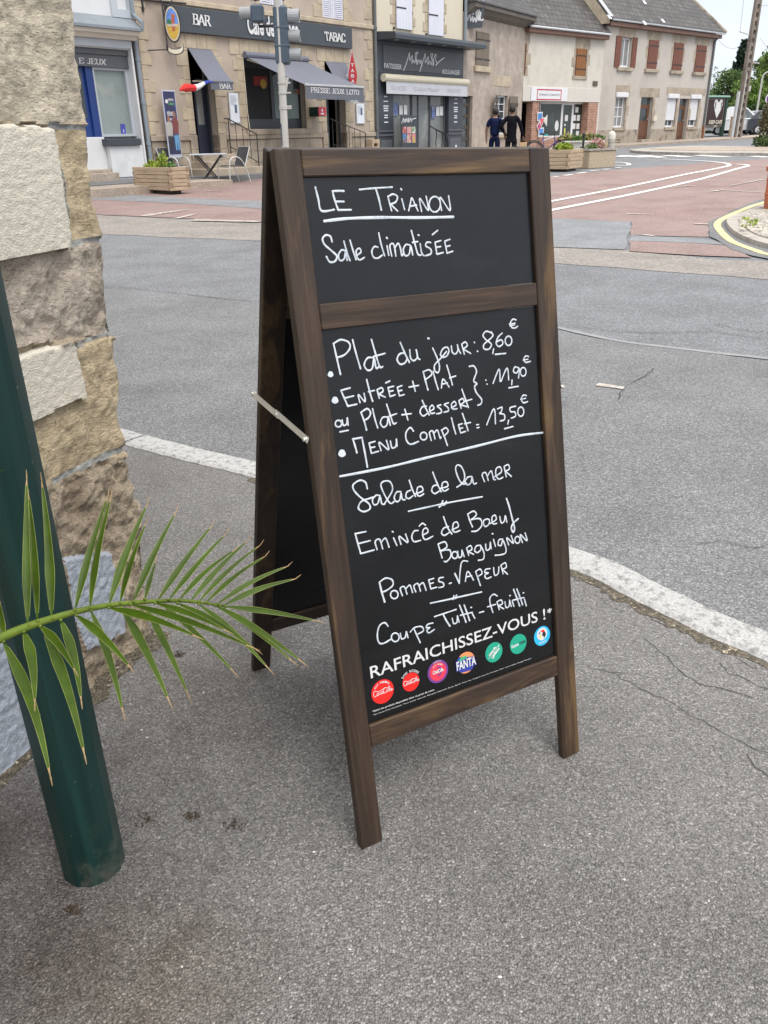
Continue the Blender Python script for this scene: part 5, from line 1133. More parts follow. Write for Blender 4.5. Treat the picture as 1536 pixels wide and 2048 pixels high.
for (px_, py_) in ((1289, 5), (1219, 34), (1289, 46), (1326, 42)):
    # light skylight tiles lie on the front roof slope
    nn = Vector((0, -rise, 1)).normalized(); sl_n = (FB.y*-rise*1.0 + Vector((0, 0, 1))).normalized(); p = FB.L(on_plane(px_, py_, FB.W((xR0, -.4, rz+.015)), sl_n))
    mb = MB(); t_ = Vector((0, 1, rise)).normalized(); mb.obox(p+nn_ if False else p, Vector((.11, 0, 0)), t_*.12, Vector((0, -rise, 1)).normalized()*.02); mb.build('glass_tile', M['white_plastic'], rf)
# ================================================================== traffic light
M['signal'] = pm('blue_grey_signal', (.060, .085, .115), .5, .12, 3)
M['galv'] = pm('galvanised_pole', (.45, .43, .40), .55, .1, 6, .1, 30)
DT = FPX/135
def tl(px, py, d=DT): return at_depth(px, py, d)
pb = tl(572, 330); pt = tl(538, 0)
base = Vector((pb.x, pb.y, gz(pb.y)+.1)); TLF = Frame(base, RT)
t_ = thing('traffic_light', 'grey steel traffic light pole with blue grey signal heads seen from behind', 'traffic light', TLF, (0, 0, 0))
mb = MB(); mb.tube([(0, 0, -.1), (0, 0, 4.6)], .052, 14); mb.build('pole', M['galv'], t_)
mb = MB(); mb.lathe([(.12, 0), (.12, .03), (.07, .05), (.07, .3), (.053, .33)], n=14); mb.build('base_plate', M['galv'], t_)
def L(px, py, y=0.0):
    x, z = TLF.px(px, py, -y); return x, z
def head(x0, x1, zs_, y0, y1, vis):
    hd = MB(); hd.bbox(x0, x1, y0, y1, zs_[0], zs_[-1], .025)
    for z in zs_[1:-1]: hd.bbox(x0-.006, x1+.006, y0-.004, y1+.004, z-.012, z+.012, .004)
    h_ = hd.build('signal_head', M['signal'], t_)
    for i in range(len(zs_)-1):
        zc = (zs_[i]+zs_[i+1])/2; v = MB(); sgn = vis
        n = 14; r = min(.10, (zs_[i+1]-zs_[i])*.4); xx = x1 if sgn > 0 else x0; yc = (y0+y1)/2+.0
        ring = lambda x, r_, cut: [(x, yc+r_*math.cos(a), zc+r_*math.sin(a)) for a in [math.pi*(-.25)+math.pi*1.5*k/n for k in range(n+1)]]
        A = ring(xx, r, 0); B = ring(xx+sgn*.16, r*.96, 0); v.add(A+B, [(k, k+1, n+2+k, n+1+k) for k in range(n)])
        A2 = ring(xx, r-.008, 0); B2 = ring(xx+sgn*.16, r*.96-.008, 0); v.add(A2+B2, [(n+1+k, n+2+k, k+1, k) for k in range(n)]); v.add(B+B2, [(k, k+1, n+2+k, n+1+k) for k in range(n)])
        v.build('visor', pm('visor_grey', (.24, .25, .26), .5, .1, 3) if 'visor_grey' not in bpy.data.materials else bpy.data.materials['visor_grey'], h_)
za = [L(560, 128)[1], L(560, 56)[1], L(555, 11)[1]]
head(L(553, 90)[0], L(581, 90)[0], [L(566, 129)[1], L(563, 92)[1], L(561, 55)[1], L(558, 11)[1]], -.05, .16, 1)
head(L(505, 30)[0], L(530, 30)[0], [L(520, 45)[1], L(516, 8)[1]], -.02, .18, -1)
mb = MB(); z = L(540, 6)[1]; mb.tube([(L(512, 8)[0], .08, z+.05), (.0, .0, z+.12), (L(572, 8)[0], .05, z+.04)], .02, 8); z = L(560, 135)[1]; mb.tube([(0, 0, z), (L(567, 132)[0], .05, z-.01), (L(567, 132)[0], .05, z+.06)], .022, 8); z = L(535, 48)[1]; mb.tube([(0, 0, z-.02), (L(520, 48)[0], .08, z-.02), (L(520, 48)[0], .08, z+.04)], .02, 8); mb.build('mounting_arm', M['iron'], t_)
x0, z1 = L(562, 155); x1, z0 = L(575, 203); mb = MB(); P = [(x0-.01, z1), (x0+.13, z1), (x0+.06, z0), (x0+.03, z0)]; mb.slab(P, -.012, .006); mb.build('sign_back', M['galv'], t_)
x0, z1 = L(564, 206); x1, z0 = L(575, 222); mb = MB(); P = [(x0, z0), (x1-.02, z0), (x1, z0+.03), (x1, z1-.03), (x1-.02, z1), (x0, z1)]; mb.slab(P, -.03, .02); mb.build('push_button_box', M['galv'], t_)
mb = MB()
for py in (166, 186, 213, 217): z = L(558, py)[1]; mb.tube([(0, 0, z-.012), (0, 0, z+.012)], .06, 14); mb.bbox(.03, .12, -.01, .02, z-.01, z+.01, .003)
mb.build('clamp', M['galv'], t_)
x0, z1 = L(563, 246); x1, z0 = L(574, 292); mb = MB(); mb.bbox(x0, x1, -.04, .1, z0, z1, .012); mb.build('pedestrian_signal', M['signal'], t_)
# ================================================================== planters
M['planter_wood'] = pm('planter_pine', (.42, .315, .215), .8, .18, 2.5, .3, 30, st=(1, 1, 9), col2=(.30, .225, .16), ms=3)
M['end_grain'] = pm('end_grain', (.25, .17, .105), .85, .2, 12)
M['soil'] = pm('soil', (.06, .045, .03), .95, .3, 12)
M['lime_leaf'] = pm('lime_leaf', (.26, .34, .035), .6, .3, 9)
M['green_leaf'] = pm('green_leaf', (.085, .17, .03), .6, .35, 9)
M['pink_flower'] = pm('pink_flower', (.52, .30, .30), .7, .25, 9)
M['dry_leaf'] = pm('straw_leaf', (.36, .27, .12), .8, .3, 9)
def leafclump(mb, c, rx, ry, h, n, size, seed, up=.6):
    rr = random.Random(seed)
    for i in range(n):
        a = rr.uniform(0, 6.283); q = math.sqrt(rr.random()); z = rr.random()
        p = Vector((c[0]+rx*q*math.cos(a), c[1]+ry*q*math.sin(a), c[2]+h*z*(1-.5*q)))
        d = Vector((rr.gauss(0, 1), rr.gauss(0, 1), rr.gauss(up, .7))).normalized(); s = d.cross(Vector((rr.gauss(0, 1), rr.gauss(0, 1), rr.gauss(0, 1)))).normalized()
        l = size*rr.uniform(.6, 1.4); wd = l*.32; m = p+d*l*.5
        mb.add([p, m+s*wd, p+d*l, m-s*wd], [(0, 1, 2, 3)])
def plant(name, label, fr, spots, group=None):
    c0 = spots[0][0]; t_ = thing(name, label, 'plant', fr, c0, group)
    for i, (c, rx, ry, h, n, sz, m, part) in enumerate(spots):
        mb = MB(); leafclump(mb, c, rx, ry, h, n, sz, hash(part) % 50 + i if False else 17*i+len(label)); mb.build(part, M[m], t_)
        mb = MB(); rr = random.Random(i)
        for k in range(6): a = rr.uniform(0, 6.28); mb.tube([(c[0]+rx*.3*math.cos(a), c[1]+ry*.3*math.sin(a), c[2]-.08), (c[0]+rx*.6*math.cos(a), c[1]+ry*.6*math.sin(a), c[2]+h*.7)], .006, 4)
        mb.build('stem', M['green_leaf'], t_)
    return t_
def wood_planter(corner, a_deg, Lx, Ly, layers, h, label, proud=.02):
    fr = azframe(corner, a_deg); t_ = thing('wooden_planter', label, 'planter', fr, (0, 0, 0), 'slatted wooden planters'); T = .06; hs = h/layers; z0 = .08
    mb = MB(); eg = MB()
    for i in range(layers):
        z = z0+i*hs; g = .006; e = proud
        if i % 2: X0, X1, Y0, Y1 = -e, Lx+e, T, Ly-T; 
        if i % 2:
            for y in (0, Ly-T): mb.bbox(-e, Lx+e, y, y+T, z, z+hs-g, .005)
            for x in (0, Lx-T): mb.bbox(x, x+T, T+.002, Ly-T-.002, z+.004, z+hs-g, .005)
        else:
            for x in (0, Lx-T): mb.bbox(x, x+T, -e, Ly+e, z, z+hs-g, .005)
            for y in (0, Ly-T): mb.bbox(T+.002, Lx-T-.002, y, y+T, z+.004, z+hs-g, .005)
        if i % 2:
            for y in (0, Ly-T):
                for x in (-e-.003, Lx+e+.003): eg.box(min(x, x*.999), x+.002, y+.004, y+T-.004, z+.004, z+hs-g-.004)
        else:
            for x in (0, Lx-T):
                for y in (-e-.003, Ly+e+.003): eg.box(x+.004, x+T-.004, y, y+.002, z+.004, z+hs-g-.004)
    mb.build('slat_wall', M['planter_wood'], t_); eg.build('end_grain', M['end_grain'], t_)
    mb = MB(); mb.box(T, Lx-T, T, Ly-T, z0+.02, z0+h-.04); mb.build('soil', M['soil'], t_)
    mb = MB(); mb.bbox(.2, Lx-.2, .12, Ly-.12, 0, z0-.004, .006); mb.build('foot', M['dark_wood'], t_)
    return fr, z0+h
# planter beside the cafe table
cR = gnd(344, 391); cL = gnd(276, 386); cB = gnd(376, 388)
az1 = math.degrees(math.atan2(cR.x-cL.x, cR.y-cL.y)); 
cL = gnd(272, 386); d_ = Vector((cR.x-cL.x, cR.y-cL.y, 0)); az1 = math.degrees(math.atan2(d_.x, d_.y)); LX = d_.length
fr, zt = wood_planter((cL.x, cL.y, gz(cL.y)), az1, LX, LX*.36, 6, .50, 'long wooden slat planter in front of the white shop and cafe table')
plant('planter_plant', 'lime green leafy plants in the planter beside the cafe table', fr, [((LX*.38, .2, zt-.04), .13, .13, .22, 260, .05, 'lime_leaf', 'foliage'), ((LX*.22, .2, zt-.04), .08, .1, .12, 90, .05, 'lime_leaf', 'foliage'), ((LX*.66, .2, zt-.04), .11, .11, .42, 380, .05, 'lime_leaf', 'foliage'), ((LX*.88, .2, zt-.04), .08, .1, .18, 130, .05, 'green_leaf', 'foliage'), ((LX*.5, .2, zt-.04), .2, .1, .08, 150, .05, 'lime_leaf', 'foliage')])
# planter on the right of the board
cL = gnd(1104, 338); cM = gnd(1135, 344.5); cR2 = gnd(1164, 340)
d_ = Vector((cR2.x-cM.x, cR2.y-cM.y, 0)); az2 = math.degrees(math.atan2(d_.x, d_.y)); LX = d_.length; d2_ = LX*.95
fr, zt = wood_planter((cM.x, cM.y, gz(cM.y)), az2, LX, d2_, 5, .52, 'wooden slat planter with grass green plant right of the board and beside the stone planter')
plant('planter_plant', 'bright green grassy plant in the wooden planter right of the board', fr, [((LX*.68, d2_*.42, zt-.06), .24, .22, .24, 560, .09, 'lime_leaf', 'foliage'), ((LX*.70, d2_*.5, zt-.06), .26, .22, .2, 260, .08, 'green_leaf', 'foliage')])
# aggregate stone planter
sL, sM_, sR = gnd(1177, 338), gnd(1206, 338.5), gnd(1230, 334)
M['aggregate'] = pm('washed_aggregate', (.42, .345, .25), .95, .25, 20, .9, 30, col2=(.28, .22, .15), ms=22)
d_ = Vector((sR.x-sL.x, sR.y-sL.y, 0)); fr = azframe((sL.x, sL.y, gz(sL.y)), math.degrees(math.atan2(d_.x, d_.y))); LX = d_.length
t_ = thing('stone_planter', 'square tan aggregate stone planter with pink flowers near the bollard', 'planter', fr, (0, 0, 0))
mb = MB(); mb.bbox(0, LX, 0, .75, 0, .50, .02); mb.build('trough', M['aggregate'], t_)
mb = MB(); mb.wall(-.03, LX+.03, -.03, .78, [(.1, LX-.1, .1, .66)], .505, .56); mb.v = [(a, c, b_) for a, b_, c in mb.v]; mb.build('rim', M['kerb_far'], t_)
plant('planter_plant', 'pink and straw coloured flowers in the stone planter', fr, [((LX*.32, .3, .48), .2, .2, .30, 240, .06, 'green_leaf', 'foliage'), ((LX*.55, .35, .5), .28, .2, .44, 330, .07, 'pink_flower', 'flower'), ((LX*.72, .35, .48), .2, .2, .36, 200, .07, 'dry_leaf', 'flower')])
# white concrete troughs behind
for (a, c, lab) in (((1118, 318), (1163, 318.5), 'long white concrete trough behind the wooden planter, next to the bicycle'), ((1166, 318), (1205, 317), 'long white concrete trough behind the stone planter')):
    p, q = gnd(*a), gnd(*c); d_ = q-p; d_.z = 0; fr = azframe((p.x, p.y, gz(p.y)), math.degrees(math.atan2(d_.x, d_.y))); LX = d_.length
    t_ = thing('concrete_trough', lab, 'planter', fr, (0, 0, 0), 'white concrete troughs')
    mb = MB(); mb.prism([(.03, .0), (LX-.03, .0), (LX, .55), (0, .55)], lambda x, z: (x, 0, z), lambda x, z: (x, .5, z)); mb.bbox(-.02, LX+.02, -.03, .53, .553, .62, .015); mb.build('trough', M['cream_band'], t_)
    mb = MB(); mb.bbox(.2, LX-.2, .05, .45, -.06, -.002, .01); mb.build('foot', M['kerb_far'], t_)
    plant('planter_plant', 'straggly green and straw coloured plants in the trough by the bicycle' if a[0] < 1150 else 'straggly green plants in the trough behind the stone planter', fr, [((LX*.35 if a[0] < 1150 else LX*.5, .25, .6), .5, .15, .26, 300, .10, 'green_leaf', 'foliage'), ((LX*.2, .25, .6), .3, .15, .30, 130, .10, 'dry_leaf', 'flower')])
p = gnd(1164, 322); t_ = thing('black_post', 'short black iron post between the white concrete troughs', 'post', WF, (p.x, p.y, gz(p.y)))
mb = MB(); mb.tube([(p.x, p.y, gz(p.y)), (p.x, p.y, gz(p.y)+.85)], .04, 10); mb.sphere((p.x, p.y, gz(p.y)+.87), .06, n=10, m=6); mb.tube([(p.x-.1, p.y, gz(p.y)+.45), (p.x+.05, p.y, gz(p.y)+.45)], .025, 8); mb.build('post', M['iron'], t_)
p = gnd(1220, 312); t_ = thing('bollard', 'grey bollard with a white domed head beside the stone planter', 'bollard', WF, (p.x, p.y, gz(p.y)))
zb = gz(p.y); k = .95
mb = MB(); mb.lathe([(.14, 0), (.14, .45*k), (.12, .47*k), (.12, .5*k), (.14, .52*k), (.14, .64*k)], (p.x, p.y, zb), 20); mb.build('shaft', M['kerb_far'], t_, smooth=False)
mb = MB(); mb.lathe([(.145, .641*k), (.15, .78*k), (.125, .88*k), (.07, .94*k), (.0, .96*k)], (p.x, p.y, zb), 20); mb.build('head', M['cream_band'], t_, smooth=True)
# terracotta pot at the right edge of the picture
M['terracotta'] = pm('terracotta', (.42, .13, .06), .75, .12, 4, .15, 60)
pc = gnd(1556, 428); t_ = thing('terracotta_pot', 'big ribbed terracotta pot on the gravel bed at the right edge', 'pot', WF, (pc.x, pc.y, gz(pc.y)+.07))
mb = MB(); k = .62; mb.lathe([(.0, 0), (.225, 0), (.235, .1), (.24, .22), (.25, .225), (.25, .24), (.24, .245), (.245, .42), (.255, .425), (.255, .44), (.245, .445), (.25, .56), (.28, .565), (.285, .63), (.25, .64), (.23, .6), (.0, .58)], (pc.x, pc.y, gz(pc.y)+.07), 28); mb.build('pot', M['terracotta'], t_)
plant('pot_shrub', 'bushy green shrub growing in the terracotta pot', WF, [((pc.x+.06, pc.y, gz(pc.y)+.66), .16, .16, .3, 260, .07, 'green_leaf', 'foliage')])
mb = MB(); rr = random.Random(9)
for (px_, py_) in ((1502, 447), (1488, 441), (1504, 452), (1486, 456), (1512, 444)):
    g_ = gnd(px_, py_, .085); leafclump(mb, g_, .05, .05, .05, 26, .035, px_)
mb.build('weed', M['lime_leaf'], label='small green weed tufts sprouting in the pale gravel bed', cat='weed', kind='stuff', base=gnd(1502, 447, .085))
mb = MB(); rr = random.Random(2)
for i in range(900):
    g_ = gnd(rr.uniform(1480, 1640), rr.uniform(420, 488), .085); t = (g_-gnd(1560, 452, .085))
    if (t.x/.95)**2 + (t.y/.75)**2 > .75: continue
    s_ = rr.uniform(.012, .026); mb.sphere((g_.x, g_.y, g_.z+s_*.3), s_, s_*rr.uniform(.6, 1), s_*.6, 5, 3)
mb.build('gravel_stone', pm('pale_pebble', (.55, .51, .44), .85, .3, 7), label='pale gravel stones lying on the traffic island bed', cat='gravel', kind='stuff', base=gnd(1560, 452, .085))
# ================================================================== cafe table and chairs
M['black_mesh'] = pm('dark_textile', (.055, .055, .058), .8, .15, 20)
M['white_metal'] = pm('pale_metal', (.66, .66, .65), .35, .06, 4, metal=.5)
tp = gnd(423, 368); TF = azframe((tp.x, tp.y, gz(tp.y)), 84)
t_ = thing('cafe_table', 'square cafe table with a pale top and crossed black legs', 'table', TF, (0, 0, 0))
mb = MB(); mb.bbox(-.47, .47, -.36, .36, .72, .75, .006); mb.build('tabletop', pm('grey_tabletop', (.42, .45, .50), .4, .06, 3), t_)
for sgn in (-1, 1):
    mb = MB(); mb.tube([(-.34*sgn, -.28, .72), (.26*sgn, -.28, .02)], .018, 8); mb.tube([(-.34*sgn, .28, .72), (.26*sgn, .28, .02)], .018, 8); mb.tube([(.26*sgn, -.28, .03), (.26*sgn, .28, .03)], .016, 8); mb.build('leg', M['iron'], t_)
def chair(loc, az, label):
    fr = azframe(loc, az); t_ = thing('cafe_chair', label, 'chair', fr, (0, 0, 0), 'cafe chairs at the table')
    mb = MB(); mb.bbox(-.24, .24, -.24, .22, .42, .445, .008); mb.build('seat', M['black_mesh'], t_)
    mb = MB(); n = 5
    vs = []
    for i in range(n+1):
        q = i/n; y = .22+.17*q; z = .44+.44*q
        for x, dy in ((-.25, .0), (0, .03), (.25, .0)): vs.append((x, y+dy, z))
    v2 = [(a, c+.015, d) for a, c, d in vs]; k = len(vs)
    mb.add(vs+v2, [(3*i+j, 3*i+j+1, 3*i+4+j, 3*i+3+j) for i in range(n) for j in range(2)] + [(k+3*i+3+j, k+3*i+4+j, k+3*i+j+1, k+3*i+j) for i in range(n) for j in range(2)]); mb.build('backrest', M['black_mesh'], t_)
    for sx_ in (-1, 1):
        mb = MB(); x = .28*sx_; mb.tube(catmull([(x, -.30, 0), (x, -.29, .35), (x, -.24, .58), (x, -.10, .66), (x, .08, .60), (x*.98, .22, .40), (x, .36, 0)], 6), .014, 8); mb.build('arm_and_legs', M['white_metal'], t_)
    mb = MB(); mb.tube([(-.28, -.25, .42), (.28, -.25, .42)], .012, 6); mb.tube([(-.28, .22, .42), (.28, .22, .42)], .012, 6); mb.tube([(-.26, .23, .44), (-.26, .41, .89), (.26, .41, .89), (.26, .23, .44)], .013, 6); mb.build('frame', M['white_metal'], t_)
    return t_
c1 = gnd(356, 366); chair((c1.x, c1.y, gz(c1.y)), 22, 'black mesh chair left of the cafe table, behind the planter')
c2 = gnd(470, 366); chair((c2.x-.02, c2.y, gz(c2.y)), 138, 'black mesh chair with pale metal arms right of the cafe table, by the steps')
q = rect(FA, (742, 279), (757, 290), 1.0)
t_ = thing('small_stool', 'small pale wooden crate stool below the cafe drainpipe', 'stool', FA, (q[0], -1.0, PAVE_Z))
mb = MB(); mb.wall(q[0], q[0]+.42, .62, q[3], [(q[0]+.1, q[0]+.3, q[3]-.22, q[3]-.12)], -1.05, -1.0); mb.bbox(q[0], q[0]+.42, -.996, -.7, q[3]-.05, q[3], .01); mb.bbox(q[0], q[0]+.05, -.996, -.7, .39, q[3]-.055, .01); mb.bbox(q[0]+.37, q[0]+.42, -.996, -.7, .39, q[3]-.055, .01); mb.build('stool_frame', M['planter_wood'], t_)
# ================================================================== people
M['skin'] = pm('dark_skin', (.13, .065, .042), .55, .12, 9)
M['skin2'] = pm('brown_skin', (.20, .10, .068), .55, .12, 9)
M['hair'] = pm('black_hair', (.012, .010, .009), .7, .3, 30)
def skin(name, nodes, edges, m, parent, root=0, sub=2):
    fr, bs = INFO[parent]; me = bpy.data.meshes.new(name); me.from_pydata([Vector(p) - bs for p, r in nodes], edges, []); me.update()
    o = bpy.data.objects.new(name, me); COL.objects.link(o)
    sk = o.modifiers.new('skin', 'SKIN'); sb = o.modifiers.new('sub', 'SUBSURF'); sb.levels = sub; sb.render_levels = sub
    for i, (p, r) in enumerate(nodes):
        v = me.skin_vertices[0].data[i]; rr_ = r if isinstance(r, tuple) else (r, r); v.radius = rr_; v.use_root = (i == root)
    dg = bpy.context.evaluated_depsgraph_get(); dg.update()
    nm = bpy.data.meshes.new_from_object(o.evaluated_get(dg)); o.modifiers.clear(); o.data = nm; nm.materials.clear(); nm.materials.append(m)
    nm.polygons.foreach_set('use_smooth', [True]*len(nm.polygons)); o.parent = parent; INFO[o] = (fr, bs); bpy.data.meshes.remove(me); return o
def person(fr, label, H, armL, armR, skinm, top, topr, trousers, sleeve, stride=.12, beard=False, group=None, turn=.0):
    k = H/1.75; t_ = thing('person', label, 'person', fr, (0, 0, 0)); V = lambda x, y, z: Vector((x*k, y*k, z*k))
    B = [(V(0, 0, .95), .095*k), (V(0, .0, 1.12), .095*k), (V(0, -.01, 1.32), .125*k), (V(0, -.01, 1.44), .085*k), (V(0, .005, 1.52), .055*k), (V(.01*turn, .02, 1.62), (.085*k, .09*k)), (V(.015*turn, .02, 1.70), (.075*k, .08*k))]
    E_ = [(i, i+1) for i in range(6)]
    def chain(start, pts):
        j = start
        for p, r in pts: B.append((p, r)); E_.append((j, len(B)-1)); j = len(B)-1
        return j
    arms = {}
    for nm_, sx_, A in (('L', -1, armL), ('R', 1, armR)):
        sh = V(.18*sx_, -.01, 1.40); el, wr = V(*A[0]), V(*A[1])
        j = chain(3, [(sh, .06*k), (el, .045*k), (wr, .03*k)])
        d = (wr-el).normalized(); palm = wr+d*.07*k; chain(j, [(palm, .036*k)]); jp = len(B)-1
        s_ = d.cross(Vector((1, 0, 0))).normalized()
        for q in range(4): chain(jp, [(palm+d*.04*k+s_*(q-1.5)*.02*k, .011*k), (palm+d*(.10-.012*abs(q-1.3))*k+s_*(q-1.5)*.022*k+V(-.015*sx_, 0, 0), .008*k)])
        chain(j, [(wr+d*.04*k+s_*.04*k, .013*k), (wr+d*.085*k+s_*.055*k, .010*k)])
        arms[nm_] = (sh, el, wr)
    legs = []
    for sx_, st in ((-1, stride), (1, -stride)):
        hp, kn, an = V(.095*sx_, 0, .90), V(.105*sx_, st*.55, .50), V(.105*sx_, st, .09); toe = an+V(.015*sx_, .17, -.055)
        chain(0, [(hp, .075*k), (kn, .06*k), (an, .042*k), (toe, .035*k)]); legs.append((hp, kn, an, toe))
    skin('body', B, E_, skinm, t_)
    # clothes follow the body
    sv = [(V(0, 0, .90), .165*k), (V(0, 0, 1.12), .155*k), (V(0, -.01, 1.32), .178*k), (V(0, -.01, 1.44), .105*k)]; se = [(0, 1), (1, 2), (2, 3)]
    for nm_ in 'LR':
        sh, el, wr = arms[nm_]; b0 = len(sv); sv.append((sh, .075*k)); se.append((3, b0))
        if sleeve == 'short': sv.append((sh.lerp(el, .72), .068*k)); se.append((b0, b0+1))
        else: sv += [(el, .064*k), (wr, .045*k)]; se += [(b0, b0+1), (b0+1, b0+2)]
    if sleeve == 'long': sv.append((V(0, 0, .76), .18*k)); se.append((0, len(sv)-1))
    skin('tshirt' if sleeve == 'short' else 'jacket', sv, se, top, t_)
    tv = [(V(0, 0, 1.0), .150*k), (V(0, 0, .9), .152*k)]; te = [(0, 1)]
    for hp, kn, an, toe in legs: b0 = len(tv); tv += [(hp, .108*k), (kn, .078*k), (an, .062*k)]; te += [(1, b0), (b0, b0+1), (b0+1, b0+2)]
    skin('trousers', tv, te, trousers, t_)
    for hp, kn, an, toe in legs: skin('shoe', [(an+V(0, -.04, -.04), .05*k), (an+V(0, .08, -.05), .045*k), (toe+V(0, .05, 0), .036*k)], [(0, 1), (1, 2)], M['iron'], t_)
    mb = MB(); c = V(.010*turn, -.004, 1.668); mb.sphere(c, .094*k, .108*k, .108*k, 16, 10); hr = mb.build('hair', M['hair'], t_, smooth=True)
    for sx_ in (-1, 1): mb = MB(); mb.sphere(V(.088*sx_+.01*turn, .02, 1.635), .014*k, .02*k, .032*k, 8, 6); mb.build('ear', skinm, t_, smooth=True)
    fx = V(.085*turn, .07, 1.62) if turn else V(0, .10, 1.62)
    mb = MB(); mb.sphere(fx+V(.02*turn, .015, .0), .018*k, .02*k, .026*k, 8, 6); mb.build('nose', skinm, t_, smooth=True)
    for sx_ in (-1, 1): mb = MB(); mb.sphere(fx+V(.032*sx_, -.005, .035), .010*k, n=6, m=4); mb.build('eye', M['hair'], t_)
    if beard: mb = MB(); mb.sphere(fx+V(.01*turn, -.02, -.075), .062*k, .06*k, .05*k, 10, 6); mb.build('beard', M['hair'], t_, smooth=True)
    mb = MB(); mb.sphere(fx+V(.012*turn, .006, -.042), .024*k, .012*k, .008*k, 8, 4); mb.build('mouth', pm('lips', (.17, .06, .05), .5, .1, 9) if 'lips' not in bpy.data.materials else bpy.data.materials['lips'], t_)
    return t_
navy = pm('navy_cotton', (.007, .012, .040), .95, .2, 9, spec=.1); jean = pm('navy_trousers', (.007, .011, .034), .95, .25, 9, spec=.1); blk = pm('black_jacket', (.007, .0065, .010), .95, .25, 9, spec=.1); gry = pm('dark_grey_trousers', (.028, .025, .026), .95, .2, 9, spec=.1)
p1 = gnd(987, 336); p2 = gnd(1020, 336)
P1F = azframe((p1.x, p1.y, gz(p1.y)), 97); P2F = azframe((p2.x, p2.y, gz(p2.y)), 97)
person(P1F, 'man in navy t-shirt and navy trousers, head turned, walking away past the shuttered house', 1.72, ((-.27, .02, 1.14), (-.26, .06, .88)), ((.27, .02, 1.16), (.34, .06, .92)), M['skin2'], navy, None, jean, 'short', .12, True, turn=1.0)
person(P2F, 'man in long black jacket carrying a paper bag, walking away beside the other man', 1.78, ((-.36, -.06, 1.18), (-.22, .10, 1.02)), ((.29, .02, 1.15), (.36, .08, .88)), M['skin'], blk, None, gry, 'long', .10)
t_ = thing('paper_bag', 'brown paper carrier bag hanging from the hand of the man in black', 'bag', P2F, (.4, .10, .36))
mb = MB(); mb.bbox(.27, .50, .03, .19, .36, .74, .008); mb.build('bag', pm('kraft_paper', (.50, .34, .19), .85, .1, 6), t_)
mb = MB(); mb.tube(catmull([(.30, .1, .74), (.33, .1, .80), (.385, .1, .83), (.44, .1, .80), (.47, .1, .74)], 4), .006, 6); mb.build('handle', M['end_grain'], t_)
# ================================================================== bicycle
pa, pbk = gnd(1067, 322), gnd(1117, 322); d_ = pbk-pa; d_.z = 0; BF = azframe((pa.x, pa.y, gz(pa.y)), math.degrees(math.atan2(d_.x, d_.y)))
sc = 1.02; wb = d_.length; R_ = .33
t_ = thing('bicycle', 'purple bicycle with a white frame tube parked before the driving school', 'bicycle', BF, (0, 0, 0))
M['tyre'] = pm('black_rubber', (.016, .016, .017), .85, .15, 9); M['purple'] = pm('purple_paint', (.10, .08, .25), .4, .1, 3)
for xw, name in ((0, 'wheel'), (wb, 'wheel')):
    rt_ = .5 if xw else 0.0
    ring = lambda r: [(xw+r*math.cos(a)*math.cos(rt_), -r*math.cos(a)*math.sin(rt_), R_+r*math.sin(a)) for a in [2*math.pi*i/28 for i in range(28)]]
    mb = MB(); mb.tube(ring(R_-.02), .02, 6, closed=True); wh = mb.build('wheel', M['tyre'], t_)
    mb = MB(); mb.tube(ring(R_-.045), .010, 5, closed=True)
    for i in range(0, 28, 2): p = Vector(ring(R_-.05)[i]); mb.tube([(xw, 0, R_), p], .0025, 3)
    mb.tube([(xw, -.05, R_), (xw, .05, R_)], .025, 8); mb.build('rim', M['alu'], wh)
    mb = MB(); mb.tube([(xw+(R_+.03)*math.cos(a)*math.cos(rt_), -(R_+.03)*math.cos(a)*math.sin(rt_), R_+(R_+.03)*math.sin(a)) for a in [.2+2.4*i/12 for i in range(13)]], .018, 6); mb.build('mudguard', M['iron'], t_)
mb = MB(); bb_ = (wb*.42, 0, .28); st_ = (wb*.34, 0, .78); hd0 = (wb*.82, 0, .62); hd1 = (wb*.78, 0, .80)
mb.tube([bb_, st_], .018, 8); mb.tube([bb_, hd0], .02, 8); mb.tube([hd0, hd1], .022, 8); mb.tube([bb_, (0, 0, R_)], .012, 6); mb.tube([st_, (0, 0, R_)], .010, 6); mb.tube([hd0, (wb, 0, R_)], .014, 6); mb.build('frame', M['purple'], t_)
mb = MB(); mb.tube([(wb*.35, 0, .68), hd1], .02, 8); mb.build('top_tube', M['white_plastic'], t_)
mb = MB(); mb.tube([st_, (wb*.33, 0, .88)], .013, 6); mb.sphere((wb*.31, 0, .90), .13, .07, .035, 10, 6); mb.build('saddle', M['iron'], t_, smooth=True)
mb = MB(); mb.tube([hd1, (wb*.76, 0, .96)], .014, 6); mb.tube(catmull([(wb*.66, -.28, .99), (wb*.76, -.12, .98), (wb*.76, .12, .98), (wb*.66, .28, .99)], 4), .012, 6); mb.build('handlebar', M['iron'], t_)
mb = MB(); mb.tube([(wb*.42, -.04, .28), (wb*.5, -.06, .14)], .01, 6); mb.bbox(wb*.46, wb*.54, -.12, -.05, .12, .14, .004); mb.disc((wb*.42, -.03, .28), .09, (1, 0, 0), (0, 0, 1), 20); mb.build('crank', M['iron'], t_)
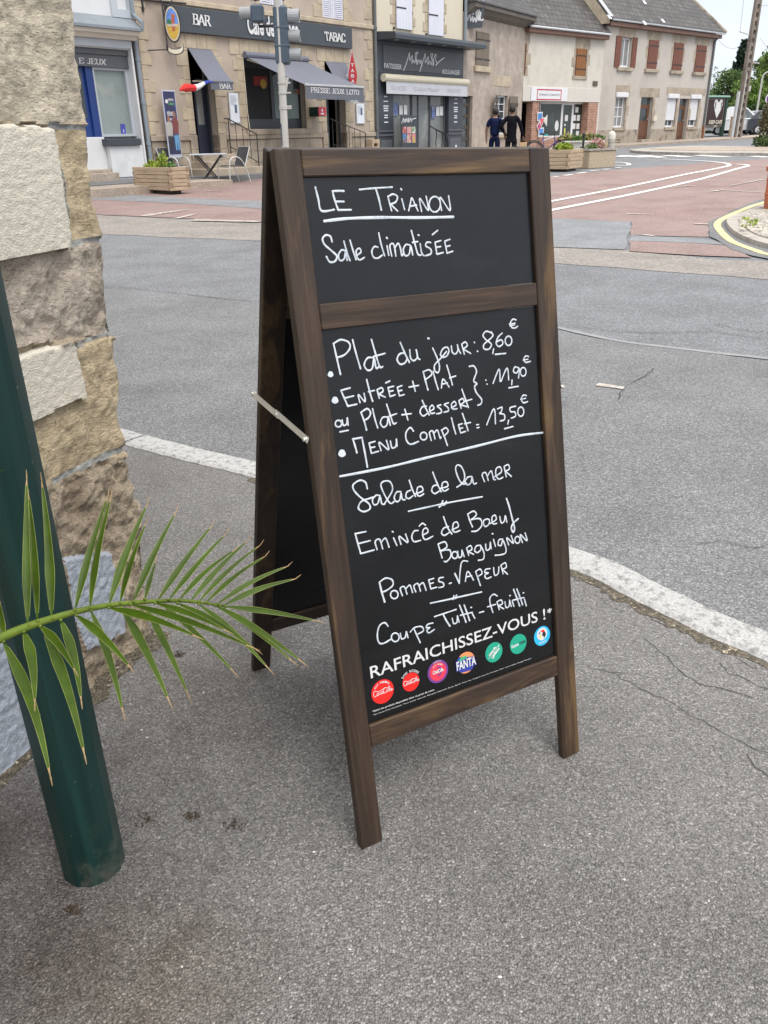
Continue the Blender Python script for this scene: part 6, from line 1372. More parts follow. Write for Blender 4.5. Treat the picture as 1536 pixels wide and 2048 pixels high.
# ================================================================== vehicles
M['car_white'] = pm('white_car_paint', (.72, .73, .74), .25, .03, 1, spec=.6); M['car_blue'] = pm('slate_blue_car_paint', (.075, .105, .15), .25, .05, 1, spec=.6); M['car_dark'] = pm('dark_car_paint', (.03, .035, .045), .25, .05, 1, spec=.6)
M['car_glass'] = pm('car_glass', (.10, .12, .125), .05, .3, 1, col2=(.4, .42, .43), ms=.7); M['tyre2'] = M['tyre']; M['hub'] = pm('hubcap', (.55, .56, .58), .3, .1, 4, metal=.5)
def car(fr, name, label, cat, body, roof, glasses, wheels, paint, wd=1.72, front=4.1, tum=.14):
    t_ = thing(name, label, cat, fr, (0, 0, 0)); h = wd/2
    mb = MB(); n = len(body)
    sec = [(-h+.04, .94, .03), (-h, 1, 0), (h, 1, 0), (h-.04, .94, .03)]
    cx = sum(p[0] for p in body)/n; cz = sum(p[1] for p in body)/n; b = 0; vs = []
    for y, s_, _ in [(-h+.0+.0, .97, 0), (-h+.0-.03, 1, 0), (h+.03, 1, 0), (h, .97, 0)]: vs += [(cx+(x-cx)*s_, y, cz+(z-cz)*s_) for x, z in body]
    fs = [tuple(range(n)), tuple(3*n+i for i in range(n))[::-1]]
    for j in range(3): fs += [(j*n+i, (j+1)*n+i, (j+1)*n+(i+1) % n, j*n+(i+1) % n) for i in range(n)]
    mb.add(vs, fs); mb.build('body', paint, t_)
    mb = MB(); zb = min(z for x, z in roof); zt = max(z for x, z in roof); f = lambda sg: (lambda x, z: (x, sg*(h-.02-tum*(z-zb)/(zt-zb)), z)); mb.prism(roof, f(-1), f(1)); mb.build('cabin', paint, t_)
    for g in glasses:
        if g[0] == 'side':
            P = g[1]; mb = MB(); mb.prism(P, lambda x, z: (x, -(h-.02-tum*(z-zb)/(zt-zb))-.006, z), lambda x, z: (x, -(h-.02-tum*(z-zb)/(zt-zb))+.02, z)); mb.build('side_window', M['car_glass'], t_); mb = MB(); mb.prism(P, lambda x, z: (x, (h-.02-tum*(z-zb)/(zt-zb))+.006, z), lambda x, z: (x, (h-.02-tum*(z-zb)/(zt-zb))-.02, z)); mb.build('side_window', M['car_glass'], t_)
        else:
            (x0, z0), (x1, z1) = g[1]; mb = MB(); a = h-.02-tum*(z0-zb)/(zt-zb)-.1; c = h-.02-tum*(z1-zb)/(zt-zb)-.06; nn_ = Vector((z1-z0, 0, -(x1-x0))).normalized()*.012*(1 if g[2] > 0 else -1)
            V4 = [Vector((x0, -a, z0))+nn_, Vector((x0, a, z0))+nn_, Vector((x1, c, z1))+nn_, Vector((x1, -c, z1))+nn_]; mb.add(V4, [(0, 1, 2, 3)]); mb.build(g[0], M['car_glass'], t_)
    for x in wheels:
        for sg in (-1, 1):
            y = sg*(h-.08); mb = MB(); mb.tube([(x, y-.11, .31), (x, y+.11, .31)], .31, 22); w_ = mb.build('wheel', M['tyre2'], t_)
            mb = MB(); mb.tube([(x, y+sg*.105, .31), (x, y+sg*.12, .31)], .2, 16); mb.build('rim', M['hub'], w_)
            mb = MB(); mb.tube([(x, sg*(h+.006), .33), (x, sg*(h+.034), .33)], .37, 24); mb.build('wheel_arch', M['tyre2'], t_) if False else None
    for sg in (-1, 1):
        mb = MB(); mb.sphere((front-.22, sg*(h-.2), .72), .2, .17, .11, 10, 6); mb.build('headlight', M['hub'], t_, smooth=True)
    mb = MB(); mb.bbox(front-.02, front+.045, -h+.12, h-.12, .26, .44, .02); mb.build('bumper', M['tyre2'], t_)
    mb = MB(); mb.box(front+.046, front+.056, -.26, .26, .45, .56); mb.build('number_plate', M['white_plastic'], t_)
    return t_
def carframe(px, py, az, dz=.08):
    p = gnd(px, py); return azframe((p.x, p.y, gz(p.y)+dz), az)
c = carframe(1438, 272.5, 108); 
car(c, 'pickup_van', 'white van parked behind the dark billboard', 'van', [(-1.6, .3), (2.9, .3), (3.0, .5), (2.95, .8), (2.4, .95), (-1.6, .95)], [(.2, .95), (2.4, .95), (1.55, 1.62), (1.3, 1.74), (.45, 1.74), (.25, 1.6)], [('side', [(.95, 1.02), (2.1, 1.02), (1.5, 1.58), (.95, 1.6)]), ('windscreen', [(2.36, .99), (1.58, 1.60)], 1)], [-.15, 2.15], M['car_white'], front=2.95)
c = carframe(1491, 269.5, 140)
car(c, 'parked_car', 'slate blue people carrier parked in front of the hedge', 'car', [(-2.4, .28), (1.15, .28), (1.22, .5), (1.12, .74), (.35, .98), (-2.45, 1.0), (-2.5, .5)], [(-2.4, .98), (.42, .97), (-.65, 1.55), (-.95, 1.66), (-2.1, 1.64)], [('side', [(-.9, 1.03), (.1, 1.03), (-.7, 1.5), (-.9, 1.54)]), ('side', [(-2.1, 1.03), (-1.0, 1.03), (-1.0, 1.56), (-1.9, 1.56)]), ('windscreen', [(.40, .99), (-.63, 1.54)], 1)], [0, -2.0], M['car_blue'], front=1.15)
c = carframe(1521, 270, 74)
car(c, 'parked_car', 'pale car half hidden behind the slate blue people carrier', 'car', [(-2.6, .28), (1.3, .28), (1.35, .5), (1.25, .74), (.35, .92), (-2.6, .95)], [(-2.5, .92), (.42, .91), (-.45, 1.38), (-.8, 1.46), (-1.9, 1.44)], [('side', [(-1.9, .97), (.1, .97), (-.5, 1.36), (-1.8, 1.38)]), ('windscreen', [(.40, .93), (-.43, 1.37)], 1)], [.4, -1.9], M['car_white'], front=1.28)
c = carframe(1548, 271, 100)
car(c, 'parked_car', 'dark car at the right end of the car park', 'car', [(-2.0, .28), (2.0, .28), (2.05, .5), (1.95, .74), (1.0, .92), (-2.0, .95)], [(-1.9, .92), (1.0, .91), (.2, 1.38), (-.2, 1.46), (-1.4, 1.44)], [('side', [(-1.4, .97), (.7, .97), (.1, 1.36), (-1.3, 1.38)]), ('windscreen', [(.98, .93), (.22, 1.37)], 1)], [1.2, -1.3], M['car_dark'], front=2.0)
# ================================================================== billboard
gp = gnd(1447, 273); BD = (gp-CAM).dot(FW); p = at_depth(1447, 272, BD)
bl_ = at_depth(1447, 192, BD); bF = azframe((gp.x, gp.y, gz(gp.y)), 58)
Xb = lambda px, py: bF.px(px, py)
t_ = thing('billboard', 'dark brown billboard with a white heart in a dark green frame behind the row house', 'billboard', bF, (0, 0, 0))
x1, zt = Xb(1455, 195); x0 = x1-2.3; zb = Xb(1449, 251)[1]; zt = Xb(1454, 195)[1]
mb = MB(); mb.bbox(x1-.22, x1, -.12, .12, -.1, zt-.02, .02); mb.bbox(x0-.2, x0, -.12, .12, -.1, zt-.02, .02); mb.build('post', M['green_dark'], t_)
mb = MB(); mb.bbox(x0-.25, x1+.05, -.2, .2, zt, zt+.10, .02); mb.build('cap', pm('pale_green_cap', (.25, .42, .34), .5, .1, 3), t_)
mb = MB(); mb.bbox(x0+.002, x1-.222, -.06, .06, zb-.1, zt-.002, .02); fr_ = mb.build('frame', pm('billboard_frame', (.10, .085, .08), .5, .1, 3), t_)
px0, px1, pz0, pz1 = x0+.12, x1-.36, zb+.06, zt-.14
mb = MB(); mb.box(px0, px1, -.075, -.0605, pz0, pz1); po = mb.build('poster', pm('brown_poster', (.030, .010, .010), .5, .25, 2), fr_)
cx, cz = Xb(1434, 215); k = .52
H_ = [(0, -1.05), (-.55, -.35), (-.85, .25), (-.75, .7), (-.4, .8), (0, .45), (.4, .8), (.75, .7), (.85, .25), (.55, -.35)]
mb = MB(); mb.slab([(cx+a*k, cz+c_*k*1.2) for a, c_ in H_], -.082, -.076); ht = mb.build('heart_print', M['letter'], po)
for dx in (-.3, .32):
    mb = MB(); mb.slab([(cx+dx+a*k, cz+.1+c_*k) for a, c_ in [(-.12, -.4), (-.02, -.1), (-.1, .25), (.02, .5), (.14, .3), (.08, 0), (.16, -.35), (.03, -.15)]], -.088, -.083); mb.build('figure_print', M['iron'], ht)
mb = MB(); put_text(mb, 'KEEP-CAFE', lambda u, v: (cx-.72+1.35*u, -.08, cz-1.0+.24*v), .03); put_text(mb, 'LOIRET', lambda u, v: (cx-.2+.4*u, -.08, cz-1.2+.12*v), .02); mb.build('lettering', pm('cream_letter', (.6, .55, .45), .6, .05, 3), po)
# ================================================================== telegraph pole, cables, lamp, round sign
gp = gnd(1473, 278); z0 = gz(gp.y); PF = Frame((gp.x, gp.y, z0), (RT+Vector((0, .35, 0))).normalized())
t_ = thing('utility_pole', 'weathered concrete lattice utility pole at the kerb beyond the row house', 'utility pole', PF, (0, 0, 0))
M['concrete'] = pm('weathered_concrete', (.22, .185, .155), .9, .2, 2.5, .4, 20, col2=(.13, .10, .08), ms=1.5)
Hp = 11.5; a = lambda z: .20-.008*z
mb = MB(); n = 26
for sg in (-1, 1): mb.prism([(sg*.0, 0), (1, 0)], lambda *_: (0, 0, 0), lambda *_: (0, 0, 0)) if False else mb.add([(sg*a(0)-.06, -.13, -.1), (sg*a(0)+.06, -.13, -.1), (sg*a(0)+.06, .13, -.1), (sg*a(0)-.06, .13, -.1), (sg*a(Hp)-.05, -.1, Hp), (sg*a(Hp)+.05, -.1, Hp), (sg*a(Hp)+.05, .1, Hp), (sg*a(Hp)-.05, .1, Hp)], [(0, 3, 2, 1), (4, 5, 6, 7), (0, 1, 5, 4), (1, 2, 6, 5), (2, 3, 7, 6), (3, 0, 4, 7)])
for i in range(n): z = .25+i*(Hp-.4)/n; mb.box(-a(z)+.055, a(z)-.055, -.08, .08, z, z+.2)
mb.build('lattice_shaft', M['concrete'], t_)
mb = MB(); mb.tube([(-.42, -.05, 0), (-.42, -.05, 2.6)], .10, 10); mb.build('cable_cover', pm('pale_grey_cover', (.45, .46, .47), .6, .1, 3), t_)
mb = MB(); mb.tube([(-.16, -.16, 0), (-.13, -.16, 3.6)], .04, 8); mb.build('conduit', M['galv'], t_)
mb = MB(); zz = Z(PF, 1500, 66); mb.tube([(-1.0, 0, zz+.05), (.3, 0, zz-.2)], .03, 6); mb.tube([(.1, 0, zz-1.5), (.8, 0, zz-1.55)], .03, 6); mb.bbox(.25, .4, -.1, .1, 2.6, 2.9, .01); mb.build('bracket', M['galv'], t_)
def cable(p, q, sag, label, r=.008):
    p, q = Vector(p), Vector(q); P = [p.lerp(q, i/10)-Vector((0, 0, sag*4*(i/10)*(1-i/10))) for i in range(11)]; mb = MB(); mb.tube(P, r, 5); mb.build('overhead_cable', M['iron'], label=label, cat='cable', base=p)
D5 = (gp-CAM).dot(FW)
cable(PF.W((0, 0, Z(PF, 1498, 75))), FB.W((xR1, -.1, zR-.1)), .5, 'thin overhead cable sagging from the utility pole to the row house corner')
cable(PF.W((-.9, 0, Z(PF, 1500, 66))), at_depth(1502, -120, D5*.8), .2, 'thin overhead cable running up out of view from the pole bracket')
cable(PF.W((.6, 0, Z(PF, 1508, 75))), at_depth(1600, 100, D5*.9), .5, 'thin overhead cable leaving the utility pole to the right at the lower bracket')
cable(PF.W((.2, 0, Z(PF, 1513, 12))), at_depth(1620, -40, D5*.9), .3, 'thin overhead cable leaving the top of the utility pole to the right')
gp = gnd(1507, 262); b = at_depth(1515, 212, 62); b = Vector((b.x, b.y, gz(b.y))); LF = Frame(b, RT)
t_ = thing('street_lamp', 'slim pale street lamp rising behind the hedge', 'street lamp', LF, (0, 0, 0))
zt = Z(LF, 1524, 154); mb = MB(); mb.tube([(0, 0, 0), (0, 0, zt)], [.09, .06], 10); mb.build('pole', M['galv'], t_)
mb = MB(); mb.tube(catmull([(0, 0, zt), (.15, 0, zt+.25), (.5, 0, zt+.38), (1.1, 0, zt+.55)], 4), .045, 8); mb.build('arm', M['galv'], t_)
mb = MB(); mb.bbox(1.0, 1.7, -.12, .12, zt+.5, zt+.66, .04); mb.build('lamp_head', M['galv'], t_)
b = at_depth(1541, 197, FPX/33); SFm = Frame((b.x, b.y, gz(b.y)), RT); t_ = thing('round_road_sign', 'round purple road sign with a pale rim cut by the right edge', 'road sign', SFm, (0, 0, 0)); zc = b.z-gz(b.y)
mb = MB(); mb.slab([(.33*math.cos(i*math.pi/16), zc+.33*math.sin(i*math.pi/16)) for i in range(32)], -.02, .0); pl = mb.build('plate', M['white_plastic'], t_)
mb = MB(); mb.slab([(.27*math.cos(i*math.pi/16), zc+.27*math.sin(i*math.pi/16)) for i in range(32)], -.026, -.021); mb.build('face', pm('purple_sign_face', (.13, .03, .20), .4, .1, 3), pl)
mb = MB(); mb.tube([(0, .05, 0), (0, .05, zc+.35)], .035, 8); mb.build('pole', M['galv'], t_)
# ================================================================== trees, hedge, shrubs
def leafmat(name, c):
    m, t, b = newmat(name); v = coords(t)
    cc = ramp(t, noise_t(t, v, .55, 5, .7), [(.3, tuple(x*.45 for x in c)), (.5, c), (.72, tuple(x*1.7 for x in c))])
    t.links.new(cc, b.inputs['Base Color']); b.inputs['Roughness'].default_value = .6; b.inputs['Specular IOR Level'].default_value = .3
    return m
M['conifer'] = leafmat('conifer_needle', (.020, .038, .022)); M['tree_light'] = leafmat('light_tree_leaf', (.12, .19, .035)); M['tree_mid'] = leafmat('mid_tree_leaf', (.085, .135, .04)); M['hedge'] = leafmat('hedge_leaf', (.04, .085, .02)); M['bark'] = pm('bark', (.09, .07, .055), .95, .2, 4)
M['red_shrub'] = leafmat('reddish_shrub_leaf', (.10, .085, .04))
def tree(px, py_top, py_bot, depth, wpx, m, name, label, shape='round', n=3200, leaf=.30, seed=1):
    top = at_depth(px, py_top, depth); g = Vector((top.x, top.y, gz(top.y))); h = top.z-g.z; r = wpx/2/FPX*depth; rr = random.Random(seed)
    t_ = thing(name, label, 'tree', WF, g)
    mb = MB(); mb.tube([g, g+Vector((.1, 0, h*.4)), g+Vector((0, 0, h*.85))], [r*.13, r*.09, .03], 8)
    for i in range(7): a = rr.uniform(0, 6.28); z0 = h*rr.uniform(.25, .6); mb.tube([g+Vector((0, 0, z0)), g+Vector((math.cos(a)*r*.6, math.sin(a)*r*.6, z0+h*.2))], [r*.05, .02], 5)
    mb.build('trunk', M['bark'], t_)
    mb = MB(); lobes = []
    if shape == 'cone':
        for i in range(60): q = rr.random()**.8; a = rr.uniform(0, 6.28); rr_ = r*(1-q)**.8*rr.uniform(.4, 1); lobes.append((g+Vector((math.cos(a)*rr_, math.sin(a)*rr_, h*(.06+.92*q))), r*.30*(1-q*.7)))
    else:
        for i in range(26): a = rr.uniform(0, 6.28); z = rr.uniform(.18, .95); q = math.sin(math.pi*min(1, max(.12, z*.95)))**.6*rr.uniform(.2, .85); lobes.append((g+Vector((math.cos(a)*r*q, math.sin(a)*r*q, h*z)), r*rr.uniform(.2, .38)))
    for i in range(n):
        c_, lr = rr.choice(lobes); d = Vector((rr.gauss(0, 1), rr.gauss(0, 1), rr.gauss(0, .8))).normalized(); p = c_+d*lr*rr.random()**.35
        if p.z > g.z+h or p.z < g.z+.1: continue
        u_ = Vector((rr.gauss(0, 1), rr.gauss(0, 1), rr.gauss(0, 1))).normalized(); s = u_.cross(Vector((rr.gauss(0, 1), rr.gauss(0, 1), rr.gauss(0, 1)))).normalized(); l = leaf*rr.uniform(.5, 1.3)
        mb.add([p, p+u_*l*.5+s*l*.3, p+u_*l, p+u_*l*.5-s*l*.3], [(0, 1, 2, 3)])
    mb.build('crown', M[m], t_)
tree(1490, 82, 220, 95, 78, 'conifer', 'conifer_tree', 'tall dark conifer behind the utility pole', 'cone', 6000, .42, 3)
tree(1458, 140, 220, 88, 110, 'tree_mid', 'bushy_tree', 'grey green bushy tree right behind the row house', 'round', 7500, .30, 4)
tree(1552, 95, 220, 92, 110, 'tree_light', 'leafy_tree', 'light green leafy tree right of the dark conifer', 'round', 6000, .36, 5)
tree(1432, 128, 220, 100, 26, 'tree_mid', 'sparse_tree', 'thin sparse tree just right of the row house gutter', 'round', 160, .25, 6)
tree(1502, 160, 220, 82, 95, 'tree_light', 'bushy_tree', 'yellow green bushy tree above the hedge beside the street lamp', 'round', 6500, .26, 7)
tree(1600, 140, 220, 80, 100, 'tree_mid', 'leafy_tree', 'green leafy tree at the far right beyond the hedge', 'round', 4000, .3, 8)
tree(1530, 118, 220, 98, 90, 'tree_mid', 'leafy_tree', 'mid green tree between the dark conifer and the picture edge', 'round', 6000, .34, 10)
tree(1410, 175, 220, 84, 60, 'tree_mid', 'bushy_tree', 'green bush mostly hidden behind the row house', 'round', 3000, .3, 9)
hA, hB = at_depth(1405, 212, 74), at_depth(1640, 208, 74); hF = Frame((hA.x, hA.y, gz(hA.y)-.1), (hB.x-hA.x, hB.y-hA.y, 0)); Lh = math.hypot(hB.x-hA.x, hB.y-hA.y); Hh = Z(hF, 1500, 210)
mb = MB(); mb.box(0, Lh, .3, 1.2, 0, Hh-.12); rr = random.Random(8)
for i in range(9000):
    p = Vector((rr.uniform(0, Lh), rr.uniform(0, 1.2) if i % 4 == 0 else rr.uniform(.12, .32), Hh-.1+rr.uniform(-.1, .06) if i % 4 == 0 else rr.uniform(0, Hh))); u_ = Vector((rr.gauss(0, 1), rr.gauss(-.5, 1), rr.gauss(0, 1))).normalized(); s = u_.cross(Vector((rr.gauss(0, 1), rr.gauss(0, 1), rr.gauss(0, 1)))).normalized(); l = rr.uniform(.08, .2)
    mb.add([p, p+u_*l*.5+s*l*.35, p+u_*l, p+u_*l*.5-s*l*.35], [(0, 1, 2, 3)])
mb.build('hedge', M['hedge'], label='long clipped green hedge behind the parked cars', cat='hedge', frame=hF, base=(0, 0, 0))
g = at_depth(1538, 290, FPX/46); g = Vector((g.x, g.y, gz(g.y)+.1)); t_ = thing('island_shrub', 'loose reddish green shrub on the far island at the right edge', 'shrub', WF, g)
mb = MB(); leafclump(mb, (g.x, g.y, g.z+.55), .55, .5, 1.7, 1500, .12, 5, .2); mb.build('foliage', M['red_shrub'], t_)
mb = MB(); leafclump(mb, (g.x-.1, g.y, g.z), .6, .5, .6, 600, .12, 6, .8); mb.build('grass_tuft', M['tree_mid'], t_)
mb = MB(); mb.tube([g, g+Vector((0, 0, 1.6))], .03, 6); mb.build('stem', M['bark'], t_)
p = gnd(1455, 277); t_ = thing('stone_post', 'short tan stone post beside the base of the utility pole', 'post', WF, p)
b = at_depth(1462, 268, (p-CAM).dot(FW)); mb = MB(); mb.bbox(b.x-.12, b.x+.12, b.y-.12, b.y+.12, gz(b.y), gz(b.y)+1.15, .02); mb.bbox(b.x-.14, b.x+.14, b.y-.14, b.y+.14, gz(b.y)+1.153, gz(b.y)+1.25, .02); mb.build('post', M['planter_wood'], t_)
# ================================================================== near stone wall corner
def stonemat(name, c, c2, c3, sc=1.0, pit=.6, tool=0.0):
    m, t, b = newmat(name); v = coords(t); vt = coords(t, (1, 1, 2.6), (0, rad(-38), 0))
    col = ramp(t, noise_t(t, v, 5*sc, 8, .68, .3), [(.28, tuple(x*.7 for x in c)), (.46, tuple(x*1.15 for x in c)), (.72, tuple(min(1, x*1.45) for x in c))])
    col = mixc(t, ramp(t, noise_t(t, v, 3.1*sc, 7, .7, .5), [(.5, 0.), (.66, .8)]), col, c2)
    col = mixc(t, ramp(t, noise_t(t, v, 11*sc, 8, .75, .4), [(.60, 0.), (.68, .85)]), col, c3)
    col = mixc(t, 1.0, col, ramp(t, noise_t(t, vt, 75, 7, .75), [(.3, .62), (.48, 1.08), (.7, 1.42)]), 'MULTIPLY')
    t.links.new(col, b.inputs['Base Color']); b.inputs['Roughness'].default_value = .95; b.inputs['Specular IOR Level'].default_value = .2
    h = math_(t, 'ADD', math_(t, 'MULTIPLY', noise_t(t, vt if tool else v, 45, 8, .72), 1.0), math_(t, 'MULTIPLY', noise_t(t, v, 160, 5, .7), .5))
    vo = N(t, 'ShaderNodeTexVoronoi'); vo.inputs['Scale'].default_value = 55*sc; t.links.new(vt, vo.inputs['Vector'])
    sp = N(t, 'ShaderNodeSeparateColor'); t.links.new(vo.outputs['Color'], sp.inputs[0])
    pitm = math_(t, 'MULTIPLY', ramp(t, vo.outputs['Distance'], [(.16, 1.), (.30, 0.)]), ramp(t, sp.outputs[0], [(.74, 0.), (.78, 1.)]))
    h = math_(t, 'SUBTRACT', h, math_(t, 'MULTIPLY', pitm, .7))
    bump(t, b, h, pit, .024); return m
M['q1'] = stonemat('beige_sandstone', (.54, .475, .37), (.40, .34, .27), (.24, .175, .13), 1.0, .8, 1)
M['q2'] = stonemat('ochre_sandstone', (.50, .405, .27), (.42, .33, .215), (.26, .18, .11), 1.2, .8, 1)
M['q3'] = stonemat('pinkish_sandstone', (.47, .405, .335), (.34, .275, .21), (.17, .115, .085), 1.3, .9)
M['q4'] = stonemat('crumbling_sandstone', (.45, .37, .275), (.32, .245, .175), (.16, .11, .075), 1.3, 1.0)
M['mortar'] = stonemat('blue_grey_mortar', (.31, .31, .295), (.30, .27, .225), (.2, .18, .15), 1.5)
def roughcast(name, c, st):
    m, t, b = newmat(name); v = coords(t, st); col = ramp(t, noise_t(t, v, 60, 5, .6), [(.3, tuple(x*.9 for x in c)), (.7, tuple(min(1, x*1.05) for x in c))])
    t.links.new(col, b.inputs['Base Color']); b.inputs['Roughness'].default_value = .92; b.inputs['Specular IOR Level'].default_value = .2
    bump(t, b, noise_t(t, v, 150, 4, .6, .4), .7, .008); return m
M['cream_cast'] = roughcast('cream_roughcast_render', (.68, .63, .53), (1, 1, 1.6)); M['blue_cast'] = roughcast('pale_blue_grey_render', (.40, .435, .49), (1, 1, 1))
WC = Vector((-.7072, 2.0422, 0)); WD = Vector((.329, .944, 0)).normalized(); WFR = Frame(WC, WD)
EDG = [(88, -260), (145, 0), (160, 120), (180, 250), (190, 400), (206, 470), (224, 640), (240, 760), (243, 850), (252, 890), (268, 970), (288, 1030), (289, 1100), (297, 1200), (312, 1290), (330, 1390)]
EZ = sorted([(lambda q: (q[1], q[0]))(WFR.px(*p)) for p in EDG])
def edge(z):
    if z <= EZ[0][0]: return EZ[0][1]
    for (z0, s0), (z1, s1) in zip(EZ, EZ[1:]):
        if z <= z1: t = (z-z0)/(z1-z0); t = t*t*(3-2*t); return s0+(s1-s0)*t
    return EZ[-1][1]
REG = [('render_panel', 'cream_cast', [(-400, 240), (0, 252), (92, 255), (106, 330), (120, 420), (131, 488), (122, 500), (60, 508), (0, 520), (-400, 590)], .022),
       ('render_panel', 'cream_cast', [(-300, 800), (47, 706), (128, 687), (139, 692), (150, 745), (161, 793), (100, 818), (72, 835), (-300, 980)], .022),
       ('render_panel', 'blue_cast', [(120, 1120), (175, 1105), (216, 1106), (232, 1180), (245, 1262), (205, 1285), (165, 1302), (140, 1240)], .014),
       ('render_base', 'blue_cast', [(-600, 1500), (-200, 1330), (30, 1215), (62, 1240), (75, 1500), (40, 1560), (-300, 1900)], .012),
       ('mortar_joint', 'mortar', [(88, 247), (215, 252), (215, 264), (93, 262)], .001),
       ('mortar_joint', 'mortar', [(125, 490), (170, 478), (240, 470), (240, 480), (170, 490), (128, 502)], .001),
       ('mortar_joint', 'mortar', [(136, 692), (190, 671), (260, 655), (260, 665), (190, 682), (142, 701)], .001),
       ('mortar_joint', 'mortar', [(100, 960), (180, 920), (240, 893), (310, 880), (310, 900), (245, 905), (180, 933), (104, 971)], .001),
       ('mortar_joint', 'mortar', [(96, 262), (104, 262), (143, 488), (131, 490), (108, 340)], .001),
       ('quoin_stone', 'q1', [(-500, -400), (400, -400), (400, 248), (-500, 248)], .006),
       ('quoin_stone', 'q2', [(60, 262), (400, 262), (400, 478), (60, 492)], .004),
       ('quoin_stone', 'q3', [(-400, 500), (170, 480), (400, 470), (400, 655), (190, 671), (-400, 760)], .006),
       ('quoin_stone', 'q2', [(70, 700), (190, 680), (400, 655), (400, 895), (180, 925), (60, 985)], .006),
       ('quoin_stone', 'q4', [(-500, 1100), (100, 965), (400, 880), (400, 1120), (-500, 1160)], .004),
       ('quoin_stone', 'q4', [(-700, 1100), (600, 1080), (600, 2000), (-700, 2000)], .004)]
def pip(x, y, P):
    c = False; j = len(P)-1
    for i in range(len(P)):
        if (P[i][1] > y) != (P[j][1] > y) and x < (P[j][0]-P[i][0])*(y-P[i][1])/(P[j][1]-P[i][1])+P[i][0]: c = not c
        j = i
    return c
RP = [(n_, m_, [tuple(WFR.px(*p)) for p in P], h_) for n_, m_, P, h_ in REG]
S0, ZT = -1.35, 2.7; NS, NZ = 270, 500
wl = thing('stone_wall', 'old stone house corner with beige quoins and cream roughcast panels, behind the green post', 'wall', WFR, (0, 0, 0))
vs = []; reg = {}
def disp(s, z, k):
    p = Vector((s, z, k*3.7)); n1 = noise.fractal(p*7, 1.0, 2.1, 5); n2 = noise.fractal(p*28, .9, 2.1, 4)
    return n1*.012+n2*.008
GR = 14
for j in range(NZ+1):
    z = -.03+(ZT+.03)*j/NZ; e_ = edge(z)
    for i in range(NS+GR+1):
        if i <= NS:
            t = i/NS; s = S0+(e_-S0)*(t**.75 if False else t); jx = noise.noise(Vector((s*22, z*22, 9)))*.0035; jz = noise.noise(Vector((s*22, z*22, 3)))*.0035; r = len(RP)-1
            for q, (n_, m_, P, h_) in enumerate(RP):
                if pip(s+jx, z+jz, P): r = q; break
            n_, m_, P, h_ = RP[r]
            if m_ == 'cream_cast': d = h_+noise.fractal(Vector((s*60, z*90, 0)), 1, 2, 3)*.0022+noise.noise(Vector((s*5, z*5, 1)))*.003
            elif m_ == 'blue_cast': d = h_+noise.fractal(Vector((s*55, z*55, 0)), 1, 2, 4)*.0045
            elif m_ == 'mortar': d = h_+noise.fractal(Vector((s*60, z*60, 0)), 1, 2, 3)*.003
            else:
                d = h_+disp(s, z, r)*(1.7 if m_ in ('q4',) else (1.25 if m_ == 'q3' else .8))
                if r == len(RP)-1 or m_ == 'q4': d += .01*noise.fractal(Vector((s*14, z*14, 4)), 1, 2, 4)
            near = max(0, 1-(e_-s)/.03); d -= .016*near*near
            if z < .02: d += .004
            vs.append((s+(.004*noise.noise(Vector((s*40, z*40, 2))) if i == NS else 0), -d, z)); reg[i, j] = r
        else:
            t = (i-NS)/GR; y = t*t*.5; vs.append((e_-.004*math.sin(t*3)+.006*noise.fractal(Vector((y*20, z*20, 7)), 1, 2, 4), .012+y, z)); reg[i, j] = reg[NS, j]
W_ = NS+GR+1; faces = {}
for j in range(NZ):
    for i in range(NS+GR): faces.setdefault(reg[i, j], []).append((j*W_+i, j*W_+i+1, (j+1)*W_+i+1, (j+1)*W_+i))
for r, fs in faces.items():
    used = sorted({k_ for f in fs for k_ in f}); ix = {k_: q for q, k_ in enumerate(used)}; mb = MB(); mb.v = [vs[k_] for k_ in used]; mb.f = [tuple(ix[k_] for k_ in f) for f in fs]
    lab = {'cream_cast': 'cream roughcast render panel', 'blue_cast': 'pale blue grey rendered patch'}.get(RP[r][1])
    mb.build(RP[r][0], M[RP[r][1]], wl, label=lab, smooth=True)
mb = MB(); mb.box(S0, -.2, .55, .9, 0, ZT-.01); mb.build('wall_core', M['mortar'], wl)
mb = MB(); mb.box(-9, -.05, .06, 7, ZT, 8.5); mb.box(-9, S0, .03, 7, -.1, ZT-.01); mb.build('house_body', M['cream_wall'], wl)  # unseen house mass above and behind the wall, added to block sky light
mb = MB(); stripe(mb, [Vector((*WFR.W((q, -.02, 0))[:2], pz(WFR.W((q, -.02, 0)).x))) for q in (-1.3, -.9, -.5, -.25, -.1, .02)], .075, .0015, 4, True, .5); mb.build('wall_foot_grit', M['grit'], kind='structure')
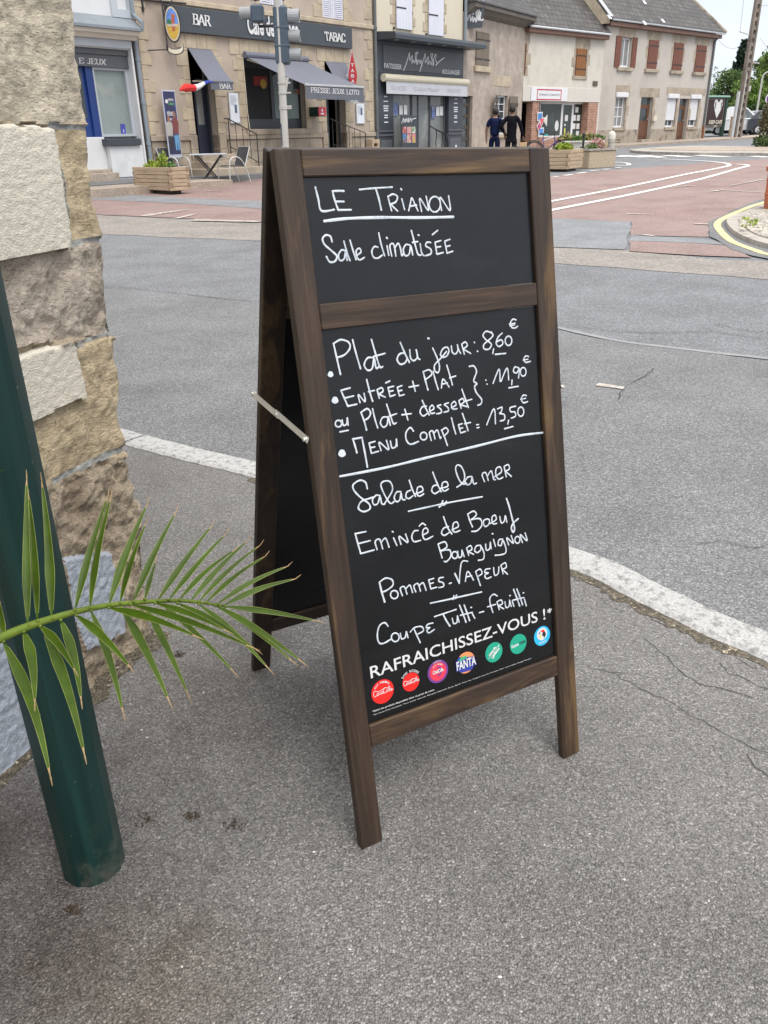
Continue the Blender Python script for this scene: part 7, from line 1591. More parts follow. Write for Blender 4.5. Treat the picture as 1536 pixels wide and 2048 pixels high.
# ================================================================== green post
def postmat():
    m, t, b = newmat('dark_green_gloss'); v = coords(t)
    c = ramp(t, noise_t(t, coords(t, (30, 30, .7)), 1.6, 5, .6), [(.3, (.003, .018, .016)), (.6, (.006, .032, .028)), (.8, (.010, .046, .041))])
    vo = N(t, 'ShaderNodeTexVoronoi'); vo.inputs['Scale'].default_value = 62; t.links.new(v, vo.inputs['Vector'])
    sp = N(t, 'ShaderNodeSeparateColor'); t.links.new(vo.outputs['Color'], sp.inputs[0])
    f = math_(t, 'MULTIPLY', ramp(t, vo.outputs['Distance'], [(.045, 1.), (.085, 0.)]), ramp(t, sp.outputs[0], [(.66, 0.), (.70, 1.)]))
    c = mixc(t, math_(t, 'MULTIPLY', f, .8), c, (.42, .46, .43))
    sx_ = N(t, 'ShaderNodeSeparateXYZ'); t.links.new(v, sx_.inputs[0])
    dirt = math_(t, 'MULTIPLY', ramp(t, sx_.outputs['Z'], [(0, 1.), (.18, 0.)]), ramp(t, noise_t(t, v, 14, 7, .7), [(.48, 0.), (.7, .55)]))
    c = mixc(t, dirt, c, (.16, .14, .11))
    t.links.new(c, b.inputs['Base Color']); b.inputs['Roughness'].default_value = .34; b.inputs['Specular IOR Level'].default_value = .4
    bump(t, b, noise_t(t, v, 300, 3, .6), .04, .003); return m
pp = (-.6072, 1.2015); pzb = pz(pp[0])
mb = MB(); n = 72; vs = []
def flu(a): return .0605 + .0016*math.cos(12*a)
zs = [-.03, .0, .15, 1.0, 2.0, 3.6]
for z in zs:
    for k in range(n): a = 2*math.pi*k/n; q = math.floor(a/(math.pi/6)+.5)*math.pi/6; r_ = .0615*math.cos(math.pi/12)/math.cos(((a+math.pi/12) % (math.pi/6))-math.pi/12); r_ = .9*r_+.1*.0607; vs.append((pp[0]+r_*math.cos(a), pp[1]+r_*math.sin(a), pzb+z))
mb.v = vs; mb.f = [(i*n+k, i*n+(k+1) % n, (i+1)*n+(k+1) % n, (i+1)*n+k) for i in range(len(zs)-1) for k in range(n)]+[tuple((len(zs)-1)*n+k for k in range(n))]
mb.build('green_post', postmat(), label='dark green fluted steel post standing in the pavement at left', cat='post', base=(pp[0], pp[1], pzb))
# ================================================================== palm
def palmmat(name, c, rough=.38):
    m, t, b = newmat(name); v = coords(t, (1, 1, 1))
    cc = ramp(t, noise_t(t, v, 22, 5, .6), [(.3, tuple(x*.7 for x in c)), (.7, tuple(x*1.3 for x in c))])
    t.links.new(cc, b.inputs['Base Color']); b.inputs['Roughness'].default_value = rough; b.inputs['Specular IOR Level'].default_value = .16
    b.inputs['Subsurface Weight'].default_value = 0.0
    return m
M['palm'] = palmmat('palm_green', (.038, .070, .004), .42); M['palm_light'] = palmmat('palm_rachis_green', (.10, .14, .02)); M['palm_tip'] = palmmat('dry_palm_tip', (.30, .21, .11), .8); M['palm_edge'] = palmmat('pale_palm_edge', (.17, .20, .06), .5)
ZP = lambda x, y: (x/2.363, 900+y/2.363)
pl = thing('palm_plant', 'green feathery palm frond reaching in front of the green post', 'palm', WF, (-1.05, .75, 0))
def dep(x): return 1.06+.00024*x
RA = [(-180, 985), (0, 890), (130, 835), (250, 795), (430, 748), (620, 722), (850, 712), (1000, 728), (1072, 740)]
rp = catmull([at_depth(*ZP(*p), dep(p[0])) for p in RA], 6)
p0 = rp[0]; root = Vector((-1.05, .75, .62))
full = catmull([root, root.lerp(p0, .5)+Vector((0, .02, .10)), p0], 6)[:-1]+rp
LV = [((132, 828), (122, 112), 40, .005, .05, .2), ((178, 808), (130, 185), 36, -.03, .06, .5), ((245, 795), (193, 125), 46, -.03, .05, .3), ((355, 757), (508, 198), 36, .02, .06, .3), ((425, 747), (522, 205), 36, .03, .08, .5),
      ((515, 732), (697, 235), 38, .03, .06, .2), ((568, 722), (690, 330), 32, .03, .10, .6), ((630, 716), (832, 275), 32, .02, .07, .3), ((685, 705), (736, 515), 24, .0, .10, .5), ((745, 712), (1002, 343), 30, .015, .06, .3), ((798, 708), (1068, 383), 27, .02, .07, .4),
      ((848, 708), (1112, 460), 25, .06, .08, .4), ((900, 714), (1172, 415), 26, .03, .06, .2), ((940, 716), (1228, 440), 24, .05, .06, .3), ((975, 720), (1253, 492), 23, .05, .07, .4), ((1028, 728), (1358, 540), 24, .06, .05, .3), ((1058, 734), (1395, 600), 27, .06, .04, .2),
      ((1066, 740), (1500, 808), 27, .03, .0, .2), ((1020, 735), (1432, 1005), 34, .04, -.05, .4), ((1040, 742), (1385, 1000), 26, .03, -.06, .6), ((938, 728), (1272, 1036), 30, .05, -.05, .5), ((838, 724), (1212, 945), 32, .05, -.05, .4), ((735, 724), (1075, 856), 30, .05, -.04, .3), ((618, 730), (1198, 935), 34, .04, -.07, .3),
      ((515, 746), (935, 884), 40, .05, -.07, .3), ((770, 735), (1108, 1052), 30, .03, -.08, .6), ((685, 738), (890, 1158), 36, .02, -.07, .4), ((572, 745), (802, 1192), 44, .03, -.08, .4), ((430, 760), (583, 1246), 40, .04, -.08, .4), ((362, 782), (618, 1030), 42, .05, -.07, .3),
      ((287, 803), (384, 1187), 46, .06, -.08, .4), ((190, 832), (356, 1046), 40, .06, -.09, .3), ((205, 850), (400, 1444), 52, .05, -.10, .3), ((112, 858), (164, 1198), 50, .07, -.09, .3), ((15, 905), (238, 1543), 52, .07, -.10, .2), ((-10, 890), (-60, 300), 40, .03, .05, .3), ((-90, 935), (-150, 1500), 50, .04, -.1, .3), ((-60, 920), (-120, 200), 42, .03, .06, .3), ((20, 882), (-2, 720), 26, .0, .05, .3)]
mb = MB()
for q in LV[:36]: p = at_depth(*ZP(*q[0]), dep(q[0][0])-.004); mb.sphere(p, .0026, n=8, m=5)
mb.tube(full, [.0085-.0070*i/len(full) for i in range(len(full))], 8); fr_ = mb.build('frond_stem', M['palm_light'], pl, smooth=True)
mb = MB()
def leaflet(b, tip, wmax, droop, dz, twist, name='leaflet'):
    db = dep(b[0]); B = at_depth(*ZP(*b), db); T = at_depth(*ZP(*tip), db+dz); n = 18; d = (T-B); Ln = d.length
    view = (B-CAM).normalized(); side = d.normalized().cross(view).normalized(); side = (side*math.cos(twist)+view*math.sin(twist)).normalized(); up = side.cross(d.normalized()).normalized()
    if up.dot(view) > 0: up = -up
    mb = MB(); tb = MB(); eb = MB(); rows = []
    bow = (RT*(-d.normalized().dot(UP)) + UP*d.normalized().dot(RT)).normalized()
    for i in range(n+1):
        t = i/n; c = B.lerp(T, t) + bow*(droop*math.sin(math.pi*t)*Ln) - Vector((0, 0, 1))*(.03*Ln*t*t if dz > 0 else 0)
        wd = wmax*(min(1, (t/.30))**.7)*(1-max(0, (t-.30)/.70))**.8*.5 + .0006
        f = .35*wd
        rows.append((c-side*wd-up*0+up*f, c, c+side*wd+up*f))
    k = n-1
    V = [q for r in rows[:k+1] for q in r]; mb.add(V, [(3*i+j, 3*i+j+1, 3*i+4+j, 3*i+3+j) for i in range(k) for j in (0, 1)])
    o = mb.build(name, M['palm'], fr_, smooth=True)
    V = [q for r in rows[k:] for q in r]; tb.add(V, [(3*i+j, 3*i+j+1, 3*i+4+j, 3*i+3+j) for i in range(n-k) for j in (0, 1)]); tb.tube([rows[n][1], rows[n][1]+(T-rows[k][1]).normalized()*.012], [.0011, .0004], 4)
    return o, tb, eb, rows, k, wmax
for q in LV:
    b, tip, wpx, dr, dz, tw = q
    o, tb, eb, rows, k, wm = leaflet(b, tip, wpx/2.363/FPX*dep(b[0])*.90, dr*.55, dz, tw)
    tb.build('dry_leaf_tip', M['palm_tip'], fr_)
    eb = MB(); eb.tube([r[2] for r in rows[1:k+1]], .0004, 4); eb.tube([r[0] for r in rows[1:k+1]], .0004, 4); eb.build('leaflet_margin', M['palm_edge'], fr_)
# second frond, of which only one leaf tip reaches into the picture, the trunk and its pot just outside it
f2 = catmull([root, at_depth(-160, 1150, 1.1), at_depth(-170, 980, 1.18), at_depth(-190, 800, 1.25)], 6); mb = MB(); mb.tube(f2, .006, 6); s2 = mb.build('frond_stem', M['palm_light'], pl)
for i, (a, c, d) in enumerate(((-170, 985, (12, 939)), (-172, 930, (-20, 780)), (-175, 880, (-60, 690)), (-165, 1050, (-330, 900)), (-172, 960, (-340, 800)))):
    B, T = at_depth(a, c, 1.17), at_depth(*d, 1.15); mb = MB(); sd_ = (T-B).normalized().cross((B-CAM).normalized()); mb.add([B, B.lerp(T, .35)+sd_*.009, T, B.lerp(T, .35)-sd_*.009], [(0, 1, 2, 3)]); mb.build('leaflet', M['palm'], s2)
mb = MB(); mb.tube([(-1.05, .75, .38), (-1.05, .75, .66)], [.07, .05], 10); mb.build('trunk', M['bark'], pl)
mb = MB(); mb.lathe([(0, 0), (.15, 0), (.20, .36), (.22, .37), (.22, .40), (.19, .40), (.18, .36), (0, .36)], (-1.05, .75, pz(-1.05)), 24); mb.build('pot', M['terracotta'], pl)
# ================================================================== litter on the pavement
M['litter'] = pm('dry_plant_litter', (.045, .028, .014), .95, .4, 60)
for i, (px_, py_, r_, lab) in enumerate(((150, 1832, .013, 'small brown clump of dry plant debris on the pavement near the lower left'), (290, 1648, .014, 'reddish dry plant debris close to the foot of the green post'), (385, 1640, .013, 'small mossy clump between the post and the board leg'), (470, 1655, .014, 'scattered dry bits left of the board foot'), (360, 1318, .012, 'small curled dry leaf near the wall corner'))):
    p = on_z(px_, py_, 0); p.z = pz(p.x); mb = MB(); rr = random.Random(i)
    for k in range(70):
        a = rr.uniform(0, 6.28); q = r_*rr.random()**.7*(1.6 if i in (1, 3) else 1.0); c = p+Vector((math.cos(a)*q*1.3, math.sin(a)*q, rr.uniform(0, .006 if i else .010))); d = Vector((rr.gauss(0, 1), rr.gauss(0, 1), rr.gauss(0, .5))).normalized()*rr.uniform(.003, .007); s_ = d.cross(Vector((0, 0, 1)))*.35+Vector((0, 0, .0008)); mb.add([c, c+d*.5+s_, c+d, c+d*.5-s_], [(0, 1, 2, 3)])
    mb.build('plant_debris', M['litter'], label=lab, cat='debris', base=p, group='dry debris on the pavement')
mb = MB(); rr = random.Random(12); M['chip'] = pm('pale_stone_chip', (.62, .60, .55), .8, .15, 60)
for px_, py_ in ((285, 1469), (296, 1484), (262, 1417), (113, 1686), (628, 1706), (1250, 1750), (365, 1940), (950, 1620), (1310, 1880), (880, 1800), (408, 1392), (1180, 1660), (1420, 1790), (700, 1900), (1000, 1950), (560, 1960)):
    p = on_z(px_, py_, 0); p.z = pz(p.x)+.001; mb.sphere(p, rr.uniform(.002, .0045), rr.uniform(.0015, .003), .0015, 6, 4)
mb.build('stone_chip', M['chip'], label='scattered pale stone chips lying on the near pavement', cat='stone chips', kind='stuff', base=(0, 1, 0))
# ================================================================== chalkboard
def wood(name, axis):
    m, t, b = newmat(name); st = [26, 26, 26]; st[axis] = 1.5; v = coords(t, tuple(st)); v1 = coords(t)
    g = noise_t(t, v, 1.6, 8, .68, .6)
    col = ramp(t, g, [(.22, (.014, .0080, .0052)), (.42, (.034, .0205, .0130)), (.6, (.058, .0365, .0235)), (.8, (.095, .062, .040))])
    st2 = [9, 9, 9]; st2[axis] = 1.1; bl = noise_t(t, coords(t, tuple(st2)), 1.5, 5, .6, 1.0)
    col = mixc(t, ramp(t, bl, [(.53, 0.), (.62, .9)]), col, mixc(t, .6, col, (.21, .13, .055)))
    col = mixc(t, ramp(t, noise_t(t, v1, 3.3, 4, .6), [(.35, .5), (.55, 0.)]), col, (.030, .021, .019))
    st3 = [140, 140, 140]; st3[axis] = 5; f = noise_t(t, coords(t, tuple(st3)), 1.0, 3, .6)
    col = mixc(t, 1.0, col, ramp(t, f, [(.3, .72), (.7, 1.25)]), 'MULTIPLY')
    t.links.new(col, b.inputs['Base Color']); b.inputs['Roughness'].default_value = .5; b.inputs['Specular IOR Level'].default_value = .4
    bump(t, b, f, .25, .0015); return m
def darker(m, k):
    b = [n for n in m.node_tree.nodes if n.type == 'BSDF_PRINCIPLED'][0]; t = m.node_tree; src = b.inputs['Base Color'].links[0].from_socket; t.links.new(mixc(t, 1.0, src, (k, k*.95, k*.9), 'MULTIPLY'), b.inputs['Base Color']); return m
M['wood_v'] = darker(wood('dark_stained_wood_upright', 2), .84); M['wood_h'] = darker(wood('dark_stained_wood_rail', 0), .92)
M['wood_back_v'] = darker(wood('shade_darkened_upright', 2), .42); M['wood_back_h'] = darker(wood('shade_darkened_rail', 0), .6)  # rear frame: same wood, shade inside the A-frame put into its colour
def slatepanel(name):
    m, t, b = newmat(name); v = coords(t)
    c = ramp(t, noise_t(t, coords(t, (1, 1, 2.2), (0, rad(25), 0)), 4, 7, .65, .8), [(.35, (.0032, .0035, .0042)), (.6, (.006, .0064, .0075)), (.78, (.013, .0136, .015))]); t.links.new(c, b.inputs['Base Color'])
    b.inputs['Specular IOR Level'].default_value = .42
    t.links.new(ramp(t, noise_t(t, v, 5, 5, .6), [(.3, .24), (.7, .32)]), b.inputs['Roughness']); return m
M['slate_panel'] = slatepanel('black_chalk_panel')
M['chalk'] = pm('white_chalk_ink', (.58, .62, .66), .7, .06, 60, col2=(.36, .42, .50), ms=55, m0=.52, m1=.70); M['print_white'] = pm('white_print', (.62, .62, .62), .5, .02, 9)
BO = Vector((-.06053, 1.23065, 0)); BU = Vector((.87115147, .49055121, -.02132196)); BV = Vector((-.08276469, .18950453, .97838542))
BFm = Frame(BO, BU, BV)
W_, H_, SW, TH = .5983, 1.362, .0502, .020
cb = thing('chalkboard_sign', 'dark wooden A-frame chalkboard with white handwritten menu standing on the pavement', 'chalkboard', BFm, (0, 0, 0))
def wavy(mb, x0, x1, y0, y1, z0, z1, b=.0022, n=1): return mb.bbox(x0, x1, y0, y1, z0, z1, b)
for x in (0, W_-SW): mb = MB(); mb.bbox(x, x+SW, 0, TH, 0, H_, .0022); mb.build('stile', M['wood_v'], cb)
for z0, z1 in ((1.3165, H_-.0006), (1.057, 1.103), (.2195, .2678)): mb = MB(); mb.bbox(SW+.0006, W_-SW-.0006, .0012, TH-.001, z0, z1, .002); mb.build('rail', M['wood_h'], cb)
PY = .0095
up_ = MB(); up_.box(SW+.0004, W_-SW-.0004, PY, PY+.005, 1.1034, 1.3161); up_ = up_.build('upper_panel', M['slate_panel'], cb)
lo_ = MB(); lo_.box(SW+.0004, W_-SW-.0004, PY, PY+.005, .2682, 1.0566); lo_ = lo_.build('lower_panel', M['slate_panel'], cb)
# rear frame
foot = BO + Vector((.87134956, .49066276, 0))*.034 + Vector((-.49066276, .87134956, 0))*.7125; foot.z = pz(foot.x)
topp = BO + Vector((.87134956, .49066276, 0))*.030 + Vector((-.49066276, .87134956, 0))*.3297; topp.z = 1.334
RF = Frame(foot, (.87134956, .49066276, -.02), topp-foot); HR = (topp-foot).length
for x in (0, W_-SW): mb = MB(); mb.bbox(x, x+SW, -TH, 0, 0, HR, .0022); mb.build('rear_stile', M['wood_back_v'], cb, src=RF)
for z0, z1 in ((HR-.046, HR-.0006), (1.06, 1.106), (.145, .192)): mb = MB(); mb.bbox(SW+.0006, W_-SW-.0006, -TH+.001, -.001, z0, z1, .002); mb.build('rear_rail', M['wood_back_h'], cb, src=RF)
mb = MB(); mb.box(SW+.0004, W_-SW-.0004, -.013, -.009, .1924, HR-.047); mb.build('rear_panel', M['slate_panel'], cb, src=RF)
M['stay'] = pm('zinc_plated_steel', (.66, .66, .61), .42, .12, 12, metal=.6)
for side in (0, 1):
    ub_ = Vector((.87134956, .49066276, 0)); pn = BO + ub_*(.022 if side == 0 else .022+W_)
    if side == 0:
        A = on_plane(512, 787, BO+ub_*.024, ub_); Bq = on_plane(616, 877, BO+ub_*.018, ub_)
        A += ub_*-.006; Bq += ub_*-.006
    else: A = A+ub_*(W_+.012); Bq = Bq+ub_*(W_+.012)
    mid = A.lerp(Bq, .48); d = (Bq-A).normalized(); off = ub_*.0022
    for a, c, o_ in ((A-d*.008, mid+d*.012, 0), (mid-d*.012, Bq+d*.008, 1)):
        mb = MB(); mb.bar(a+off*o_, c+off*o_, .011, .0018, Vector((0, 0, 1)).cross(ub_)); mb.build('stay', M['stay'], cb, src=WF)
    for p in (A, mid, Bq): mb = MB(); mb.tube([p-ub_*.004, p+ub_*.006], .0042, 10); mb.build('rivet', M['stay'], cb, src=WF)
mb = MB()
for x in (.07, W_-.13): mb.bbox(x, x+.06, TH+.0005, TH+.003, H_-.05, H_-.004, .0008); mb.tube([(x-.002, TH+.006, H_-.002), (x+.062, TH+.006, H_-.002)], .004, 8)
mb.build('hinge', M['stay'], cb)
# ---- handwriting: pen strokes on the panels, in panel metres
FRP = lambda px, py: BFm.px(px, py, -PY)
ZT5 = lambda p: FRP(590+p[0]/2.8444, 340+p[1]/2.8444)
ZT6 = lambda p: FRP(620+p[0]/3.0118, 600+p[1]/3.0118)
ZT7 = lambda p: FRP(660+p[0]/3.2, 900+p[1]/3.2)
ZT8 = lambda p: FRP(700+p[0]/3.4909, 1180+p[1]/3.4909)
PEN = .0031
def ell(cx, cy, rx, ry, tilt=0.0, n=14, a0=-1.8): return [(cx+rx*math.cos(a0+6.4*i/n)+tilt*ry*math.sin(a0+6.4*i/n), cy+ry*math.sin(a0+6.4*i/n)) for i in range(n+1)]
SKN = [0]
def write(name, zf, strokes, parent, pen=PEN):
    mb = MB(); rr = random.Random(len(strokes))
    for st in strokes:
        w_ = pen
        if isinstance(st, tuple) and isinstance(st[0], (int, float)): w_ = pen*st[0]; st = st[1]
        P = [zf(p) for p in st]; P = catmull([(p[0], p[1], 0) for p in P], 6); n = len(P); SKN[0] += 1; lift = .0004+.00005*(SKN[0] % 17); rows = []
        d0 = (P[1]-P[0]).normalized(); d1 = (P[-1]-P[-2]).normalized()
        Q = [(P[0]-d0*w_*.42, .55)]+[(p, 1.0*(1+.10*math.sin(i*.9+w_*900)+rr.uniform(-.05, .05))) for i, p in enumerate(P)]+[(P[-1]+d1*w_*.42, .55)]
        for i, (p, k) in enumerate(Q):
            d = Q[min(i+1, len(Q)-1)][0]-Q[max(i-1, 0)][0]; d = d.normalized() if d.length > 1e-9 else Vector((1, 0, 0)); s = Vector((-d.y, d.x, 0))*w_*.5*k
            rows += [(p.x+s.x, PY-lift, p.y+s.y), (p.x, PY-lift-.0005, p.y), (p.x-s.x, PY-lift, p.y-s.y)]
        b = len(mb.v); mb.add(rows, [(3*i+3+j, 3*i+4+j, 3*i+1+j, 3*i+j) for i in range(len(Q)-1) for j in (0, 1)]+[(0, 1, 2), (3*len(Q)-1, 3*len(Q)-2, 3*len(Q)-3)])
    return mb.build(name, M['chalk'], parent)
def dot(mb, zf, x, y, r):
    P = [zf((x+r*math.cos(a)*(1+.1*math.sin(3*a)), y+1.05*r*math.sin(a))) for a in [6.283*i/20 for i in range(20)]]; mb.add([(p[0], PY-.0006, p[1]) for p in P], [tuple(range(20))[::-1]])
B_ = 1.15
write('chalk_line', ZT5, [(B_, [(115, 98), (132, 165), (150, 232), (222, 226)]), (B_, [(212, 120), (225, 170), (243, 222)]), (B_, [(212, 121), (245, 119), (277, 120)]), (B_, [(228, 180), (277, 180)]), (B_, [(243, 228), (318, 227)]),
    [(365, 112), (450, 104), (552, 98)], (B_, [(458, 106), (476, 165), (490, 228)]), [(527, 150), (537, 190), (548, 232)], [(527, 153), (555, 138), (581, 152), (572, 182), (541, 196)], [(545, 198), (582, 234)], [(606, 165), (622, 226)], (1.2, [(601, 108), (604, 112)]),
    [(645, 232), (654, 195), (662, 160), (680, 195), (698, 233)], [(652, 208), (690, 200)], [(718, 236), (708, 163), (757, 232), (744, 150)], ell(793, 196, 32, 44), [(833, 230), (825, 156), (881, 232), (873, 147)], (1.6, [(166, 291), (300, 276), (500, 270), (700, 271), (900, 267)])], up_)
write('chalk_line', ZT5, [(1.1, [(210, 408), (200, 378), (175, 371), (156, 392), (168, 425), (205, 458), (237, 490), (226, 520), (197, 523), (178, 493)]), [(288, 462), (264, 456), (246, 486), (256, 515), (279, 506), (288, 465), (296, 514)], [(277, 405), (292, 460), (312, 516)], [(312, 400), (328, 455), (346, 510)],
    [(348, 488), (374, 468), (366, 447), (348, 458), (350, 492), (366, 512), (394, 498)], [(470, 440), (450, 437), (436, 463), (445, 496), (470, 502), (495, 485)], [(475, 358), (488, 420), (508, 488)], [(522, 432), (532, 486)], (1.2, [(519, 385), (523, 389)]), [(549, 490), (538, 432), (556, 420), (566, 448), (572, 490)], [(566, 445), (585, 418), (598, 445), (606, 488), (618, 470)],
    [(655, 430), (630, 425), (614, 455), (626, 488), (648, 478), (657, 432), (668, 484)], (1.1, [(660, 345), (680, 420), (697, 478), (715, 485)]), [(666, 413), (697, 408)], [(710, 420), (718, 470), (732, 488)], (1.1, [(700, 370), (705, 372)]), [(771, 413), (750, 412), (743, 432), (770, 450), (773, 476), (742, 488)],
    [(796, 412), (806, 478)], [(796, 412), (829, 402)], [(801, 441), (828, 436)], [(806, 480), (842, 470)], [(780, 369), (811, 344)], [(850, 406), (863, 470)], [(850, 406), (880, 395)], [(856, 437), (880, 431)], [(863, 474), (896, 463)]], up_)
o_ = write('chalk_line', ZT6, [(1.15, [(140, 262), (160, 350), (182, 448)]), (1.1, [(140, 264), (182, 240), (230, 254), (239, 290), (207, 330), (162, 347)]), (1.1, [(255, 240), (275, 320), (303, 414)]), (1.1, [(378, 347), (345, 350), (325, 390), (345, 423), (373, 412), (384, 350), (396, 410), (410, 405)]), (1.1, [(368, 238), (395, 330), (418, 402), (436, 402)]), [(380, 341), (450, 322)],
    (1.1, [(570, 320), (540, 325), (524, 358), (543, 387), (572, 378), (586, 350)]), (1.1, [(543, 256), (570, 320), (598, 376)]), [(600, 300), (605, 348), (624, 366), (645, 345), (640, 300)], [(638, 300), (650, 350), (661, 358)],
    [(738, 290), (765, 350), (779, 400), (772, 436), (752, 428), (750, 392), (788, 350), (822, 310)], (1.3, [(709, 231), (715, 232)]), [(800, 347), (785, 330), (798, 296), (824, 285), (836, 308), (822, 338), (800, 346)], [(850, 277), (856, 315), (875, 325), (890, 302), (886, 270)], [(886, 270), (894, 300), (906, 322)],
    [(912, 266), (928, 326)], [(912, 266), (934, 254), (946, 274), (921, 296)], [(921, 296), (966, 322)], (1.0, [(987, 255), (990, 257)]), (1.0, [(1005, 308), (1009, 310)]),
    [(1092, 200), (1060, 189), (1040, 213), (1058, 240), (1090, 266), (1076, 296), (1046, 294), (1046, 268), (1075, 242), (1100, 214), (1088, 192)], [(1104, 294), (1099, 322)], [(1155, 200), (1130, 226), (1119, 260), (1135, 281), (1159, 264), (1150, 240), (1124, 252)], ell(1195, 246, 20, 28), [(1115, 328), (1178, 322)],
    [(1240, 120), (1220, 117), (1206, 140), (1214, 165), (1234, 169), (1250, 158)], (.8, [(1199, 146), (1235, 140)]), (.8, [(1202, 156), (1232, 150)])], lo_)
write('chalk_line', ZT6, [(1.1, [(185, 545), (205, 590), (226, 638)]), (1.1, [(185, 545), (240, 530)]), [(205, 592), (262, 578)], (1.1, [(226, 640), (280, 628)]), [(300, 618), (290, 570), (330, 613), (324, 562)], (1.1, [(340, 480), (360, 560), (376, 610)]), [(350, 553), (387, 545)], [(402, 540), (416, 592)], [(402, 541), (430, 529), (438, 550), (411, 567)], [(412, 567), (452, 586)],
    [(468, 528), (480, 580)], [(468, 528), (502, 520)], [(473, 552), (500, 547)], [(480, 582), (512, 572)], [(455, 500), (480, 488)], [(525, 526), (537, 576)], [(525, 526), (553, 516)], [(529, 550), (553, 544)], [(537, 578), (566, 570)], [(595, 525), (653, 515)], [(617, 490), (633, 550)],
    (1.1, [(680, 432), (695, 490), (709, 542)]), [(680, 433), (716, 421), (732, 448), (690, 482)], [(740, 430), (755, 490), (771, 540)], [(790, 530), (800, 477), (836, 524)], [(795, 507), (826, 500)], (1.05, [(822, 393), (845, 470), (856, 512)]), [(838, 470), (876, 458)],
    (1.05, [(957, 401), (984, 398), (1001, 430), (989, 468), (984, 490), (1004, 505), (989, 522), (1001, 560), (1031, 598), (1028, 625), (1008, 634)]), (.9, [(1057, 482), (1060, 484)]), (.9, [(1064, 506), (1067, 508)]),
    [(1102, 502), (1138, 417), (1144, 490)], [(1150, 490), (1186, 410), (1196, 481)], [(1216, 482), (1214, 510)], [(1256, 410), (1233, 404), (1224, 430), (1244, 440), (1259, 412), (1258, 440), (1255, 470)], ell(1283, 433, 17, 26), [(1195, 530), (1253, 520)], [(1315, 341), (1297, 338), (1287, 358), (1298, 376), (1326, 370)], (.8, [(1282, 363), (1312, 357)])], lo_)
write('chalk_line', ZT6, [ell(170, 745, 19, 20), [(192, 722), (200, 755), (221, 745), (222, 708), (229, 754)], [(178, 795), (229, 785)], (1.1, [(305, 677), (325, 730), (339, 784)]), (1.1, [(305, 678), (343, 655), (363, 680), (350, 710), (323, 726)]), [(375, 655), (390, 720), (406, 770)], [(466, 705), (436, 708), (422, 740), (440, 766), (462, 751), (470, 708), (482, 755)], (1.05, [(461, 628), (485, 700), (502, 745), (519, 740)]), [(475, 701), (521, 685)],
    [(552, 692), (609, 685)], [(570, 658), (589, 723)], [(700, 640), (675, 645), (662, 675), (680, 699), (706, 684)], (1.05, [(675, 605), (695, 650), (717, 692)]), [(718, 672), (745, 655), (736, 635), (720, 650), (726, 682), (750, 680)], [(787, 632), (766, 640), (786, 658), (790, 678), (762, 686)], [(832, 620), (808, 630), (829, 648), (832, 668), (806, 676)], [(850, 650), (878, 632), (869, 612), (851, 628), (858, 656), (884, 655)],
    [(895, 607), (909, 652)], [(895, 607), (917, 594), (926, 614), (904, 632)], [(904, 632), (942, 642)], (1.05, [(913, 538), (935, 600), (952, 647)]), [(925, 613), (973, 598)]], lo_)
write('chalk_line', ZT6, [(1.15, [(256, 836), (270, 880), (281, 920)]), (1.15, [(256, 838), (312, 828)]), (1.15, [(312, 828), (330, 920), (345, 1006)]), [(355, 862), (369, 922)], [(355, 862), (391, 852)], [(361, 891), (390, 885)], [(369, 924), (412, 911)], [(427, 907), (416, 857), (472, 902), (459, 845)], [(483, 850), (493, 890), (516, 882), (519, 838)], [(519, 838), (524, 880)],
    (1.05, [(622, 790), (602, 769), (577, 800), (580, 846), (606, 869), (652, 852)]), ell(683, 820, 20, 23), [(729, 846), (718, 800), (738, 790), (751, 836)], [(745, 803), (766, 785), (782, 832), (788, 825)], [(790, 782), (810, 830), (826, 876)], [(792, 786), (815, 770), (831, 790), (810, 816)], [(850, 710), (865, 770), (876, 807)], [(892, 752), (905, 800)], [(892, 752), (915, 745)], [(898, 776), (919, 770)], [(905, 802), (936, 792)], (1.05, [(917, 683), (940, 750), (951, 787)]), [(930, 746), (966, 738)],
    (.9, [(1002, 752), (1015, 750)]), (.9, [(1004, 770), (1017, 768)]), [(1063, 752), (1107, 655), (1116, 746)], [(1128, 656), (1155, 647), (1150, 674), (1140, 684), (1168, 690), (1170, 720), (1144, 729)], [(1195, 724), (1190, 747)], [(1237, 640), (1204, 650), (1208, 673), (1232, 675), (1236, 700), (1210, 712)], ell(1268, 673, 18, 28), [(1170, 776), (1221, 762)], [(1301, 576), (1283, 574), (1271, 595), (1283, 619), (1309, 612)], (.8, [(1266, 599), (1298, 592)])], lo_)
mb = MB(); dot(mb, ZT6, 123, 447, 17); dot(mb, ZT6, 150, 603, 20); dot(mb, ZT6, 192, 923, 22); mb.build('chalk_bullet', M['chalk'], lo_)
write('chalk_rule', ZT6, [(1.5, [(180, 1062), (450, 1010), (700, 950), (1000, 880), (1240, 820), (1408, 798)])], lo_)
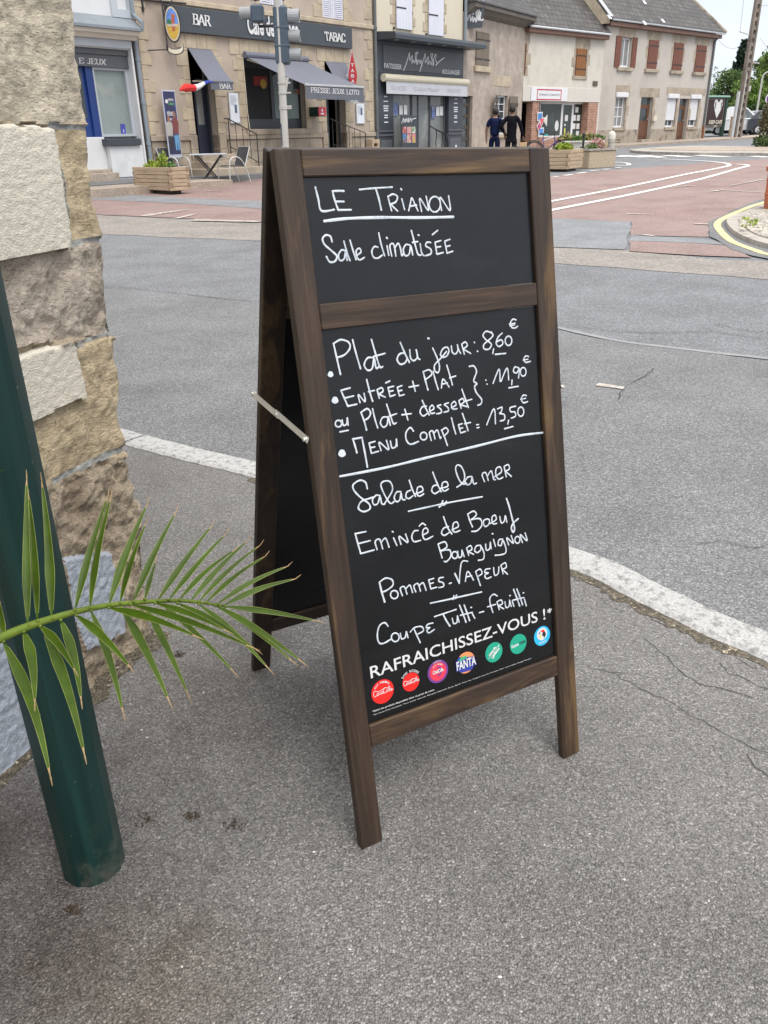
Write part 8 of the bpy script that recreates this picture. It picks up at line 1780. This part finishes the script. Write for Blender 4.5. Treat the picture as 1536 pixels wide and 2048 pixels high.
write('chalk_line', ZT7, [(1.1, [(237, 248), (225, 207), (190, 194), (148, 220), (150, 255), (190, 300), (248, 345), (252, 378), (212, 394), (180, 372), (198, 330), (250, 310), (285, 300)]), [(318, 292), (292, 290), (270, 320), (280, 350), (304, 341), (318, 298), (330, 344), (350, 345)], [(345, 348), (398, 260), (385, 205), (346, 200), (325, 225), (350, 290), (385, 341), (410, 330)], [(452, 267), (426, 270), (410, 305), (425, 331), (446, 318), (454, 275), (462, 315), (480, 318)],
    [(515, 258), (491, 270), (485, 300), (504, 311), (530, 293)], (1.05, [(506, 193), (525, 250), (546, 297)]), [(545, 281), (592, 262), (585, 235), (561, 240), (555, 275), (570, 296), (599, 280)], [(690, 225), (661, 230), (650, 260), (669, 279), (700, 262)], (1.05, [(656, 142), (685, 215), (710, 267)]), [(705, 246), (752, 232), (745, 205), (720, 210), (715, 245), (730, 263), (756, 250)],
    [(810, 238), (850, 208), (860, 160), (840, 108), (812, 97), (803, 128), (825, 190), (850, 218), (872, 212)], [(907, 170), (880, 175), (862, 205), (878, 223), (900, 210), (908, 175), (918, 216), (936, 212)], [(987, 202), (972, 158), (994, 145), (1011, 194)], [(1007, 165), (1030, 134), (1045, 185), (1058, 190)], [(1050, 172), (1095, 140), (1086, 109), (1062, 120), (1060, 160), (1078, 186), (1105, 175)], [(1112, 105), (1126, 171)], [(1112, 105), (1138, 94), (1146, 120), (1120, 136)], [(1120, 136), (1159, 169)]], lo_)
write('chalk_rule', ZT7, [(.8, [(500, 392), (600, 370), (740, 340), (860, 318), (972, 299)]), (.8, [(722, 325), (710, 350), (697, 366)]), (.8, [(697, 366), (732, 340)]), (.8, [(745, 329), (725, 354), (745, 340)])], lo_, .0042)
write('chalk_line', ZT7, [(1.1, [(160, 535), (178, 600), (196, 662)]), [(160, 536), (229, 522)], [(178, 600), (256, 580)], (1.1, [(196, 663), (281, 640)]), [(300, 637), (288, 586), (316, 572), (336, 632)], [(326, 592), (354, 565), (377, 622)], [(405, 562), (426, 610)], (1.1, [(397, 522), (402, 524)]), [(453, 603), (441, 552), (496, 592), (482, 537)], [(562, 515), (536, 520), (522, 555), (536, 586), (578, 578)], [(590, 545), (625, 525), (616, 500), (595, 510), (592, 550), (610, 573), (656, 552)], [(570, 486), (590, 469), (609, 481)],
    [(757, 490), (726, 500), (712, 530), (730, 546), (765, 525)], (1.05, [(724, 426), (750, 495), (778, 537)]), [(780, 510), (820, 490), (812, 462), (790, 470), (785, 510), (800, 526), (831, 515)], (1.05, [(880, 410), (895, 455), (911, 492)]), (1.05, [(880, 411), (918, 391), (936, 415), (902, 446)]), (1.05, [(902, 446), (958, 440), (971, 480), (941, 516), (906, 521)]), [(1005, 440), (981, 455), (990, 489), (1013, 478), (1020, 450), (1003, 440)], [(1025, 470), (1062, 445), (1055, 418), (1036, 430), (1040, 470), (1066, 470)], [(1085, 425), (1095, 466), (1114, 455), (1120, 420), (1131, 462)],
    (1.25, [(1128, 310), (1145, 360), (1165, 440), (1180, 500), (1172, 526), (1159, 500), (1172, 468), (1203, 440)])], lo_)
write('chalk_line', ZT7, [(1.05, [(690, 602), (705, 650), (716, 690)]), (1.05, [(690, 602), (733, 588), (746, 620), (707, 646)]), (1.05, [(707, 646), (763, 640), (771, 680), (746, 713), (728, 712)]), ell(797, 672, 18, 22), [(815, 647), (822, 686), (840, 680), (842, 640)], [(842, 640), (857, 682)], [(872, 627), (886, 674)], [(872, 627), (897, 612), (906, 635), (881, 650)], [(881, 650), (917, 667)], [(962, 610), (936, 615), (925, 645), (945, 656), (965, 635), (963, 612), (985, 660), (980, 698), (948, 706)],
    [(995, 602), (1000, 640), (1020, 632), (1025, 590)], [(1025, 590), (1031, 632)], [(1045, 572), (1058, 617)], (1.1, [(1037, 535), (1042, 537)]), [(1104, 570), (1081, 575), (1075, 605), (1094, 611), (1105, 578), (1125, 630), (1120, 660), (1090, 671), (1055, 674)], [(1142, 607), (1130, 562), (1172, 597), (1158, 548)], ell(1198, 575, 16, 22), [(1230, 592), (1216, 541), (1259, 581), (1247, 530)]], lo_)
write('chalk_line', ZT7, [(1.25, [(315, 846), (330, 910), (349, 972)]), (1.05, [(315, 846), (354, 820), (395, 830), (401, 864), (366, 895), (331, 911)]), ell(410, 925, 24, 26), [(462, 932), (448, 886), (474, 875), (491, 922)], [(483, 890), (509, 865), (527, 912)], [(547, 907), (535, 870), (561, 855), (577, 902)], [(569, 868), (594, 850), (613, 897)], [(630, 832), (643, 887)], [(630, 832), (663, 822)], [(636, 857), (661, 850)], [(643, 889), (682, 878)], [(724, 815), (699, 820), (696, 840), (722, 850), (726, 872), (694, 881)], [(762, 855), (776, 850)],
    (1.2, [(798, 790), (826, 852)]), [(826, 852), (840, 722), (880, 712)], [(865, 840), (880, 777), (917, 832)], [(870, 812), (906, 805)], [(930, 777), (945, 820), (961, 867)], [(930, 778), (959, 762), (971, 790), (941, 811)], [(1022, 759), (995, 764), (989, 783), (1012, 786), (990, 800), (1000, 823), (1030, 812)], [(1045, 752), (1052, 800), (1074, 790), (1079, 747)], [(1092, 737), (1106, 792)], [(1092, 737), (1119, 722), (1126, 750), (1099, 763)], [(1099, 763), (1134, 794)]], lo_)
write('chalk_rule', ZT7, [(.8, [(640, 980), (760, 955), (860, 932), (968, 908)]), (.8, [(793, 932), (785, 956), (806, 938)]), (.8, [(810, 928), (799, 950), (820, 940)])], lo_, .0042)
write('chalk_line', ZT8, [(1.05, [(265, 253), (241, 228), (205, 250), (190, 310), (200, 365), (231, 373), (282, 345)]), ell(315, 330, 27, 30), [(350, 302), (360, 341), (384, 330), (392, 290)], [(392, 290), (404, 332)], [(443, 265), (465, 315), (489, 367)], [(420, 292), (450, 262), (498, 255), (511, 284), (474, 306)], [(577, 230), (541, 240), (531, 261), (556, 262), (536, 280), (550, 299), (587, 275)],
    [(588, 186), (660, 162), (740, 135)], (1.2, [(648, 168), (672, 215), (696, 251)]), [(712, 197), (722, 233), (744, 225), (748, 180)], [(748, 180), (760, 224)], (1.15, [(762, 105), (788, 170), (808, 224)]), (1.15, [(795, 105), (815, 160), (833, 213)]), [(768, 176), (852, 155)], [(850, 162), (869, 197)], (1.1, [(843, 122), (848, 121)]), [(902, 158), (933, 150)],
    [(1027, 42), (1001, 30), (976, 55), (979, 100), (997, 157)], [(958, 118), (1016, 100)], [(1025, 82), (1041, 137)], [(1025, 82), (1054, 70), (1063, 95), (1033, 110)], [(1033, 110), (1072, 131)], [(1080, 82), (1088, 121), (1109, 112), (1112, 70)], [(1112, 70), (1124, 114)], (1.15, [(1140, -5), (1165, 60), (1183, 112)]), (1.15, [(1163, -8), (1185, 50), (1203, 102)]), [(1135, 71), (1212, 52)], [(1215, 62), (1229, 110)], (1.1, [(1206, 20), (1210, 19)]), (1.1, [(1113, 39), (1117, 38)]), [(1130, 76), (1142, 114)]], lo_)
# ---- printed strip at the foot of the lower panel
def ptext(mb, body, bl, br, hpx, bold=0.0, zf=ZT8, off=.0010):
    a, c = Vector(zf(bl)), Vector(zf(br)); L_ = (c-a).length; dx = (c-a).normalized(); dy = Vector((-dx.y, dx.x)); put_text(mb, body, lambda u, v: ((a+dx*(L_*u)+dy*(hpx*v)).x, PY-off, (a+dx*(L_*u)+dy*(hpx*v)).y), bold)
mb = MB(); ptext(mb, 'RAFRAICHISSEZ-VOUS !', (145, 618), (1363, 203), .0262, .008); ptext(mb, '*', (1376, 165), (1408, 156), .012, .02); mb.build('printed_slogan', M['print_white'], lo_)
mb = MB(); ptext(mb, '*Selon les produits disponibles dans ce point de vente', (156, 857), (587, 703), .0052, .012); ptext(mb, 'The Coca-Cola Company. Tous droits reserves. Marques deposees. Fanta, Sprite, Fuze Tea, Tropico sont des marques. Pour votre sante, mangez bougez.', (160, 878), (1266, 479), .0030, .004); mb.build('printed_small_text', M['print_white'], lo_)
RED = pm('badge_red', (.72, .016, .012), .4, .03, 9); PUR = pm('badge_purple', (.15, .045, .24), .4, .03, 9); PNK = pm('badge_pink_red', (.70, .04, .08), .4, .03, 9); BLU = pm('badge_blue', (.035, .05, .32), .4, .03, 9); ORG = pm('badge_orange', (.75, .26, .10), .4, .03, 9); GRN = pm('badge_green', (.012, .33, .21), .4, .03, 9); CYA = pm('badge_cyan', (.02, .42, .72), .4, .03, 9); LEAF = pm('badge_leaf', (.05, .40, .18), .4, .03, 9); INK = pm('badge_black', (.015, .014, .016), .5, .05, 9); YEL = pm('badge_yellow', (.75, .60, .25), .5, .05, 9)
def badge(cx, cy, rr_, m, label, lay=1):
    c = Vector(ZT8((cx, cy))); mb = MB(); mb.add([(c.x+rr_*math.cos(a), PY-.0005*lay, c.y+rr_*math.sin(a)) for a in [6.283*i/40 for i in range(40)]], [tuple(range(40))]); return c, mb.build('logo_badge', m, lo_, label=label)
TLT = math.atan2(Vector(ZT8((1310, 220))).y-Vector(ZT8((140, 620))).y, Vector(ZT8((1310, 220))).x-Vector(ZT8((140, 620))).x)
def script_word(c, strokes, sc, lay, m, parent, rot=0.0, pen=.0012, name='logo_script'):
    mb = MB(); k = 0
    for st in strokes:
        ribbon(mb, [(c.x+sc*(x*math.cos(rot)-y*math.sin(rot)), c.y+sc*(x*math.sin(rot)+y*math.cos(rot))) for x, y in st], pen, -PY+.0005*lay+.00004*k, 4); k += 1
    return mb.build(name, m, parent)
COLA = [[(-.62, .26), (-.80, .32), (-.92, .05), (-.82, -.20), (-.62, -.12)], [(-.42, .02), (-.56, .04), (-.58, -.14), (-.46, -.16), (-.40, -.02), (-.44, .06)], [(-.22, .06), (-.32, .0), (-.30, -.14), (-.18, -.10)], [(.02, .04), (-.10, .05), (-.14, -.10), (-.04, -.14), (.02, .02), (.04, -.12), (.12, -.06)],
        [(.34, .30), (.18, .32), (.08, .08), (.16, -.16), (.34, -.08)], [(.50, .06), (.40, .06), (.37, -.10), (.46, -.13), (.52, .0), (.49, .08)], [(.60, -.10), (.74, .22), (.68, .36), (.60, .20), (.64, -.10), (.72, -.10)], [(.92, .06), (.80, .06), (.77, -.08), (.85, -.12), (.91, .04), (.93, -.10), (1.02, -.02)], [(-.62, .26), (-.35, .17), (.0, .26), (.34, .30), (.62, .18)]]
def arc_text(mb, body, c, r, a0, a1, h, off):
    n = len(body)
    for i, ch in enumerate(body):
        if ch == ' ': continue
        a = a0+(a1-a0)*i/(n-1); ctr = (c.x+r*math.cos(a), c.y+r*math.sin(a)); t = a-math.pi/2; put_text(mb, ch, lambda u, v, ctr=ctr, t=t: (ctr[0]+h*.7*(u-.5)*math.cos(t)-h*(v-.5)*math.sin(t), PY-off, ctr[1]+h*.7*(u-.5)*math.sin(t)+h*(v-.5)*math.cos(t)), .02)
c, b1_ = badge(227, 708, .0262, RED, 'round red printed drink badge, largest and leftmost'); script_word(c+Vector((0, -.001)), COLA, .0235, 2, M['print_white'], b1_); mb = MB(); arc_text(mb, 'GOÛT ORIGINAL', c, .0208, 2.5, .65, .0042, .0010); mb.build('lettering', M['print_white'], b1_)
c, b2_ = badge(425, 641, .0205, RED, 'round red printed drink badge with words arched above it'); script_word(c+Vector((0, .0)), COLA, .0195, 2, M['print_white'], b2_); mb = MB(); arc_text(mb, 'SANS SUCRES', c, .0245, 2.45, .70, .0052, .0010); mb.build('lettering', M['print_white'], b2_)
c, b3_ = badge(613, 568, .0258, PUR, 'purple ringed red printed drink badge'); mb = MB(); mb.add([(c.x+.0208*math.cos(a), PY-.0009, c.y+.0208*math.sin(a)) for a in [6.283*i/40 for i in range(40)]], [tuple(range(40))]); b3b = mb.build('badge_disc', PNK, b3_)
script_word(c+Vector((.001, .0005)), [[(-.15, .5), (.25, .45), (.3, .1), (.0, 0), (.3, -.2), (.2, -.55), (-.2, -.5)]], .017, 2.6, PUR, b3_, pen=.003); script_word(c, COLA, .0142, 3.2, M['print_white'], b3_, pen=.0014); mb = MB(); arc_text(mb, 'CHERRY', c, .0232, 1.95, 1.2, .0032, .0012); arc_text(mb, 'GOUT CERISE', c, .0165, 2.3, .85, .0030, .0016); mb.build('lettering', M['print_white'], b3_)
c, b4_ = badge(808, 506, .0242, BLU, 'blue and orange printed drink badge with leaf'); 
def cap(m, a0, a1, r0, off, name): mb = MB(); mb.add([(c.x+r0*math.cos(a), PY-off, c.y+r0*math.sin(a)) for a in [a0+(a1-a0)*i/16 for i in range(17)]], [tuple(range(17))]); mb.build(name, m, b4_)
cap(ORG, .25, 2.3, .0243, .0009, 'orange_segment'); cap(ORG, -2.2, -1.1, .0243, .0009, 'orange_segment')
mb = MB(); mb.add([(c.x+a*.001, PY-.0013, c.y+d*.001) for a, d in [(-20, 9), (-12, 16), (0, 17), (4, 12), (-4, 8), (-13, 7)]], [tuple(range(6))[::-1]]); mb.build('leaf_print', LEAF, b4_)
ptx = lambda mb, body, cc, wd, h, off, rot, bold=.02: put_text(mb, body, lambda u, v: (cc.x+wd*(u-.5)*math.cos(rot)-h*(v-.5)*math.sin(rot), PY-off, cc.y+wd*(u-.5)*math.sin(rot)+h*(v-.5)*math.cos(rot)), bold)
mb = MB(); ptx(mb, 'FANTA', c+Vector((0, -.001)), .0530, .0240, .0017, TLT*.3, .055); mb.build('logo_backing', BLU, b4_); mb = MB(); ptx(mb, 'FANTA', c+Vector((0, -.001)), .0505, .0205, .0021, TLT*.3, .03); mb.build('lettering', M['print_white'], b4_)
c, b5_ = badge(1004, 434, .0232, GRN, 'green printed drink badge with a white starburst'); mb = MB(); S_ = [(-20, -15), (-11, -9), (-4, -18), (2, -9), (20, 5), (15, 9), (19, 18), (10, 12), (0, 14), (-2, 8), (-20, -4), (-14, -7)]
mb.add([(c.x+a*.00085, PY-.0009, c.y+d*.00085) for a, d in S_], [tuple(range(len(S_)))]); mb.build('burst_print', M['print_white'], b5_); mb = MB(); ptx(mb, 'Sprite', c+Vector((-.0005, 0)), .032, .0125, .0013, .62, .02); mb.build('lettering', GRN, b5_)
c, b6_ = badge(1174, 376, .0232, GRN, 'plain green printed drink badge with small lower case lettering'); mb = MB(); ptx(mb, 'fuze', c+Vector((-.0098, -.0005)), .0205, .0085, .0009, .10, .03); mb.build('lettering', M['print_white'], b6_); mb = MB(); ptx(mb, 'tea', c+Vector((.0115, .0012)), .0175, .0075, .0009, .10, .01); mb.build('lettering', INK, b6_)
c, b7_ = badge(1340, 320, .0232, CYA, 'cyan printed drink badge with a parrot roundel')
mb = MB(); c2 = c+Vector((0, .005)); mb.add([(c2.x+.0150*math.cos(a), PY-.0009, c2.y+.0150*math.sin(a)) for a in [6.283*i/32 for i in range(32)]], [tuple(range(32))]); rd = mb.build('roundel', M['print_white'], b7_)
for nm_, m_, P, o2 in (('red_plume', RED, [(-5, 6), (0, 10), (6, 9), (9, 2), (3, 4)], .0013), ('black_plume', INK, [(9, 3), (11, -4), (5, -12), (3, -5), (-1, -4), (2, 4)], .0014), ('yellow_plume', YEL, [(-9, -2), (-6, 2), (-2, -4), (-1, -11), (-7, -9)], .0013), ('blue_plume', BLU, [(-9, 4), (-6, 8), (-5, 3), (-8, 0)], .0013)): mb = MB(); mb.add([(c2.x+a*.001, PY-o2, c2.y+d*.001) for a, d in P], [tuple(range(len(P)))[::-1]]); mb.build(nm_, m_, rd)
mb = MB(); arc_text(mb, 'TROPICO', c, .0165, -2.15, -.95, -.0052, .0010) if False else ptx(mb, 'TROPICO', c+Vector((.0, -.0155)), .022, .0048, .0010, .05, .02); mb.build('lettering', M['print_white'], b7_)
